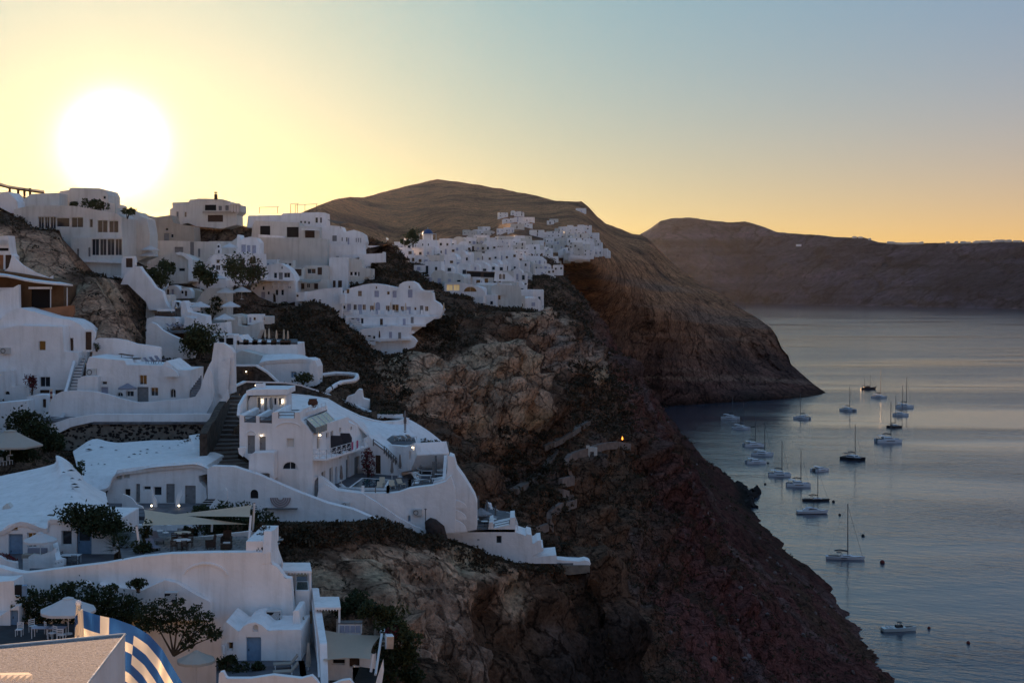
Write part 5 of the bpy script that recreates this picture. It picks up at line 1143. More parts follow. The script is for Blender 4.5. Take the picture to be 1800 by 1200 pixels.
# big beige parasol with shrubs at the left edge
parasol('large beige parasol beside the dark shrubs at the left edge', P(18, 800, 150), 2.65, 3.5, mat('cream_canvas', (.58, .51, .43), .9, .05, 2, trans=.25), 4)
for i, (x, y, r, h) in enumerate(((45, 790, 2.6, 3.6), (75, 790, 2.4, 3.0), (20, 815, 3.0, 1.6), (92, 800, 1.4, 1.8))): bush(('tall feathery dark shrub above the beige parasol', 'dark shrub right of the beige parasol', 'low dark hedge under the beige parasol', 'small dark shrub by the stone wall end')[i], P(x, y, 156 - 3 * (i == 2)), r, h, 1500, .19, leafd, 60 + i, ry=1.6)
for i, (x, y) in enumerate(((6, 818), (17, 816))): chair(('left', 'right')[i] + ' pale chair under the beige parasol', P(x, y, 149), 2.6, 'pale chairs under the beige parasol', whitecanvas)
bush('spiky plant on the white roof edge by the stones', P(140, 838, 140), .8, 1.4, 220, .16, leafd, 66)
# ---------------------------------------------------------------- lower B: vaulted block, bushes, parasols
pb2 = YP(101)
o = house('low white vaulted block with blue door at the wall foot', pb2, [(385, 1260), (390, 1100), (397, 1092), (420, 1110), (428, 1100), (437, 1095), (448, 1093), (460, 1098), (471, 1108), (480, 1107), (529, 1106), (530, 1200), (530, 1260)], 4.5, [('w', 400, 1128, 410, 1142), ('d', 433, 1119, 459, 1167, bluedoor), ('ax', 444, 1097, 454, 1109, plaster2)], bevel=.12)
part('side_block', slab_mb(YP(103), [YP(103).uv(*q) for q in [(515, 1110), (515, 1073), (525, 1072), (531, 1105), (531, 1150), (515, 1150)]], 3), plaster, o, bevel=.1)
ac_unit('latticed air conditioner box on the vaulted block roof', P(482, 1094, 104.5), 1.1, .95, .6, True); ac_unit('latticed air conditioner box high on the big lower wall', P(302, 1057, 104), 1.0, .75, .6, True)
o = top('wall_spout', 'white rain spout pipe beside the small square window', 'pipe', None, P(392, 1172, 100.5)); part('pipe', MB().tube([P(392, 1172, 100.5), P(392, 1134, 100.5)], .12, 8), plaster, o); part('cap', MB().lathe([(.001, .05), (.13, .0)], P(392, 1134, 100.5), 8), plaster, o)
o = house('white corner house with open shutter window at the left edge', YP(103), [(-60, 1260), (-60, 1020), (0, 1022), (24, 1020), (27, 1046), (45, 1052), (40, 1070), (20, 1085), (0, 1110), (-60, 1120)], 2, [('x', 27.5, 1028, 38, 1044, darkhole)] if False else ())
part('shutter', MB().box(P(43, 1037, 102.5), (.35, .5, .75), rz=.3), bluedoor, o); part('window', MB().box(P(33, 1036, 102.8), (.5, .3, .7)), darkhole, o)
wall(o, YP(101.5), [(-60, 1180), (-60, 1085), (0, 1082), (18, 1070), (33, 1063), (34, 1110), (0, 1130)], 1.5, ops=[('d', 18, 1072, 32, 1110, bluedoor)], name='porch')
deck('lower_yard', [(-60, 102), (180, 102), (180, 92), (-60, 92)], 85.4, mat('yard_floor', (.05, .05, .055), .9, .3, 2))
deck('lower_alley', [(380, 101), (535, 101), (545, 92), (380, 92)], 83.0, deckm)
o = top('bougainvillea_hedge', 'long dark bougainvillea hedge climbing the big lower wall', 'hedge', None, P(150, 1110, 103)); bl = [(P(x, y, 103), (r, 1.1, r * .8)) for x, y, r in ((60, 1070, 1.5), (50, 1050, .9), (90, 1060, 1.3), (110, 1045, 1.1), (140, 1045, 1.3), (150, 1075, 1.6), (175, 1050, 1.0), (190, 1070, 1.6), (215, 1065, 1.3), (235, 1075, 1.2), (50, 1095, 1.5), (200, 1095, 1.5), (120, 1085, 1.5), (195, 1035, .5), (118, 1032, .5))]
part('foliage', leaf_mb(bl, 7000, .15, 70), leafd, o); tb = MB()
for k in range(6): x = 55 + 34 * k; tb.tube([P(x, 1140, 103), P(x + 6, 1090, 103), P(x - 3, 1055, 103)], [.08, .05, .02], 5)
part('stems', tb, barkm, o)
o = top('garden_tree', 'spreading thin tree in front of the big lower wall', 'tree', None, P(305, 1150, 100)); bl = [(P(x, y, 100), (r, 1.0, r * .6)) for x, y, r in ((255, 1075, .9), (280, 1065, .8), (310, 1075, .9), (335, 1085, 1.0), (360, 1085, .7), (270, 1095, .9), (300, 1100, .9), (340, 1110, 1.0), (365, 1105, .6), (315, 1058, .4), (375, 1118, .5), (290, 1085, .8), (330, 1130, .6), (255, 1100, .7), (382, 1112, .35), (345, 1068, .4))]
part('crown', leaf_mb(bl, 3200, .13, 71), leafd, o); tb = MB(); r0 = P(305, 1152, 100)
for x, y in ((255, 1078), (285, 1068), (312, 1062), (340, 1078), (368, 1088), (380, 1116), (340, 1120)): tb.tube([r0, r0.lerp(P(x, y, 100), .5) + Vector((.1, 0, .15)), P(x, y, 100)], [.09, .05, .015], 5)
part('trunk', tb, barkm, o)
parasol('large white octagonal parasol in front of the dark hedge', W(120, 99, 85.4), 2.55, 1.95, whitecanvas, 8); parasol('pale octagonal parasol near the blue door at the wall foot', W(345, 98, 82.0), 2.45, 1.35, mat('cream_canvas', (.58, .51, .43), .9, .05, 2, trans=.25), 8)
for i, (x, Y, rz) in enumerate(((58, 98.5, 0), (85, 99.5, .8), (108, 99, 2.2), (34, 97.5, -.6), (92, 97, 3.0))): chair(('first', 'second', 'third', 'fourth', 'fifth')[i] + ' white garden chair from the left under the octagonal parasol', W((34, 58, 85, 92, 108)[i], Y, 85.4), rz, 'white garden chairs', steel)
for i, x in enumerate((72, 100)): table(('left', 'right')[i] + ' blue slatted garden table under the octagonal parasol', W(x, 98, 85.4), .6, .72, False, lavender, steel, 'garden tables')
bush('small plant on the sloping white buttress', P(243, 1034, 104.3), .75, .65, 350, .14, leafd, 72); o = top('chimney_pot', 'small white chimney pot above the hedge', 'chimney', None, P(155, 1044, 104.5)); part('stack', MB().box(P(156, 1038, 104.5), (.55, .5, .5)), plaster, o, bevel=.05); part('pot', MB().lathe([(.25, 0), (.28, .25), (.22, .45), (.12, .55), (.001, .56)], P(155, 1033, 104.5), 9), plaster, o, True)
for i, (x, y, r) in enumerate(((395, 1178, .8), (420, 1190, 1.0), (455, 1175, .5), (400, 1165, .5))): bush('dark pot shrub number ' + ('one', 'two', 'three', 'four')[i] + ' from the left at the wall foot' if False else ('dark shrub left of the blue door at the wall foot', 'dark shrub below the blue door', 'potted shrub right of the blue door', 'thin shrub under the small square window')[i], P(x, y + 4, 98.5), r, r * 1.1, 350, .13, leafd, 74 + i)
for i, (x, Y) in enumerate(((505, 99.0), (505, 97))): lounger(('rear', 'front')[i] + ' white folding lounger with taupe cushion at the wall foot', W(x, Y, 83.02), -1.35, 'folding loungers at the wall foot', taupe, steel, 50)
# right of B: pergolas, hot tubs, side deck
deck('side_deck', [(518, 112), (552, 112), (566, 94), (530, 94)], 83.0, deckm); deck('upper_side_deck', [(505, 118), (548, 118), (550, 112), (508, 112)], 85.5, deckm)
def pergola(label, x0, x1, y0, y1, Ya, Yb, base):
    z = P(x0, y0, Yb).z; o = top('pergola', label, 'pergola', 'white flat pergolas', W((x0 + x1) / 2, Ya, base)); c = [W(x0 + 2, Yb, z), W(x1 - 3, Yb, z), P(x1, y1, Ya), P(x0, y1, Ya)]
    part('roof_panel', MB().add([*c] + [v - Vector((0, 0, .16)) for v in c], [(0, 1, 2, 3), (3, 2, 6, 7), (1, 2, 6, 5), (0, 3, 7, 4), (4, 5, 6, 7)]), plaster, o)
    for v in (c[1], c[2]): part('post', MB().box(Vector((v.x - .12, v.y + (.15 if v is c[2] else -.15), (v.z + base) / 2 - .1)), (.14, .14, v.z - base)), plaster, o)
    bb = MB(); n = 9
    for k in range(n): a, b = c[0].lerp(c[1], (k + .5) / n), c[3].lerp(c[2], (k + .5) / n); bb.tube([a - Vector((0, 0, .22)), b - Vector((0, 0, .22))], .05, 4)
    part('beams', bb, plaster, o, kind='stuff'); return o
pergola('upper white pergola beside the big lower wall', 496, 548, 988, 1003, 108, 114, 85.0); pergola('lower white pergola over the second hot tub', 553, 599, 1048, 1067, 103.5, 108.5, 81.6)
wall(bpy.data.objects['pergola'], YP(112.5), [(500, 1040), (500, 1004), (520, 1004), (520, 1040)], .3, name='back_screen'); 
def tub(label, x0, x1, Ya, Yb, z, rimz):
    o = top('hot_tub', label, 'hot tub', 'hot tubs', W((x0 + x1) / 2, Ya, z)); c = [(x0, Ya), (x1, Ya), (x1 - 2, Yb), (x0 + 2, Yb)]
    deck('tub_wall', c, rimz, plaster, rimz - z, o); m_ = ((x0 + x1) / 2, (Ya + Yb) / 2); deck('water', [(m_[0] + (a - m_[0]) * .82, m_[1] + (b - m_[1]) * .8) for a, b in c], rimz + .01, mat('tub_water', (.05, .16, .17), .06, .5, 3, .05, 6, spec=.6), .05, o); return o
tub('upper hot tub under the pergola', 519, 544, 107.5, 111, 84.5, 86.6); tub('lower hot tub beside the sail', 558, 598, 103, 106, 82, 83.6)
o = house('narrow white dividing wall between the side deck and the sail deck', Plane(546, 111, 566, 94), [(545, 1050), (545, 1033), (549, 1034), (553, 1070), (558, 1105), (562, 1130), (566, 1260), (556, 1260), (552, 1130)], .5, (), name='dividing_wall', cat='wall')
part('coping', loft_mb([[(545, 1034, 111), (549, 1070, 106), (556, 1130, 100.5), (560, 1220, 95)], [(549, 1033, 111), (556, 1070, 106), (565, 1128, 100.5), (569, 1220, 95)]], .4, 3), plaster, o)
parasol('upper closed taupe parasol on the side deck', W(533, 104, 83.0), 2.4, 1.3, closed=True); parasol('lower closed taupe parasol on the side deck', W(542, 98.5, 82.2), 2.7, 1.3, closed=True)
o = top('deck_cabinet', 'white cabinet with grey panels behind the lowest sail', 'cabinet', None, P(616, 1115, 104)); part('carcass', MB().box(P(616, 1103, 104), (1.65, .7, .85)), plaster, o); part('counter', MB().box(P(616, 1093, 104), (1.75, .85, .08)), greywood, o)
for k in range(4): part('door_panel', MB().box(P(601 + 9.5 * k, 1105, 103.6), (.32, .04, .5)), lavender, o)
deck('lowest_deck', [(562, 104), (672, 106), (672, 94), (566, 93)], 82.0, mat('dark_deck', (.06, .058, .06), .9, .3, 2))
o = house('low white bar wall with patterned vent and door under the sail', YP(99.5), [(566, 1200), (566, 1160), (585, 1155), (585, 1150), (660, 1150), (660, 1175), (640, 1172), (620, 1168), (620, 1200)], .4, [('d', 614, 1156, 632, 1172, brown), ('x', 583, 1158, 607, 1168, darkhole)], name='bar_wall', cat='wall')
o = house('small white parapet post stack at the outer edge of the lowest deck', Plane(672, 108, 680, 98), [(655, 1112), (657, 1092), (663, 1094), (668, 1108), (675, 1110), (680, 1118), (679, 1140), (673, 1140), (670, 1122), (664, 1118)], .5, (), name='parapet_wall', cat='wall')
o = house('slanting white wall end at the bottom of the lowest deck', YP(94), [(655, 1220), (663, 1190), (673, 1160), (674, 1180), (668, 1220)], .4, (), name='wall_end', cat='wall'); o = house('white curved wall cresting the bottom edge of the picture', YP(92), [(380, 1260), (385, 1182), (392, 1180), (398, 1192), (440, 1192), (480, 1186), (530, 1192), (548, 1187), (556, 1195), (566, 1210), (600, 1196), (615, 1194), (622, 1204), (640, 1260)], .5, (), name='curved_wall', cat='wall')
parasol('closed taupe parasol at the outer edge of the lowest deck', W(661, 104, 81.9), 3.3, 1.5, closed=True)
for i, (x, y, r, mm) in enumerate(((627, 1070, 1.2, leafd), (610, 1080, 1.0, leafd), (690, 1110, 1.6, leafg), (700, 1150, 1.9, leafg), (690, 1190, 2.0, leafd), (715, 1170, 1.2, leafg), (672, 1085, 1.0, leafg), (650, 1080, 1.1, leafd), (720, 1195, 1.0, leafd))):
    bush('green shrub ' + ('behind the lower pergola', 'between pergola and cabinet', 'with red blooms right of the lowest deck', 'in the middle of the bank right of the lowest deck', 'at the bottom of the bank right of the lowest deck', 'on the cliff side of the bank', 'above the outer parasol', 'behind the deck cabinet', 'at the bottom right of the bank')[i], P(x, y + 10, 103 if i > 1 else 108), r, r * 1.1, 900, .16, mm, 80 + i)
bush('small red flowering shrub on the bank by the lowest deck', P(690, 1125, 102), .7, .9, 300, .13, leafr, 95)
# ---------------------------------------------------------------- foreground: roof edge, flag
zr = H - (1114 - 500) / F * 13.0
c0 = P(220, 1114, 13.0); cl = P(-400, 1172, (H - zr) * F / (1172 - 500)); near_r = Vector((P(150, 1206, (H - zr) * F / 706).x, (H - zr) * F / 706, zr)); near_l = Vector((cl.x, 6.0, zr)); near2 = Vector((near_r.x + (near_r.x - c0.x) * 3, near_r.y + (near_r.y - c0.y) * 3, zr))
o = top('foreground_roof', 'speckled pinkish roof edge in the foreground corner', 'roof', None, c0)
speck = bpy.data.materials.new('speckled_render'); speck.use_nodes = True; t = speck.node_tree; bs = t.nodes['Principled BSDF']; bs.inputs['Roughness'].default_value = .9
ge = t.nodes.new('ShaderNodeNewGeometry'); nz = t.nodes.new('ShaderNodeTexNoise'); nz.inputs['Scale'].default_value = 38; nz.inputs['Detail'].default_value = 6; nz.inputs['Roughness'].default_value = .8; t.links.new(ge.outputs['Position'], nz.inputs['Vector'])
rp = t.nodes.new('ShaderNodeValToRGB'); rp.color_ramp.elements[0].position = .38; rp.color_ramp.elements[0].color = (.09, .075, .08, 1); rp.color_ramp.elements[1].position = .62; rp.color_ramp.elements[1].color = (.46, .41, .41, 1); t.links.new(nz.outputs[0], rp.inputs[0]); t.links.new(rp.outputs[0], bs.inputs['Base Color'])
bp = t.nodes.new('ShaderNodeBump'); bp.inputs['Distance'].default_value = .025; t.links.new(nz.outputs[0], bp.inputs['Height']); t.links.new(bp.outputs[0], bs.inputs['Normal'])
part('roof_top', MB().add([cl, c0, near2, near_l], [(0, 3, 2, 1)]), speck, o)
lo = Vector((0, 0, -2.5)); part('side_wall', MB().add([c0 - Vector((0, 0, .004)), near2 - Vector((0, 0, .004)), near2 + lo, c0 + lo, cl - Vector((0, 0, .004)), cl + lo], [(0, 3, 2, 1), (4, 5, 3, 0)]), plaster, o)
nose = MB(); nose.tube([cl, c0], .012, 6); nose.tube([c0, near2], .012, 6); part('rounded_edge', nose, plaster2, o)
o = top('striped_awning', 'small cream scalloped awning edge at the bottom left corner', 'awning', None, P(20, 1190, 9.5)); aw = MB()
n_ = 7
for k in range(n_):
    x0, x1 = -20 + 11 * k, -20 + 11 * (k + 1); aw.add([P(x0, 1186, 9.6), P(x1, 1185, 9.6), P(x1, 1192, 9.4), P((x0 + x1) / 2, 1197, 9.4), P(x0, 1192, 9.4)], [(0, 1, 2, 3, 4)])
aw.add([P(-20, 1182, 10.2), P(50, 1181, 10.2), P(57, 1185, 9.6), P(-20, 1186, 9.6)], [(0, 1, 2, 3)]); part('cloth', aw, canvas, o)
# flag: Greek stripes and cross built as cloth patches
o = top('flag', 'large Greek flag with blue and white stripes billowing beside the roof', 'flag', None, P(146, 1130, 15.5))
fb = mat('flag_blue', (.02, .09, .30), .8, .1, 6, trans=.45); fw = mat('flag_white', (.80, .74, .62), .8, .04, 6, trans=.45)
NS, NV = 60, 36
def fpt(s, v):   # s along the fly 0..1, v down the hoist 0..1 : curve traced from hoist top to lower right
    tx = [(146, 1072), (170, 1078), (200, 1085), (235, 1100), (262, 1117), (285, 1140), (305, 1172), (325, 1205), (342, 1250)]
    bx = [(150, 1207), (170, 1220), (196, 1236), (222, 1252), (236, 1272), (246, 1298), (258, 1330), (268, 1365), (276, 1405)]
    f = s * 8; i = min(int(f), 7); g = f - i
    a = [tx[i][k] + (tx[i + 1][k] - tx[i][k]) * g for k in (0, 1)]; b = [bx[i][k] + (bx[i + 1][k] - bx[i][k]) * g for k in (0, 1)]
    x, y = a[0] + (b[0] - a[0]) * v, a[1] + (b[1] - a[1]) * v
    Y = 15.5 - 1.3 * s + .16 * math.sin(8 * s - 2.2 * v) + .10 * math.sin(17 * s + 4 * v) + .05 * math.sin(29 * s - 7 * v)
    return P(x, y + 2.0 * math.sin(10 * s + 3 * v), Y)
blue, white = MB(), MB(); G = [[fpt(i / NS, j / NV) for j in range(NV + 1)] for i in range(NS + 1)]
for i in range(NS):
    for j in range(NV):
        stripe = j * 9 // NV; isb = stripe % 2 == 0
        if stripe < 5 and i < NS * .37:
            u = (i + .5) / (NS * .37); w = (j + .5) / (NV * 5 / 9); isb = not (abs(u - .5) < .1 or abs(w - .5) < .1)
        (blue if isb else white).add([G[i][j], G[i + 1][j], G[i + 1][j + 1], G[i][j + 1]], [(0, 1, 2, 3)])
part('blue_cloth', blue, fb, o, True); part('white_cloth', white, fw, o, True)
o = top('flag_pole', 'flagpole spiralled with blue and white ribbon in the foreground', 'flagpole', None, P(133, 1130, 15.6))
A, B = P(131, 1235, 15.6), P(138, 1061, 15.6); part('pole', MB().tube([A, B], .028, 8), fw, o)
rib = MB(); N = 60
for k in range(N):
    for q in (0,):
        t0, t1 = k / N, (k + 1) / N; vs = []
        for t_ in (t0, t1):
            for off in (0, math.pi * .9):
                for m_ in range(4):
                    a = t_ * 26 + off * m_ / 3 if off else t_ * 26
                    if off == 0: continue
                    vs.append(A.lerp(B, t_) + Vector((math.cos(a) * .034, math.sin(a) * .034, 0)))
        rib.add(vs, [(m_, m_ + 1, m_ + 5, m_ + 4) for m_ in range(3)])
part('ribbon', rib, fb, o, True); part('finial', MB().lathe([(.001, .05), (.03, .03), (.035, 0), (.02, -.03), (.001, -.035)], B, 8), steel, o, True)
C_, D_ = P(148, 1235, 15.45), P(141, 1071, 15.45); part('halyard_staff', MB().tube([C_, D_], .03, 8), fw, o)
# ================================================================ J: terraced hotel on the skyline at left
pJ = YP(248)
o = house('long hotel facade with wide glass windows under the skyline', pJ, [(24, 378), (25, 368), (50, 362), (70, 361), (130, 362), (165, 368), (206, 376), (214, 382), (214, 490), (140, 478), (122, 452), (104, 404), (55, 400), (40, 385), (25, 380)], 10,
      [('w', 67, 381, 77, 402), ('w', 78, 381, 87, 402), ('w', 88, 381, 98, 402), ('x', 99, 383, 122, 399), ('w', 125, 382, 146, 400), ('x', 157, 385, 163, 400), ('w', 171, 387, 189, 409), ('w', 191, 388, 208, 409)], m=plaster2, name='hotel', cat='hotel')
wall(o, YP(245), [(126, 452), (124, 420), (140, 417), (216, 418), (216, 455), (212, 490), (142, 480)], 3, plaster2, [('w', 161, 420, 174, 449), ('w', 175, 420, 187, 449), ('w', 188, 420, 201, 449), ('w', 202, 420, 214, 449), ('d', 135, 437, 139, 451, greydoor), ('d', 155, 435, 159, 451, greydoor)], name='lower_storey')
wall(o, YP(262), [(100, 380), (105, 336), (122, 334), (122, 331), (127, 330), (175, 331), (186, 334), (190, 343), (190, 356), (202, 358), (202, 385)], 8, plaster2, [('ax', 181, 344, 186, 350, darkhole)], name='roof_pavilion')
wall(o, YP(256), [(32, 380), (33, 356), (55, 341), (104, 339), (104, 366), (60, 372)], 5, plaster2, name='upper_wing')
part('roof_slab', slab_mb(YP(244), [YP(244).uv(*q) for q in [(138, 457), (215, 459), (215, 463), (138, 460)]], 3), plaster, o)
wall(o, YP(243), [(145, 488), (146, 466), (150, 472), (165, 482), (185, 485), (215, 484), (218, 458), (235, 450), (238, 460), (230, 470), (220, 488)], 1.5, plaster, [('d', 222, 453, 233, 475, greydoor)] if False else [], name='porch_wall')
o = house('white sloping rooftop house at the far left skyline', YP(252), [(-60, 385), (-60, 335), (0, 338), (14, 337), (30, 354), (33, 372), (20, 375), (0, 365), (-10, 390)], 6)
o = top('roof_pergola', 'dark timber rooftop pergola against the bright sky', 'pergola', None, P(40, 360, 262)); part('roof', loft_mb([[(-60, 312, 268), (0, 321, 268), (15, 326, 268), (78, 335, 268)], [(-60, 318, 258), (0, 325, 258), (15, 329, 258), (78, 338, 258)]], .3, 2), brown, o)
for x in (17, 32, 43, 53): part('post', MB().box(P(x, 346, 262), (.35, .3, 3.2)), brown, o)
part('rail', MB().box(P(35, 357, 262), (4.5, .1, .9)), brown, o)
o = house('stepped white houses descending right of the hotel', YP(258), [(205, 440), (206, 366), (222, 367), (231, 371), (243, 373), (246, 380), (258, 384), (263, 412), (263, 450), (240, 460), (208, 450)], 6, [('x', 218, 402, 227, 410)], m=plaster2)
for i, (x, y, r) in enumerate(((160, 366, 1.6), (176, 372, 1.8), (224, 378, 1.5), (130, 362, .9))): bush(('shrub on the hotel roof terrace left of the planter', 'shrub hanging at the hotel roof corner', 'shrub on the stepped white houses', 'small shrub on the hotel roof rail')[i], P(x, y + 4, 250), r, r, 350, .25, leafg, 100 + i)
o = house('dark silhouetted houses below the notch in the skyline', YP(292), [(240, 470), (243, 380), (250, 377), (262, 379), (268, 384), (280, 381), (300, 378), (305, 392), (340, 398), (345, 470)], 6, [('x', 290, 400, 296, 406), ('d', 288, 410, 297, 424), ('x', 300, 411, 305, 418)], m=beige)
o = house('white hilltop house with balcony pillars and chimney against the sky', YP(300), [(298, 400), (299, 367), (303, 366), (303, 356), (332, 355), (333, 351), (345, 350), (347, 349), (390, 350), (404, 354), (405, 359), (422, 360), (422, 372), (416, 378), (416, 395), (390, 402), (345, 398), (330, 392)], 7, [('d', 310, 372, 314, 392), ('x', 324, 372, 328, 382), ('d', 360, 360, 380, 370, darkhole), ('d', 384, 362, 390, 370, greydoor), ('d', 396, 361, 402, 370, greydoor), ('d', 365, 378, 392, 390, brown)], m=plaster2)
part('chimney', MB().tube([P(379.5, 351, 300), P(379.5, 341, 300)], .35, 6), brown, o); part('chimney_cap', MB().box(P(379.5, 338.5, 300), (.6, .5, .25)), brown, o)
for x in (408, 413, 418): part('pillar', MB().box(P(x, 366, 299), (.25, .25, 1.6)), plaster, o)
part('canopy', MB().box(P(413, 359, 299), (2.2, 1.8, .2)), plaster, o); part('balustrade', MB().box(P(385, 373, 299.4), (7, .3, .45)), beige, o)
# ---------------------------------------------------------------- K: houses in the middle left
o = house('long pale facade with grey shutters at the foot of the dark slope', YP(280), [(255, 490), (262, 440), (275, 423), (300, 423), (366, 425), (368, 424), (408, 424), (416, 418), (417, 414), (420, 413), (424, 420), (455, 425), (455, 450), (300, 500)], 4, [('d', 307, 434, 322, 444), ('d', 334, 425, 341, 454), ('d', 348, 437, 352, 452)], m=plaster2)
o = house('vaulted chapel-like house with shuttered openings', YP(277), [(415, 446), (417, 413), (420, 412), (423, 422), (430, 418), (440, 416), (450, 418), (456, 426), (456, 448)], 5, [('d', 424, 430, 432, 443, lavender), ('d', 434, 431, 440, 443, lavender), ('d', 443, 431, 450, 445, lavender)])
o = top('bell_tower', 'tiny white bell arch on the terrace edge', 'bell tower', None, P(384, 446, 276)); wall(o, YP(276), [(378, 446), (379, 438), (381, 436), (381, 430), (384, 427), (387, 430), (387, 436), (389, 438), (389, 446)], .5, ops=[('ax', 382, 431, 386, 435, darkhole), ('ax', 383, 439, 386, 445, darkhole)], small=True, bevel=.04)
o = house('white house with door, small windows and terrace on its roof', YP(272), [(352, 500), (355, 482), (360, 470), (368, 456), (376, 447), (440, 446), (455, 445), (458, 492), (440, 500), (395, 506), (370, 510)], 8, [('x', 372, 465, 378, 472), ('x', 380, 456, 386, 463), ('w', 379, 466, 387, 475), ('x', 391, 466, 397, 473), ('d', 422, 455, 430, 473, brown), ('aw', 438, 451, 450, 464)])
steps('staircase', 'steep outside stair at the left end of the white terrace house', P(357, 472, 270), P(370, 449, 275), (1.0, 0, 0), 9, plaster, brown)
parasol('pale parasol on the roof terrace of the white house', P(404, 446, 275), 2.0, 1.6, whitecanvas)
o = house('pale barrel-vaulted house with rounded white roof edge', YP(262), [(268, 500), (275, 470), (280, 455), (290, 448), (300, 445), (312, 445), (325, 449), (335, 456), (337, 495), (330, 498)], 9, [('x', 314, 471, 325, 477, darkhole)], m=plaster2)
wall(o, YP(261.4), [(308, 444.5), (316, 443), (326, 446), (337, 454), (338, 494), (331, 494), (331, 457), (322, 450), (312, 448)], .6, plaster, name='white_rim')
for i, (x, y) in enumerate(((262, 462), (264, 452))): parasol(('lower', 'upper')[i] + ' pale parasol beside the barrel-vaulted house', P(x, y, 258), 2.1, 1.7, whitecanvas, group='parasols by the barrel vault')
o = house('white plastered ramp wall sweeping down past the cliff', YP(236), [(212, 500), (218, 485), (228, 474), (235, 468), (245, 468), (250, 476), (262, 490), (272, 505), (285, 512), (290, 530), (300, 545), (262, 545), (256, 530), (240, 515), (225, 500)], 2, [('d', 221.5, 452.5, 233, 474, brown)] if False else ())
o = house('white wall with tall dark doorway at the hotel corner', YP(240), [(213, 490), (214, 456), (217, 451), (236, 450), (238, 466), (226, 480)], 1, [('d', 221, 454, 233, 470, brown)])
o = house('cream house with two square windows and curved side wall', YP(250), [(320, 575), (330, 537), (345, 530), (354, 516), (361, 508), (364, 506), (398, 506), (398, 560), (398, 580), (350, 580)], 6, [('w', 371, 522, 376, 530), ('w', 378, 522, 384, 530)], m=plaster2)
o = house('low curved cream wall behind the two-window house', YP(256), [(283, 540), (290, 520), (296, 508), (305, 502), (345, 508), (352, 512), (350, 530), (330, 545)], 3, (), m=beige)
o = house('white vaulted terrace house above the shade roof', YP(268), [(337, 500), (350, 476), (362, 478), (380, 486), (398, 492), (398, 508), (372, 512), (345, 506)], 4, (), m=plaster)
for i, (xs_, Y, m_, op) in enumerate((([(256, 560), (258, 520), (262, 518), (300, 518), (300, 545), (292, 560)], 238, plaster2, []), ([(300, 570), (302, 530), (305, 528), (322, 534), (323, 555), (318, 572)], 236, plaster, [('d', 309, 531, 315, 541, brown)]), ([(318, 570), (318, 531), (322, 528), (326, 532), (330, 548), (362, 555), (364, 575)], 234, plaster, []),
      ([(256, 578), (258, 560), (270, 556), (308, 558), (310, 570), (300, 580)], 228, plaster, []), ([(322, 576), (326, 556), (340, 560), (362, 556), (363, 580)], 230, plaster, []), ([(398, 600), (399, 558), (418, 556), (418, 572), (433, 574), (456, 566), (458, 580), (450, 600)], 240, plaster2, []), ([(362, 580), (364, 570), (398, 566), (400, 590), (380, 598)], 232, plaster, []))):
    house(('white block under the cliff with flat white lintel', 'narrow white block with little brown door', 'white L shaped terrace wall with bench', 'flat white terrace block with daybed', 'white parapet block left of the cream house', 'stepped pale blocks below the red scrub', 'white terrace block below the cream house')[i], YP(Y), xs_, 4, op, m=m_)
o = top('daybed', 'white canopy daybed on the flat terrace block', 'daybed', None, P(290, 556, 231)); part('canopy', MB().box(P(292, 545, 231), (2.5, 1.8, .35)), plaster, o); part('bench', MB().box(P(290, 553, 231), (2.9, 1.8, .6)), brown, o)
for x in (279, 304): part('post', MB().box(P(x, 549, 231), (.12, .12, 1.0)), brown, o)
o = house('sloping white retaining wall left of the dark creeper', YP(217), [(255, 620), (258, 575), (265, 566), (275, 570), (285, 580), (300, 588), (318, 596), (330, 600), (345, 585), (350, 580), (366, 578), (350, 600), (340, 630), (300, 632)], 1.2, (), name='retaining_wall', cat='wall')
deck('terrace_floor', [(285, 221), (345, 221), (350, 231), (280, 231)], P(310, 582, 222).z, slate)
for i, x in enumerate((301, 312, 322)): lounger(('left', 'middle', 'right')[i] + ' lounger on the small terrace above the creeper', P(x, 577, 225), 1.3, 'loungers above the creeper', greycanvas, steel)
b_ = bush('dark creeper tree spreading over the white retaining wall', P(352, 628, 214), 3.4, 4.2, 2600, .24, leafg, 111, clumps=12); bush('dark creeper arm hanging left over the retaining wall', P(335, 615, 214), 1.6, 1.6, 700, .2, leafg, 112)
for i, (x, y, s, m_) in enumerate(((270, 500, 2.2, leafg), (283, 500, 2.6, leafg), (294, 480, 1.8, leafg), (350, 490, 2.5, leafg), (372, 555, 2.4, leafd), (385, 560, 2.0, leafd), (415, 490, 3.2, leafg), (430, 500, 3.6, leafg), (445, 490, 2.6, leafb), (365, 497, 2.2, leafg), (405, 590, 2.0, leafg), (390, 590, 1.6, leafd))):
    bush(('round dark shrub in the court left of the barrel vault', 'larger dark shrub in the court below the barrel vault', 'shrub at the wall of the barrel vault', 'dark shrub right of the barrel vault', 'dark tree right of the two-window house terrace', 'dark tree crown beside the cream house terrace', 'olive tree left in the group below the terrace house', 'tallest olive tree in the group below the terrace house', 'dry tree right in the group below the terrace house', 'shrub strip under the white vaulted terrace', 'olive shrub below the cream house', 'dark shrub between the white terrace blocks')[i], P(x, y + 6, 246 + (i % 3) * 4), s, s * 1.3, 700, .28, m_, 120 + i)
for i, (x, y, Y) in enumerate(((266, 492, 250), (405, 545, 238), (397, 520, 246), (352, 546, 232), (395, 568, 228), (382, 495, 262), (425, 518, 248))): parasol(('pale parasol in the court left of the barrel vault', 'small white parasol right of the two-window house', 'low white parasol above the two-window house', 'wide white parasol on the L shaped terrace', 'white parasol at the lower terrace edge', 'white parasol on the vaulted terrace', 'white parasol among the olive trees')[i], P(x, y + 8, Y), 2.2, 1.7, whitecanvas)
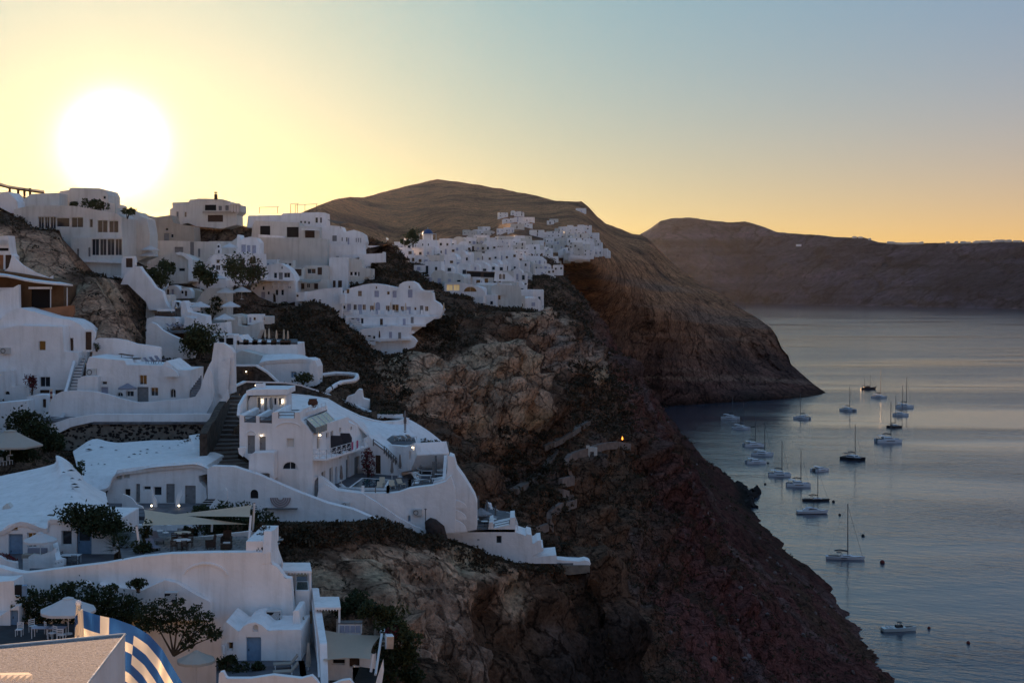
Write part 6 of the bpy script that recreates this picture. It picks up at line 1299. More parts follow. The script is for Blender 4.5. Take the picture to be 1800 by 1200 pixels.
for i, (x, y) in enumerate(((413, 485), (437, 492))): parasol(('left', 'right')[i] + ' closed white parasol beside the olive trees', P(x, y + 6, 258), 2.4, 1, closed=True, m=whitecanvas, group='closed parasols by the olives')
# restaurant terraces
o = house('white restaurant terrace with long parapet and brown planters', YP(226), [(403, 640), (404, 592), (420, 590), (430, 602), (445, 600), (522, 604), (524, 625), (524, 650), (430, 650)], 8, [('d', 382, 595, 392, 604, darkhole)] if False else ())
deck('restaurant_floor', [(405, 226), (523, 226), (523, 240), (420, 242)], P(460, 600, 230).z, deckm, parent=o)
for i, x in enumerate((416, 432, 448, 464, 481, 497, 506)): q = P(x, 606, 226); o2 = thing('planter_box', ('first', 'second', 'third', 'fourth', 'fifth', 'sixth', 'seventh')[i] + ' brown planter from the left on the restaurant parapet', 'planter', 'planters on the restaurant parapet', q); MB().box((0, .3, .35), (.85, .6, .7)).build('box', brown, o2); leaf_mb([((0, .3, .75), (.4, .3, .15))], 60, .1, i).build('plants', leafg, o2)
for i, (x, y) in enumerate(((466, 597), (473, 600), (486, 599), (499, 602), (506, 600))): parasol(('first', 'second', 'third', 'fourth', 'fifth')[i] + ' closed cream parasol from the left on the restaurant terrace', P(x, y + 5, 232 - i), 2.2 + .4 * (i % 2), 1.2, closed=True, m=canvas, group='closed parasols on the restaurant terrace')
for i, (x, y) in enumerate(((430, 605), (440, 600), (452, 604), (425, 596))): table(('first', 'second', 'third', 'fourth')[i] + ' square table on the restaurant terrace', P(x, y, 236), .6, .75, False, steel, blackm, 'tables on the restaurant terrace')
o = house('white lower hall with long flat roof below the restaurant', YP(221), [(403, 660), (404, 632), (412, 622), (425, 616), (450, 622), (480, 630), (520, 632), (545, 640), (545, 660)], 6, (), m=plaster2)
o = house('white frame terrace with dark openings left of the restaurant', YP(224), [(380, 625), (381, 588), (412, 588), (413, 625)], 4, [('d', 385, 594, 394, 606, darkhole), ('d', 397, 594, 410, 606, darkhole), ('w', 414, 608, 418, 612)][:2])
# ---------------------------------------------------------------- L: cluster below the mountain
p330 = YP(332)
o = house('long upper house with flat roof on the ridge', p330, [(434, 400), (436, 379), (495, 378), (497, 375), (560, 373), (572, 374), (573, 400), (540, 402)], 8, [('w', 554, 382, 559, 392), ('w', 562, 382, 566, 392), ('x', 527, 388, 531, 393), ('x', 534, 388, 538, 393), ('x', 541, 389, 545, 394)], m=plaster)
for i, (x0, x1, y) in enumerate(((456, 488, 364), (511, 523, 358), (519, 536, 360), (536, 556, 359))):
    o2 = top('ridge_canopy', ('left', 'second', 'third', 'right')[i] + ' thin shade canopy on poles along the ridge', 'canopy', 'shade canopies on the ridge', P(x0, 374, 334))
    for x in (x0, x1): part('pole', MB().tube([P(x, 375, 334), P(x, y, 334)], .07, 5), brown, o2)
    part('cloth', MB().add([P(x0, y + 1, 332), P(x1 + 3, y, 332), P(x1 + 2, y - 1, 337), P(x0, y, 337)], [(0, 1, 2, 3)]), brown, o2)
o = top('roof_sail', 'dark triangular awning right of the ridge house', 'awning', None, P(580, 395, 328)); part('cloth', MB().add([P(575, 386, 330), P(614, 391, 328), P(598, 393, 325), P(585, 391, 326)], [(0, 1, 2, 3)]), brown, o); part('pole', MB().tube([P(598, 402, 326), P(598, 392, 326)], .06, 5), brown, o)
o = house('terraced house with deep balconies and glass doors', YP(322), [(440, 432), (444, 396), (448, 388), (526, 391), (526, 397), (562, 399), (562, 420), (560, 440)], 8, [('d', 457, 397, 475, 415, darkhole), ('d', 504, 399, 525, 417, darkhole), ('d', 536, 404, 553, 418, brown)], m=plaster2)
part('balcony_slab', slab_mb(YP(319), [YP(319).uv(*q) for q in [(454, 412), (500, 415), (500, 418), (454, 418)]], 2), plaster, o); part('eave', slab_mb(YP(319.5), [YP(319.5).uv(*q) for q in [(530, 402), (560, 403), (560, 405), (530, 404)]], 2), plaster, o)
o = house('broad blank plaster wall below the balcony house', YP(316), [(452, 470), (456, 417), (500, 418), (575, 420), (575, 470), (560, 478)], 5, (), m=plaster2)
o = house('white rounded house with small paired windows beside the mountain', YP(326), [(560, 440), (562, 400), (580, 396), (600, 398), (604, 408), (612, 406), (622, 404), (632, 407), (640, 412), (643, 425), (640, 436), (600, 440)], 7, [('x', 600, 417, 602.5, 424), ('x', 608, 417, 610.5, 425), ('d', 611, 418, 614, 430, lavender), ('x', 625, 418, 627, 426), ('x', 629, 418, 631, 426), ('x', 633, 418, 635, 427), ('d', 584, 414, 592, 424, greydoor)])
o = house('white terrace wall under the rounded house', YP(320), [(574, 460), (575, 428), (610, 430), (640, 430), (641, 450), (620, 455)], 4, [('x', 590, 450, 596, 452, darkhole)])
o = house('white cantilever terrace block at the end of the row', YP(317), [(630, 476), (632, 447), (672, 445), (673, 442), (675, 443), (675, 461), (652, 462), (650, 476)], 5)
o = house('tall white block with blank side wall', YP(306), [(576, 520), (579, 454), (583, 452), (611, 453), (612, 510), (600, 520)], 6, [('d', 585, 493, 590, 505, brown), ('d', 594, 493, 601, 506, brown)])
o = house('pale stepped balcony house right of the tall block', YP(309), [(610, 500), (612, 453), (636, 456), (637, 470), (651, 472), (651, 486), (640, 488), (640, 500)], 5, [('d', 613, 478, 632, 485, darkhole)], m=plaster2)
for i, (x0, x1, y0, y1, Y) in enumerate(((512, 533, 470, 487, 300), (535, 578, 466, 486, 304), (519, 576, 490, 512, 296))):
    o = house(('small terrace house with brown opening left in the middle row', 'wide terrace house with glazed opening in the middle row', 'long terrace house with awning and two doors'), YP(Y), [], 1) if False else house(('small terrace house with brown opening left in the middle row', 'wide terrace house with glazed opening in the middle row', 'long terrace house with awning and two doors')[i], YP(Y), [(x0, y1 + 8), (x0, y0), (x1, y0 + 1), (x1, y1 + 8)], 5, [[('d', 516, 473, 530, 485, brown)], [('w', 540, 472, 555, 481), ('d', 558, 470, 566, 483, brown)], [('d', 527, 498, 535, 508, brown), ('w', 539, 498, 545, 506), ('d', 552, 498, 559, 508, brown)]][i], m=plaster2)
part('awning', loft_mb([[(520, 490, 295), (548, 492, 295), (565, 491, 295)], [(522, 494, 291), (548, 497, 291), (563, 494, 291)]], .06), taupe, o)
o = house('white house with vaulted top, narrow windows and french doors', YP(288), [(440, 530), (441, 500), (441, 474), (446, 468), (470, 466), (478, 464), (486, 462), (496, 464), (508, 472), (515, 482), (520, 495), (521, 530), (500, 534), (484, 538), (460, 535)], 7,
      [('d', 455, 478, 461, 490, brown), ('w', 481, 479, 487, 489), ('d', 490, 479, 497, 491), ('w', 499, 479, 510, 488), ('x', 494, 468, 497, 473), ('x', 461, 503, 465, 510), ('d', 459, 513, 466, 524, lavender), ('x', 470, 512, 474, 518), ('d', 480, 516, 485, 531, brown), ('w', 484, 509, 489, 519), ('w', 494, 509, 499, 519), ('x', 478, 502, 480, 507), ('x', 506, 503, 511, 507)])
part('balcony', slab_mb(YP(286), [YP(286).uv(*q) for q in [(442, 491), (514, 492), (514, 494), (442, 494)]], 2), plaster, o); railing(o, P(480, 507, 286.2), P(518, 507, 286.2), 1.2, 2, plaster, True, 4, r=.06)
o = house('white retaining wall with dark stones left of the main white house', YP(286), [(518, 545), (520, 514), (545, 512), (570, 507), (600, 505), (602, 560), (590, 552), (572, 540), (553, 530)], 2, [('x', 537, 522, 540, 526, darkhole), ('x', 543, 520, 546, 524, darkhole)][:0], name='retaining_wall', cat='wall')
o = house('large white main house with two rows of windows and curved gable', YP(290), [(598, 562), (600, 522), (606, 510), (612, 507), (640, 500), (655, 498), (672, 500), (700, 506), (702, 500), (708, 496), (716, 494), (724, 494), (732, 498), (738, 507), (742, 510), (760, 514), (762, 528), (772, 534), (780, 545), (772, 560), (700, 566)], 8,
      [('x', 609, 508, 614, 516), ('w', 629, 511, 636, 521), ('d', 658, 511, 666, 522, lavender), ('x', 680, 512, 685, 518), ('d', 690, 511, 697, 523, lavender), ('d', 717, 509, 725, 523, lavender), ('x', 660, 503, 663, 508), ('x', 718, 502, 721, 507),
       ('x', 603, 537, 607, 543), ('d', 610, 534, 617, 547, lavender), ('w', 621, 535, 627, 545), ('d', 629, 535, 636, 553, lavender), ('w', 637, 535, 643, 545), ('w', 650, 537, 657, 548), ('ad', 660, 531, 668, 553, lavender), ('w', 678, 537, 685, 548), ('w', 689, 535, 701, 549), ('w', 704, 538, 710, 548), ('d', 714, 539, 722, 555, lavender), ('x', 728, 540, 732, 546), ('d', 738, 537, 744, 554, greydoor), ('w', 747, 538, 753, 547)])
part('ledge', slab_mb(YP(288.8), [YP(288.8).uv(*q) for q in [(601, 552), (755, 552), (755, 556), (601, 556)]], 1.5), plaster, o)
for k in range(12):
    x = 604 + 12.5 * k; part('parapet_post', MB().box(P(x, 549, 288.6), (.45, .35, 1.0)), plaster, o)
    if k < 11: railing(o, P(x + 1.5, 553, 288.6), P(x + 11, 553, 288.6), .75, 2, steel, True, 3, r=.03)
part('side_pergola', MB().box(P(748, 511, 288), (3.4, 2.5, .2)), plaster, o); part('pergola_post', MB().box(P(757, 520, 287.5), (.2, .2, 2.2)), plaster, o)
for i, (x, y) in enumerate(((658, 552), (687, 552), (713, 553), (780, 553))): parasol(('left', 'second', 'third', 'rightmost')[i] + ' closed parasol on the main white house terrace', P(x, y, 287.4), 2.4, 1.2, closed=True, m=canvas, group='closed parasols on the main white house')
o = house('white lower storey wall under the main white house', YP(285), [(606, 575), (608, 557), (700, 557), (770, 556), (755, 566), (742, 574), (732, 582), (720, 590), (716, 602), (690, 606), (650, 600), (630, 590)], 4, [('w', 617, 559, 623, 568), ('d', 625, 559, 632, 573, lavender), ('w', 634, 559, 639, 569)])
o = house('white bottom terrace tumbling into the scrub', YP(279), [(628, 586), (636, 578), (690, 572), (722, 574), (720, 588), (728, 594), (733, 600), (728, 610), (712, 616), (700, 624), (680, 628), (660, 620), (645, 605)], 3, [('x', 641, 590, 644, 597), ('w', 646, 589, 652, 598), ('w', 655, 590, 660, 600)])
for y0, xa, xb, Y in ((572, 612, 748, 283.5), (584, 630, 728, 281), (596, 650, 722, 278)):
    part('terrace_ledge', slab_mb(YP(Y), [YP(Y).uv(*q) for q in [(xa, y0), (xb, y0 - 2), (xb, y0 + 2), (xa, y0 + 4)]], 1.5), plaster, o, bevel=.05)
for xa, y0 in ((668, 566), (676, 577), (690, 578), (700, 590), (684, 589), (708, 566), (722, 563)): opening(o, YP(277.6 if y0 > 583 else 283), 'd', rect(YP(277.6 if y0 > 583 else 283), xa, y0 - 6, xa + 5, y0 + 5), rng.choice([lavender, brown, greydoor]), True, .1, .1)
railing(o, P(658, 608, 277), P(705, 609, 277), 1.0, 2, steel, True, 8); parasol('closed dark parasol on the bottom terrace', P(667, 601, 278), 2.2, 1.2, closed=True, m=brown)
steps('staircase', 'long white stair wall running down left of the main white house', P(646, 602, 278), P(600, 548, 288), (1.6, 0, 0), 16, plaster, stepm)
# packed terrace blocks between the bigger houses
rf = random.Random(21)
for ri, (xa, xb, y, Y, hp) in enumerate(((560, 650, 486, 312, 14), (455, 520, 470, 302, 14), (258, 345, 520, 252, 16), (395, 394, 520, 258, 12), (262, 400, 545, 243, 14), (400, 470, 562, 244, 12), (300, 299, 572, 233, 13), (256, 330, 592, 224, 12), (345, 420, 600, 227, 12), (640, 690, 440, 338, 12), (520, 600, 528, 284, 11))):
    x = xa; i = 0
    while x < xb:
        w = rf.uniform(15, 34); h = hp * rf.uniform(.7, 1.25); yy = y + rf.uniform(-4, 4)
        if rf.random() < .78:
            e = min(x + w, xb + 6); vt = rf.random() < .3; tp = yy - h
            ol = [(x, yy + 5), (x, tp + h * .45), (x + (e - x) * .2, tp + h * .12), (x + (e - x) * .5, tp), (x + (e - x) * .8, tp + h * .12), (e, tp + h * .45), (e, yy + 5)] if vt else [(x, yy + 5), (x, tp), (e, tp + rf.uniform(-1, 1)), (e, yy + 5)]
            ops = []
            if e - x > 14:
                for k in range(rf.choice([1, 2, 2, 3])):
                    cx = x + (e - x) * (k + .6) / 3.2
                    if rf.random() < .5: ops.append(('d', cx - 2, yy - h * .6, cx + 2, yy + 1, rf.choice([brown, lavender, greydoor])))
                    else: ops.append(('x', cx - 2, yy - h * .6, cx + 2, yy - h * .25))
            house(('white vaulted' if vt else 'white flat') + ' terrace block, number ' + ('one', 'two', 'three', 'four', 'five', 'six', 'seven', 'eight', 'nine')[i] + ' in the ' + ('upper right', 'middle', 'court', 'olive grove', 'cream house', 'red scrub', 'parasol', 'lower left', 'restaurant', 'ridge end', 'retaining wall')[ri] + ' row of the village', YP(Y + rf.uniform(-3, 3)), ol, rf.uniform(3, 5), ops, m=rf.choice([plaster, plaster, plaster2]), group='packed terrace blocks', small=True, name='terrace_block', cat='terrace block'); i += 1
        x += w + rf.uniform(0, 3)
# ---------------------------------------------------------------- church and far villages
o = top('church', 'white church with blue dome and open belfry frame', 'church', None, P(752, 438, 520)); pl = YP(520)
wall(o, pl, [(735, 442), (735, 424), (738, 421), (768, 422), (770, 442)], 7, ops=[('x', 742, 428, 744, 432), ('x', 752, 428, 754, 432)], small=True)
c = P(752, 420, 523); part('drum', MB().lathe([(1.9, -.8), (1.9, 1.6)], c, 14), plaster, o, True); part('dome', MB().lathe([(2.05, 1.6), (1.95, 2.2), (1.6, 2.9), (1.0, 3.4), (.4, 3.6), (.001, 3.65)], c, 16), mat('dome_blue', (.03, .07, .20), .5), o, True)
part('cross', MB().box(c + Vector((0, 0, 4.0)), (.08, .08, .8)).box(c + Vector((0, 0, 4.1)), (.4, .08, .08)), steel, o)
fr = MB()
for dx in (-3.0, -1, 1.2, 3.2): fr.box(c + Vector((dx, -2.2, .5)), (.22, .22, 2.6))
fr.box(c + Vector((0, -2.2, 1.8)), (6.6, .22, .2)); part('belfry_frame', fr, plaster2, o)
VH = {}
def far_house(px, py, w, h, Y, label, group, nwin, kind, seed, warm=False):
    """w x h metres, base at (px, py); openings as parts"""
    rr = random.Random(seed); p = P(px, py, Y); o = thing('building' if w > 13 else 'house', label, 'building' if w > 13 else 'house', group, p, rr.uniform(-.25, .2))
    key = (round(w), round(h * 2), kind)
    d = 5.0
    if key not in VH:
        w_, h_ = key[0], key[1] / 2
        if kind == 'vault':
            n = 8; prof = [(-w_ / 2, -2)] + [(-w_ / 2 * math.cos(a), h_ * .62 + h_ * .38 * math.sin(a)) for a in [math.pi * k / n for k in range(n + 1)]] + [(w_ / 2, -2)]
        elif kind == 'dome':
            prof = [(-w_ / 2, -2), (-w_ / 2, h_ * .75), (-w_ * .3, h_ * .75)] + [(-w_ * .3 * math.cos(a), h_ * .75 + w_ * .24 * math.sin(a)) for a in [math.pi * k / 8 for k in range(9)]] + [(w_ * .3, h_ * .75), (w_ / 2, h_ * .75), (w_ / 2, -2)]
        elif kind == 'step': prof = [(-w_ / 2, -2), (-w_ / 2, h_ * .7), (-w_ * .1, h_ * .7), (-w_ * .1, h_), (w_ / 2, h_), (w_ / 2, -2)]
        else: prof = [(-w_ / 2, -2), (-w_ / 2, h_), (-w_ / 2 + .3, h_ + .25), (w_ / 2 - .3, h_ + .25), (w_ / 2, h_), (w_ / 2, -2)]
        k = len(prof); mb = MB(); mb.add([(x, 0, z) for x, z in prof] + [(x, d, z) for x, z in prof], [tuple(range(k)), tuple(range(2 * k - 1, k - 1, -1))] + [(i, i + k, (i + 1) % k + k, (i + 1) % k) for i in range(k)])
        VH[key] = [None, None]
        VH[key][0] = mb.mesh('far_house'); VH[key][0].materials.append(plaster); VH[key][1] = VH[key][0].copy(); VH[key][1].materials[0] = plaster2
    link('wall', VH[key][1 if warm else 0], None, o)
    w_, h_ = key[0], key[1] / 2
    for i in range(nwin):
        x = -w_ / 2 + w_ * (i + .5) / nwin + rr.uniform(-.2, .2); dr = rr.random() < .35
        k2 = rr.choice(['D', 'D', 'D1', 'D2']) if dr else rr.choice(['W', 'W', 'W', 'W1'])
        if k2 not in VH: VH[k2] = MB().box((0, -.03, 1.0 if dr else 1.45), (.95, .12, 2.0) if dr else (.85, .12, 1.0)).mesh(k2); VH[k2].materials.append({'D': glass, 'W': glass, 'D1': lavender, 'D2': brown, 'W1': lavender}[k2])
        q = link('door' if dr else 'window', VH[k2], None, o); q.location = (x, 0, 0); q.scale = (rr.uniform(.7, 1.35), 1, rr.uniform(.75, 1.15))
        if h_ > 4.4: q2 = link('window', VH[k2], None, o); q2.location = (x + .2, 0, 2.6)
    return o
rr = random.Random(5)
ORD = 'first second third fourth fifth sixth seventh eighth ninth tenth eleventh twelfth thirteenth fourteenth fifteenth sixteenth seventeenth eighteenth nineteenth twentieth'.split()
ORD += ['twenty-' + q for q in ORD[:9]]
def village(rows, group, where, hrange, wrange):
    cnt = 0
    for ri, ((x0, y0, Y0), (x1, y1, Y1), n) in enumerate(sorted(rows, key=lambda q: q[0][1])):
        for i in range(n):
            t = (i + rr.uniform(.2, .8)) / n; px, py, Y = x0 + (x1 - x0) * t, y0 + (y1 - y0) * t + rr.uniform(-1.5, 1.5), Y0 + (Y1 - Y0) * t
            w, h = rr.uniform(*wrange), rr.uniform(*hrange)
            kd = rr.choice(['box', 'box', 'dome', 'vault', 'vault', 'step', 'step']); wm = rr.random() < .25
            far_house(px, py, w, h, Y, flabel(w, kd, wm, i, ri, where), group, 2 if w < 6 else 3, kd, cnt * 7 + int(px), wm); cnt += 1
            FEET.append((px - w / 2 / Y * F - 1, px + w / 2 / Y * F + 1, [px - 9, px + 9], [py + 1.5, py + 1.5], Y, 8))
def flabel(w, kd, wm, i, ri, where):
    return ('wide ' if w > 6.5 else 'small ') + ('cream ' if wm else 'white ') + {'dome': 'round-topped', 'box': 'flat-roofed', 'vault': 'vaulted', 'step': 'stepped'}[kd] + ' house, ' + ORD[i] + ' from left in ' + ORD[ri] + ' row of ' + where
# first far village, along the next spur
v1 = [((690, 440, 540), (735, 440, 560), 3), ((770, 436, 575), (850, 428, 640), 8), ((690, 452, 480), (760, 452, 520), 5), ((765, 448, 540), (870, 440, 620), 9), ((730, 465, 430), (800, 468, 480), 5), ((800, 464, 500), (900, 455, 600), 8),
      ((745, 480, 400), (815, 488, 440), 4), ((815, 482, 450), (930, 472, 600), 9), ((765, 500, 385), (850, 505, 430), 5), ((850, 500, 450), (925, 490, 560), 6), ((790, 517, 380), (870, 525, 405), 4), ((870, 520, 415), (920, 515, 460), 3), ((850, 541, 392), (945, 545, 410), 5), ((880, 530, 420), (945, 535, 425), 3), ((925, 478, 640), (985, 476, 700), 4), ((920, 488, 600), (970, 484, 660), 3), ((890, 462, 640), (960, 466, 700), 5), ((880, 448, 680), (930, 455, 720), 4)]
village(v1, 'houses of the nearer far village', 'the nearer far village', (2.8, 4.2), (4.5, 8.5))
o = house('big blank pale block at the cliff end of the nearer far village', YP(396), [(862, 530), (864, 503), (870, 500), (912, 502), (916, 508), (918, 542), (900, 542), (865, 534)], 8, [('w', 874, 519, 888, 527)], m=plaster2)
o = house('white restaurant with lit yellow windows in the nearer far village', YP(372), [(780, 518), (782, 498), (812, 497), (840, 503), (852, 512), (854, 520), (820, 524)], 6, [('w', 785, 500, 796, 511, mat('lit_window', (1, .72, .35), emit=.10)), ('w', 797, 500, 808, 511, mat('lit_window', (1, .72, .35), emit=.10)), ('aw', 815, 504, 838, 513)])
o = house('brown pergola terrace in the nearer far village', YP(405), [(820, 486), (820, 476), (872, 478), (874, 488)], 4, [('d', 825, 479, 845, 486, darkhole), ('d', 850, 480, 870, 487, darkhole)], m=brown, name='pergola_house'); o = house('white terrace with white framed glass doors in the nearer far village', YP(400), [(868, 494), (870, 478), (892, 479), (905, 490), (905, 494)], 4, [('aw', 877, 481, 882, 491), ('aw', 883, 481, 888, 491)])
for i, (x, y, s, Y) in enumerate(((726, 432, 3.6, 500), (712, 431, 2.2, 500), (770, 462, 2.6, 500), (755, 460, 2.2, 490))): bush(('tall dark cypress-like tree beside the blue domed church', 'low dark tree left of the church', 'dark shrubs under the church terrace', 'dark shrubs left under the church terrace')[i], P(x, y + 2, Y), s, s * (1.5 if i == 0 else .9), 800, .4, leafd, 150 + i)
for i, (x, y) in enumerate(((679, 429), (710, 430))):
    a = P(x, y, 470); o = top('flag', ('left', 'right')[i] + ' tiny flag on a pole above the nearer far village', 'flag', 'tiny flags over the far village', a); part('pole', MB().tube([a, P(x, y - 12, 470)], .05, 5), steel, o); part('cloth', MB().add([P(x, y - 12, 470), P(x + 4, y - 10, 470), P(x + 4, y - 7, 470), P(x, y - 8, 470)], [(0, 1, 2, 3)]), whitecanvas, o)
# second far village, on the headland
def hY(px, py): return float(np.exp(hdepth(np.array([px]), np.array([py])))[0]) - 6
v2 = [((815, 413), (860, 408), 8), ((820, 420), (862, 416), 6), ((872, 410), (900, 408), 4), ((885, 394), (935, 390), 8), ((905, 400), (935, 398), 5), ((960, 396), (980, 393), 3), ((978, 408), (1030, 404), 10), ((985, 414), (1025, 413), 7), ((940, 418), (985, 416), 6), ((870, 424), (930, 426), 9), ((880, 432), (950, 433), 10), ((890, 440), (960, 442), 11), ((900, 448), (970, 452), 11), ((915, 456), (978, 462), 10), ((925, 464), (985, 472), 9), ((1000, 422), (1042, 420), 9), ((1003, 429), (1050, 428), 10), ((1005, 436), (1056, 436), 10), ((985, 444), (1062, 443), 13), ((985, 451), (1066, 448), 12), ((990, 458), (1030, 456), 6), ((955, 425), (1000, 428), 7), ((940, 438), (985, 440), 5), ((880, 380), (918, 378), 4), ((1020, 376), (1028, 375), 2), ((858, 372), (882, 371), 0)]
cnt = 0
for ri, ((x0, y0), (x1, y1), n) in enumerate(sorted(v2, key=lambda q: q[0][1])):
    n = round(n * .68)
    for i in range(n):
        t = (i + rr.uniform(.2, .8)) / n; px, py = x0 + (x1 - x0) * t, y0 + (y1 - y0) * t + rr.uniform(-3.2, 2.6); Y = hY(px, py) + 3.5
        w, kd, wm = rr.uniform(5, 11), rr.choice(['box', 'box', 'vault', 'step']), rr.random() < .3
        far_house(px, py, w, rr.uniform(2.8, 4.5), Y, flabel(w, kd, wm, i, ri, 'the headland village'), 'houses of the far headland village', 1 if rr.random() < .5 else 2, kd, 1000 + cnt, wm); cnt += 1
# settlement along the far rim
cnt = 0
for x0, x1, n in ((1560, 1625, 14), (1660, 1800, 20), (1500, 1530, 3)):
    for i in range(n):
        px = x0 + (x1 - x0) * (i + rr.random()) / n; k = int((px - 1040) / 1.6); v = None
        cyv = float(np.interp(px, [c[0] for c in CR], [c[1] for c in CR])); wyv = float(np.interp(px, [1040, 1310, 1800, 2050], [533, 533, 543, 546])); Y = H * F / (wyv - 500) + 880
        far_house(px, cyv + .6, rr.uniform(14, 30), rr.uniform(7, 11), Y, 'pale building speck, ' + ORD[cnt % 29] + (' along' if cnt < 29 else ' from the right end') + ' the far cliff rim', 'buildings on the far rim', 0, 'box', 2000 + cnt, True); cnt += 1
far_house(1404, 432.5, 30, 10, 8000, 'lone pale building on the far cliff slope', None, 0, 'box', 3001)
# ================================================================ the ground under everything, dug out below the houses
build_near_slope()
from mathutils.bvhtree import BVHTree
_o = bpy.data.objects['near_slope'].data; _v = np.empty(len(_o.vertices) * 3, np.float32); _o.vertices.foreach_get('co', _v); _f = np.empty(len(_o.loops), np.int32); _o.loops.foreach_get('vertex_index', _f)
BVH = BVHTree.FromPolygons(_v.reshape(-1, 3).tolist(), _f.reshape(-1, 4).tolist())
def gpt(px, py):
    """point of the finished slope seen from the viewpoint in direction (px, py)"""
    d = (P(px, py, 1.0) - Vector((0, 0, H))).normalized(); q = BVH.ray_cast(Vector((0, 0, H)) + d * 60, d)
    return q[0]
# scrub: low dry bushes all over the slopes, too many to count
r = np.random.default_rng(3); n = 330000
jj = r.integers(5, len(GY) - 5, n); ii = r.integers(5, len(GX) - 5, n)
pos = GV[jj, ii]; px = 900 + pos[:, 0] / pos[:, 1] * F; py = 500 + (H - pos[:, 2]) / pos[:, 1] * F
dens = .62 + 1.1 * fbm(pos[:, 0] / 9, pos[:, 1] / 12, pos[:, 2] / 12, 4)
dens *= (1 - .85 * TUFF[jj, ii]) * (1 - .75 * RED[jj, ii]) * (SLOPE[jj, ii] < 2.2) * (pos[:, 2] > 4)
dens *= np.where((pos[:, 0] > 30) & (pos[:, 1] > 400), .4, 1)
for x0, x1, xs_, ys_, Yf, dep in FEET:      # none inside or right in front of the houses
    m = (px > x0 - 4) & (px < x1 + 4) & (pos[:, 1] > Yf - .5) & (pos[:, 1] < Yf + dep); dens[m] = 0
keep = (r.random(n) < dens) & (px > -20) & (px < 1700) & (py > 330) & (py < 1230) & (pos[:, 1] > 112); pos = pos[keep]; k = min(len(pos), 38000); pos = pos[:k]
extra = []; rs = random.Random(9)
for x0, y0, x1, y1, q in ((475, 885, 600, 960, 420), (600, 885, 720, 950, 300), (700, 905, 830, 965, 260), (830, 955, 1000, 1010, 260), (490, 530, 660, 640, 420), (650, 470, 760, 560, 260), (740, 555, 800, 620, 120), (880, 760, 1000, 900, 300), (620, 620, 720, 720, 200), (1000, 640, 1110, 760, 200), (460, 940, 560, 1000, 120), (800, 950, 870, 1000, 80)):
    for i in range(q):
        p = gpt(rs.uniform(x0, x1), rs.uniform(y0, y1))
        if p is not None: extra.append(tuple(p))
pos = np.concatenate([np.array(extra), pos]); k = len(pos)
far_ = np.clip(pos[:, 1] / 200, .7, 2.6)[:, None]
rad_ = r.uniform(.35, 1.0, (k, 1)) ** 1.4 * far_ * 1.0; rad_[:len(extra)] *= 1.25; L = 14
c = np.repeat(pos, L, 0); R_ = np.repeat(rad_, L, 0); m_ = k * L
d = r.normal(size=(m_, 3)); d /= np.linalg.norm(d, axis=1, keepdims=True); d[:, 2] = np.abs(d[:, 2]) * .75
c = c + d * R_ * r.uniform(.3, 1, (m_, 1)) ** .5
a = r.normal(size=(m_, 3)); a /= np.linalg.norm(a, axis=1, keepdims=True); b = np.cross(a, r.normal(size=(m_, 3))); b /= np.linalg.norm(b, axis=1, keepdims=True); s = R_ * r.uniform(.16, .38, (m_, 1))
V = np.stack([c - a * s, c + b * s * .5, c + a * s, c - b * s * .5], 1).reshape(-1, 3).astype(np.float32)
me = bpy.data.meshes.new('scrub'); me.vertices.add(len(V)); me.vertices.foreach_set('co', V.ravel()); me.loops.add(len(V)); me.loops.foreach_set('vertex_index', np.arange(len(V), dtype=np.int32)); me.polygons.add(m_); me.polygons.foreach_set('loop_start', np.arange(m_, dtype=np.int32) * 4); me.polygons.foreach_set('loop_total', np.full(m_, 4, np.int32)); me.update(calc_edges=True)
tag(link('scrub', me, leafb), 'dry brown scrub covering the slopes', None, None, 'stuff')
# loose rocks: on the red slope, along the shore
def rocks(name, label, P_, size, m, seed):
    r = np.random.default_rng(seed); ico = bmesh.new(); bmesh.ops.create_icosphere(ico, subdivisions=1, radius=1); iv = np.array([v.co[:] for v in ico.verts]); fi = np.array([[v.index for v in f.verts] for f in ico.faces]); ico.free()
    k = len(P_); sc = size * r.uniform(.4, 1.5, (k, 1, 1)) * r.uniform(.6, 1.2, (k, 1, 3)); V = iv[None] * (1 + .35 * r.normal(size=(k, len(iv), 1)) * .7) * sc + P_[:, None]
    mb = MB(); mb.v = [tuple(v) for v in V.reshape(-1, 3)]; mb.f = [tuple(f) for f in (fi[None] + (np.arange(k) * len(iv))[:, None, None]).reshape(-1, 3)]
    return tag(mb.build(name, m), label, None, None, 'stuff')
jj = r.integers(5, len(GY) - 5, 9000); ii = r.integers(5, len(GX) - 5, 9000); pos = GV[jj, ii]; ok = (RED[jj, ii] > .4) & (pos[:, 1] < 640) & (pos[:, 2] > 3); pos = pos[ok][:260]
rocks('loose_stones', 'pale loose stones scattered on the red slope', pos, .55, mat('pale_stone', (.20, .15, .14), .95, .4, 2), 4)
sh = []
for Y in np.arange(690, 1060, 1.5):
    row = GV[np.argmin(abs(GY - Y))]; q = row[np.argmin(abs(row[:, 2] - .2) + (row[:, 0] < 60) * 99)]; sh.append((q[0] + rng.uniform(-3, 7) * rng.random(), Y, rng.uniform(-.4, .6)))
rocks('shore_rocks', 'dark boulders along the waterline', np.array(sh), 1.7, mat('shore_rock', (.035, .027, .025), .9, .5, .5), 6)
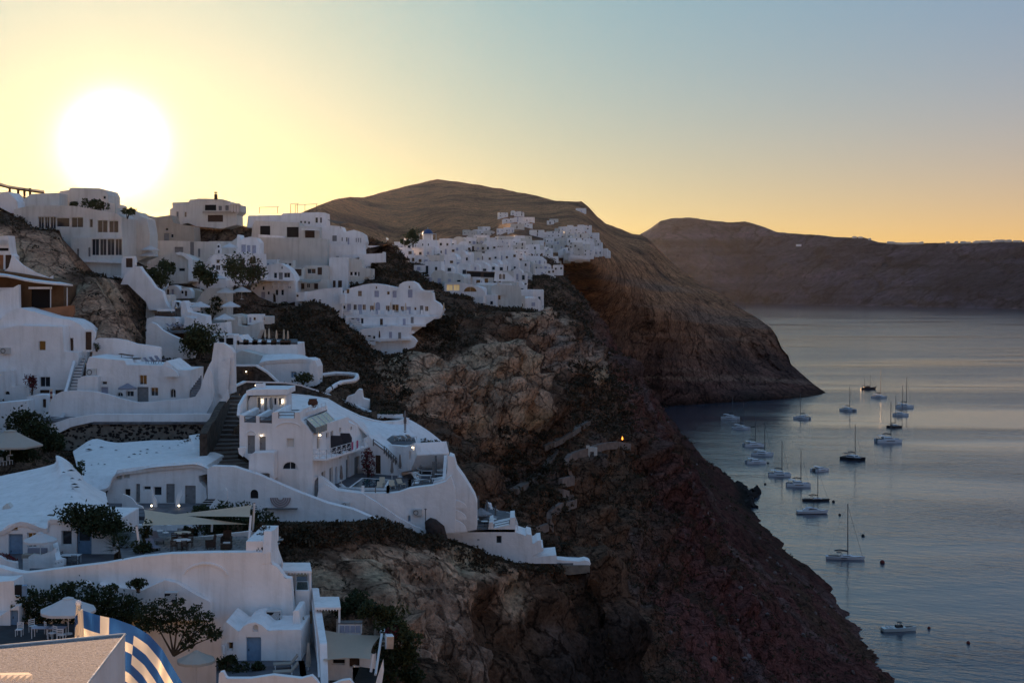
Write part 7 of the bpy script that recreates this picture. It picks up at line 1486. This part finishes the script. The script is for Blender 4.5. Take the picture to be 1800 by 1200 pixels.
# zigzag path with pale walls
def path_wall(label, pts, h, t, m, Y0=100):
    q = [gpt(a, b) for a, b in pts]; q = [p for p in q if p is not None]
    for i in range(1, len(q)):      # keep the run continuous where the sight line skims
        if abs(q[i].y - q[i - 1].y) > 45: q[i] = P(*to_px(q[i]), q[i - 1].y + math.copysign(18, q[i].y - q[i - 1].y))
    o = top('path_wall', label, 'wall', 'walls of the zigzag path', q[0]); mb = MB()
    for a, b in zip(q[:-1], q[1:]):
        d = b - a; n = Vector((-d.y, d.x, 0)).normalized() * t / 2; lo, hi = Vector((0, 0, -.7)), Vector((0, 0, h * .75))
        mb.add([a - n + lo, a + n + lo, b + n + lo, b - n + lo, a - n + hi, a + n + hi, b + n + hi, b - n + hi], [(0, 1, 5, 4), (1, 2, 6, 5), (2, 3, 7, 6), (3, 0, 4, 7), (4, 5, 6, 7)])
    part('masonry', mb, m, o); return o
pathm = mat('path_masonry', (.27, .20, .165), .95, .35, .9, .08, 2)
path_wall('pale wall of the upper path bend below the tuff cliff', [(1106, 786), (1085, 783), (1062, 785), (1045, 790), (1032, 795), (1015, 800), (1002, 805), (996, 813), (996, 824), (1002, 834), (1007, 843)], 1.3, .9, pathm)
path_wall('short pale wall across the path below the upper bend', [(985, 851), (1007, 846)], 1.6, .8, pathm)
path_wall('pale wall of the lower path loop', [(986, 868), (998, 871), (1006, 877), (1010, 885), (998, 890), (985, 892), (974, 899), (966, 908), (965, 920), (972, 929)], 1.3, 1.0, pathm)
path_wall('low pale wall running left from the lower path loop', [(962, 926), (947, 932), (930, 930), (915, 933)], 1.0, .8, pathm)
for i, pts in enumerate(([(1032, 741), (1015, 752), (1000, 762), (985, 772), (968, 780), (955, 786)], [(979, 786), (972, 800), (960, 815), (945, 835), (925, 850), (903, 862)])): path_wall(('upper', 'lower')[i] + ' faint old path wall crossing the brown slope', pts, .5, 1.6, mat('old_path', (.20, .15, .12), .95, .4, 1))
p = gpt(1039, 800) or P(1039, 800, 335); o = top('path_gate', 'small white gate block on the path bend', 'gate', None, p)
part('pier', MB().box(p + Vector((-.7, -.5, .9)), (.7, .8, 2.4)), plaster2, o); part('pier', MB().box(p + Vector((.9, -.5, .7)), (.7, .8, 2.0)), plaster2, o); part('lintel', MB().box(p + Vector((.1, -.45, 1.3)), (1.0, .6, .9)), plaster2, o)
p = gpt(1094, 779) or P(1094, 779, 345); o = top('path_lantern', 'orange glowing lantern at the path bend', 'lantern', None, p); part('stand', MB().tube([p, p + Vector((0, 0, .9))], .08, 5), blackm, o); part('flame', MB().lathe([(.001, .8), (.2, .95), (.17, 1.25), (.07, 1.6), (.001, 1.8)], p, 8), mat('orange_flame', (1.0, .32, .04), emit=1.6), o, True)
for i, (x, y0, y1) in enumerate(((1002, 805, 770), (946, 930, 862), (1010, 862, 838))):
    p = gpt(x, y0) or P(x, y0, 300); t_ = p + Vector((0, 0, (y0 - y1) / F * p.y)); o = top('utility_pole', ('slim pole behind the upper path bend', 'tall slim pole left of the lower path loop', 'short slim pole right of the short path wall')[i], 'pole', 'slim poles along the path', p); part('shaft', MB().tube([p - Vector((0, 0, 1)), t_], .12, 5), brown, o); part('cap', MB().box(t_, (.5, .2, .12)), brown, o)
# leaning dark boulder stump by the terrace
p = P(765, 935, 149); o = top('rock_outcrop', 'dark leaning rock beside the terrace wall', 'rock', None, p); mb = MB(); mb.tube([p + Vector((.2, 0, -1.5)), p + Vector((0, 0, .4)), P(757, 920, 149), P(752, 913, 149)], [1.3, 1.0, .75, .4], 8); part('boulder', mb, mat('outcrop', (.06, .04, .035), .95, .5, 1.5, .2, 2), o, True)
# ================================================================ boats at anchor
hullw = mat('white_gelcoat', (.72, .72, .74), .55, .05, 1); hulld = mat('dark_hull', (.045, .04, .045), .6); winm = mat('boat_window', (.012, .014, .018), .1, spec=.6); deckw = mat('teak_deck', (.26, .21, .17), .8, .2, 4); sailc = mat('sail_cover', (.035, .035, .05), .8); antif = mat('antifouling', (.05, .03, .05), .6); alu = mat('mast_grey', (.10, .10, .11), .4)
def hull(L, B, D, bow=.35, y=0.0, sheer=.25, n=12, trans=.85):
    """lofted hull: bow at +x, waterline at z 0"""
    st = []
    for i in range(n + 1):
        t = i / n; x = -L / 2 + L * t; w = B / 2 * (trans + (1 - trans) * min(1, t / .35)) if t < .35 else B / 2 * max(0.02, 1 - ((t - .35) / .65) ** 2.2)
        h = D * (1 + sheer * max(0, t - .3) ** 1.3); fl = .72 - .25 * max(0, t - .5)
        st.append([(x + bow * D * max(0, t - .7) / .3 * 0, y - w * fl * .55, -.35), (x, y - w * fl, .02), (x + (bow * D if i == n else bow * D * t ** 4), y - w, h), (x + (bow * D if i == n else bow * D * t ** 4), y + w, h), (x, y + w * fl, .02), (x, y + w * fl * .55, -.35)])
    vs = [v for s in st for v in s]; fs = []
    for i in range(n):
        for k in range(5): fs.append((i * 6 + k, (i + 1) * 6 + k, (i + 1) * 6 + k + 1, i * 6 + k + 1)[::-1])
    fs.append((0, 1, 2, 3, 4, 5)); fs.append(tuple(n * 6 + k for k in (5, 4, 3, 2, 1, 0)))
    return MB().add(vs, fs)
def tri_sail(mb, a, b, c): mb.add([a, b, c], [(0, 1, 2)])
def rig(o, x, base, top_, L, boom=True, fore=None, aft=None, stackm=None):
    MB().tube([(x, 0, base), (x, 0, top_)], [.22, .16], 6).build('mast', alu, o)
    sp = MB()
    for f in (.45, .72): z = base + (top_ - base) * f; sp.tube([(x - .1, -1.1, z - .1), (x, 0, z), (x - .1, 1.1, z - .1)], .04, 4)
    sp.build('spreaders', alu, o)
    if boom: MB().tube([(x - .1, 0, base + 1.3), (x - L * .36, 0, base + 1.5)], .12, 6).build('boom', alu, o); MB().tube([(x - .2, 0, base + 1.6), (x - L * .2, 0, base + 1.95), (x - L * .35, 0, base + 1.7)], [.22, .28, .15], 6).build('furled_sail', stackm or sailc, o)
    st = MB()
    if fore is not None: st.tube([(x, 0, top_ * .97), (fore, 0, base * .6)], .05, 4)
    if aft is not None: st.tube([(x, 0, top_), (aft, 0, base * .7)], .022, 3)
    for s in (-1.6, 1.6): st.tube([(x, 0, top_ * .95), (x - .3, s, base * .7)], .02, 3)
    st.build('stays', alu, o)
def catamaran(L=13.0, mast=19.0, dark=False, motor=False):
    o = thing('catamaran', 'x', 'catamaran'); B = L * .55; hm = hulld if dark else hullw
    for s in (-1, 1):
        h = hull(L, L * .15, L * .13, .1, s * B * .39, .12); h.build('hull', hm, o)
        MB().box((L * .02, s * (B * .39 + L * .0745), L * .085), (L * .34, .03, L * .022)).build('hull_window', winm, o)
    MB().box((-L * .08, 0, L * .105), (L * .62, B * .78, L * .05)).build('bridge_deck', hm, o)
    cb = MB(); z0, z1 = L * .13, L * .215
    prof = [(-L * .22, z0), (L * .24, z0), (L * .13, z1), (-L * .22, z1)]
    cb.add([(x, -B * .33, z) for x, z in prof] + [(x, B * .33, z) for x, z in prof], [(0, 1, 2, 3), (7, 6, 5, 4), (1, 5, 6, 2), (2, 6, 7, 3), (0, 3, 7, 4)]); c = cb.build('cabin', hullw, o)
    for s in (-1, 1): MB().add([(-L * .2, s * (B * .33 + .02), z0 + L * .03), (L * .18, s * (B * .33 + .02), z0 + L * .03), (L * .135, s * (B * .33 + .02), z1 - L * .018), (-L * .2, s * (B * .33 + .02), z1 - L * .018)], [(0, 1, 2, 3)]).build('window', winm, c)
    MB().add([(L * .225, -B * .28, z0 + L * .012), (L * .225, B * .28, z0 + L * .012), (L * .15, B * .28, z1 - L * .012), (L * .15, -B * .28, z1 - L * .012)], [(0, 1, 2, 3)]).build('windscreen', winm, c)
    MB().box((-L * .27, 0, z1 + L * .055), (L * .26, B * .55, L * .012)).build('bimini_top', sailc if dark else hullw, o)
    bp = MB()
    for x in (-L * .39, -L * .16):
        for y in (-B * .24, B * .24): bp.tube([(x, y, z0), (x, y, z1 + L * .055)], .03, 4)
    bp.build('bimini_frame', steel, o); MB().box((-L * .36, 0, z0 + .1), (L * .2, B * .5, .4)).build('cockpit_seats', deckw, o)
    tr = MB().add([(L * .24, -B * .33, L * .125), (L * .42, -B * .31, L * .125), (L * .42, B * .31, L * .125), (L * .24, B * .33, L * .125)], [(0, 1, 2, 3)]); tr.build('trampoline', greycanvas, o); MB().tube([(L * .43, -B * .38, L * .13), (L * .43, B * .38, L * .13)], .08, 5).build('crossbeam', alu, o)
    rl = MB()
    for s in (-1, 1): rl.tube([(-L * .45, s * B * .45, L * .13 + .7), (L * .1, s * B * .45, L * .13 + .7), (L * .47, s * B * .4, L * .15 + .6)], .02, 3)
    rl.build('guard_rail', steel, o)
    if not motor: rig(o, L * .12, z1, mast, L, True, L * .43)
    return o
def monohull(L=15.0, mast=22.0, dark=False):
    o = thing('sailboat', 'x', 'sailboat'); hull(L, L * .27, L * .075, .5, 0, .35, 14).build('hull', hulld if dark else hullw, o)
    MB().box((0, 0, L * .078), (L * .86, L * .14, .05)).build('deck', deckw, o)
    cb = MB(); z0, z1 = L * .078, L * .115; prof = [(-L * .12, z0), (L * .24, z0), (L * .16, z1 * .96), (-L * .1, z1)]; cb.add([(x, -L * .075, z) for x, z in prof] + [(x, L * .075, z) for x, z in prof], [(0, 1, 2, 3), (7, 6, 5, 4), (1, 5, 6, 2), (2, 6, 7, 3), (0, 3, 7, 4)]); c = cb.build('cabin', hullw, o)
    for s in (-1, 1): MB().box((L * .04, s * (L * .075 + .015), (z0 + z1) / 2), (L * .2, .03, L * .014)).build('window', winm, c); MB().box((-.02 * L, s * L * .131, L * .045), (L * .16, .05, L * .015)).build('hull_window', winm, o)
    MB().box((-L * .3, 0, z0 + .15), (L * .26, L * .12, .35)).build('cockpit', deckw, o); MB().lathe([(.4, 0), (.4, .06)], (-L * .36, 0, z0 + .9), 10).build('steering_wheel', steel, o)
    sp = MB(); prof = [(-L * .22, z0 + 1.4), (-L * .1, z0 + 1.45), (-L * .06, z0 + .8)]
    for s0, s1 in ((-1, 1),): sp.add([(x, -L * .08, z) for x, z in prof] + [(x, L * .08, z) for x, z in prof], [(0, 1, 4, 3), (1, 2, 5, 4)])
    sp.build('spray_hood', sailc, o); rl = MB()
    for s in (-1, 1):
        rl.tube([(-L * .48, s * L * .11, z0 + .65), (0, s * L * .13, z0 + .65), (L * .48, s * .25, z0 + .9)], .02, 3)
        for k in range(7): x = -L * .46 + L * .15 * k; rl.tube([(x, s * L * .12 * (1 if k < 5 else .6), z0), (x, s * L * .12 * (1 if k < 5 else .6), z0 + .65)], .018, 3)
    rl.build('guard_rail', steel, o); rig(o, L * .08, z1, mast, L, True, L * .47, -L * .48)
    return o
def motor_yacht(L=14.0):
    o = thing('motor_yacht', 'x', 'motor yacht'); hull(L, L * .28, L * .095, .7, 0, .55, 14).build('hull', hullw, o); MB().box((0, 0, .12), (L * .94, L * .262, .12)).build('waterline_stripe', antif, o)
    def deckhouse(name, prof, w, m, par): k = len(prof); return MB().add([(x, -w, z) for x, z in prof] + [(x, w, z) for x, z in prof], [tuple(range(k)), tuple(range(2 * k - 1, k - 1, -1))] + [(i, i + k, (i + 1) % k + k, (i + 1) % k) for i in range(k)]).build(name, m, par)
    c = deckhouse('cabin', [(-L * .28, L * .09), (L * .30, L * .115), (L * .12, L * .185), (-L * .18, L * .195), (-L * .3, L * .14)], L * .10, hullw, o)
    deckhouse('window_band', [(-L * .14, L * .13), (L * .2, L * .14), (L * .12, L * .168), (-L * .1, L * .178)], L * .1015, winm, c)
    f = deckhouse('flybridge', [(-L * .2, L * .195), (L * .1, L * .185), (L * .05, L * .225), (-L * .18, L * .215)], L * .085, hullw, o); deckhouse('fly_screen', [(L * .02, L * .223), (L * .055, L * .222), (L * .01, L * .25)], L * .08, winm, f)
    ar = MB()
    for s in (-1, 1): ar.tube([(-L * .12, s * L * .08, L * .2), (-L * .17, s * L * .08, L * .28), (-L * .17, 0, L * .285)], .07, 5)
    ar.build('radar_arch', hullw, o); MB().lathe([(.001, .2), (.25, .1), (.25, 0)], (-L * .17, 0, L * .287), 8).build('radar_dome', hullw, o); MB().box((-L * .4, 0, L * .085), (L * .16, L * .2, .08)).build('aft_deck', deckw, o); MB().box((-L * .5, 0, .25), (L * .06, L * .22, .1)).build('swim_platform', deckw, o)
    rl = MB()
    for s in (-1, 1): rl.tube([(L * .05, s * L * .125, L * .16), (L * .3, s * L * .1, L * .175), (L * .5, s * .1, L * .19)], .02, 3)
    rl.build('bow_rail', steel, o); return o
def speedboat(L=11.0):
    o = thing('motorboat', 'x', 'motorboat'); hull(L, L * .3, L * .10, .4, 0, .35, 14, .95).build('hull', mat('pale_green_hull', (.55, .62, .62), .35), o); MB().box((-.05 * L, 0, L * .095), (L * .72, L * .2, .06)).build('deck', hullw, o)
    for k in range(2): MB().box((-L * .33 + k * L * .1, 0, L * .115), (L * .07, L * .2, .25)).build('sun_pad', whitecanvas, o)
    MB().box((L * .05, 0, L * .13), (L * .12, L * .12, .7)).build('console', hulld, o); MB().add([(L * .09, -L * .09, L * .16), (L * .09, L * .09, L * .16), (L * .04, L * .08, L * .215), (L * .04, -L * .08, L * .215)], [(0, 1, 2, 3)]).build('windscreen', winm, o)
    for s in (-.6, .6): MB().box((-L * .06, s, L * .13), (.7, .7, .7)).build('seat', hulld, o)
    tt = MB()
    for s in (-1, 1): tt.tube([(-L * .02, s, L * .1), (L * .0, s * .9, L * .24), (L * .06, s * .9, L * .245)], .05, 4)
    tt.build('top_frame', alu, o); MB().box((L * .02, 0, L * .247), (L * .13, 2.0, .07)).build('hard_top', hulld, o); MB().add([(L * .2, -L * .08, L * .12), (L * .42, -L * .03, L * .13), (L * .42, L * .03, L * .13), (L * .2, L * .08, L * .12)], [(0, 1, 2, 3)]).build('bow_cushion', hulld, o); MB().box((-L * .5, 0, .3), (L * .08, L * .22, .1)).build('swim_platform', deckw, o)
    return o
def gulet(L=18.0):
    o = thing('gulet', 'x', 'two-masted boat'); hull(L, L * .27, L * .12, .6, 0, .6, 14).build('hull', hulld, o); MB().box((-L * .1, 0, L * .15), (L * .4, L * .15, L * .07)).build('deckhouse', mat('varnish', (.10, .05, .03), .5), o)
    MB().tube([(L * .5, 0, L * .19), (L * .68, 0, L * .24)], [.15, .08], 6).build('bowsprit', mat('varnish', (.10, .05, .03), .5), o); rig(o, L * .14, L * .12, L * .95, L * .8, True, L * .66); rig(o, -L * .24, L * .12, L * .78, L * .5, True, None, -L * .5); MB().box((-L * .12, 0, L * .215), (L * .34, L * .18, .08)).build('awning', sailc, o); return o
proto = {}
def place(kind, px, py, lpx, top_py, rz, label, mirror=False, group='boats at anchor in the bay'):
    Y = H * F / (py - 500); L = lpx / F * Y / max(.55, abs(math.cos(rz)))
    mast = (py - top_py) / F * Y if top_py else 0
    L0, M0 = {'cat': (13, 19), 'catd': (13, 19), 'catm': (13, 19), 'mono': (15, 22), 'monod': (15, 20), 'yacht': (14, 0), 'speed': (11, 0), 'gulet': (18, 0)}[kind]
    key = kind
    if key not in proto:
        proto[key] = {'cat': lambda: catamaran(), 'catd': lambda: catamaran(dark=True), 'catm': lambda: catamaran(motor=True), 'mono': lambda: monohull(), 'monod': lambda: monohull(dark=True), 'yacht': motor_yacht, 'speed': speedboat, 'gulet': gulet}[kind](); o = proto[key]
    else: o = copy_tree(proto[key])
    o.location = ((px - 900) / F * Y, Y, 0); o.rotation_euler = (0, 0, rz); s = L / L0; o.scale = (s, s, s)
    if M0 and mast:
        k = mast / (M0 * s)
        for ch in o.children:
            if ch.name.split('.')[0] in ('mast', 'stays', 'spreaders'): ch.scale = (1, 1, k)
    o['label'] = label; o['group'] = group; return o
pi = math.pi
place('gulet', 1526, 684, 26, 655, pi * .03, 'dark two-masted boat farthest out beside the catamarans')
place('cat', 1545, 699, 22, 650, -.5, 'white catamaran right behind the dark two-masted boat')
place('cat', 1590, 716, 27, 663, -.4, 'white catamaran at the upper right end of the anchorage with two masts in line')
place('cat', 1583, 730, 23, 677, -.45, 'white catamaran just below the rightmost catamaran')
place('catd', 1572, 751, 23, 695, .3, 'dark catamaran with red deck clutter in the right row')
place('cat', 1561, 777, 43, 706, .06, 'large white catamaran at the lower end of the right row')
place('cat', 1491, 722, 17, 678, -.9, 'small catamaran alone left of the two-masted boat')
place('cat', 1410, 736, 23, 692, pi - .6, 'white catamaran near the headland tip with tall mast')
place('cat', 1284, 736, 26, 697, -.5, 'white catamaran closest to the cliff beach with crossed yards')
place('cat', 1303, 754, 26, 706, -.5, 'white catamaran with dinghy in the shaded bay')
place('cat', 1324, 784, 34, 731, .1, 'upper white catamaran of the three off the rocks')
place('cat', 1340, 800, 34, 742, -.35, 'middle white catamaran of the three off the rocks')
place('catm', 1328, 814, 34, None, .05, 'lower mastless white catamaran of the three off the rocks')
place('cat', 1370, 836, 38, 775, -.1, 'white catamaran with red sail cover left of the centre pair')
place('cat', 1403, 854, 41, 790, -.1, 'white catamaran with long dark boom right of the centre pair')
place('catm', 1441, 827, 26, None, .55, 'mastless motor catamaran between the sailboats')
place('catd', 1499, 808, 29, 745, -.75, 'dark catamaran seen from the stern in the middle of the bay')
place('monod', 1434, 880, 46, 828, -.03, 'dark hulled sailboat behind the white motor yacht')
place('yacht', 1427, 902, 52, None, .0, 'white motor yacht with flybridge in the middle of the bay')
place('mono', 1485, 982, 64, 885, -.18, 'white sailing yacht with tall black mast nearest the red buoy')
place('speed', 1580, 1108, 60, None, .1, 'pale open motorboat nearest the camera')
dY = H * F / (750 - 500); p = Vector(((1322 - 900) / F * dY, dY, 0)); o = thing('dinghy', 'small dark dinghy behind a catamaran in the shaded bay', 'dinghy', None, p, -.4); hull(4.2, 1.7, .5, .2, 0, .2, 8, .95).build('hull', hulld, o); MB().box((-2.0, 0, .6), (.4, .4, .8)).build('outboard', blackm, o)
bred = mat('buoy_red', (.16, .025, .02), .6)
for i, (x, y, r_, m_) in enumerate(((1345, 851, .7, blackm), (1350, 814, .7, blackm), (1465, 882, .8, blackm), (1476, 905, .7, blackm), (1517, 942, .8, blackm), (1551, 989, 1.0, bred), (1633, 1104, .55, bred), (1702, 1130, .6, bred))):
    Y = H * F / (y - 500); q = Vector(((x - 900) / F * Y, Y, 0)); o = thing('mooring_buoy', ('black buoy left of the red-covered catamaran', 'black buoy by the mastless catamaran', 'black buoy off the bow of the dark sailboat', 'black buoy off the bow of the motor yacht', 'black buoy above the white sailing yacht', 'large red buoy right of the white sailing yacht', 'small red buoy right of the open motorboat', 'small red buoy near the right edge')[i], 'buoy', 'mooring buoys', q)
    MB().lathe([(.001, -.4 * r_), (.7 * r_, -.2 * r_), (r_, .25 * r_), (.75 * r_, .9 * r_), (.3 * r_, 1.2 * r_), (.001, 1.25 * r_)], n=10).build('float', m_, o, True); MB().tube([(0, 0, 1.2 * r_), (0, 0, 1.7 * r_)], .06, 5).build('ring', steel, o)
# ---------------------------------------------------------------- haze: one closed box of thin air round everything
hb = MB().box((2500, 6400, 317), (24400, 14200, 696)).build('haze', None)
tag(hb, kind='stuff'); hb.display_type = 'WIRE'
hm = bpy.data.materials.new('thin_air'); hm.use_nodes = True; ht = hm.node_tree; ht.nodes.remove(ht.nodes['Principled BSDF'])
pv = ht.nodes.new('ShaderNodeVolumePrincipled'); pv.inputs['Density'].default_value = 2.5e-6; pv.inputs['Anisotropy'].default_value = .8; pv.inputs['Color'].default_value = (.93, .94, 1, 1)
ht.links.new(pv.outputs[0], ht.nodes['Material Output'].inputs['Volume']); hb.data.materials.append(hm)
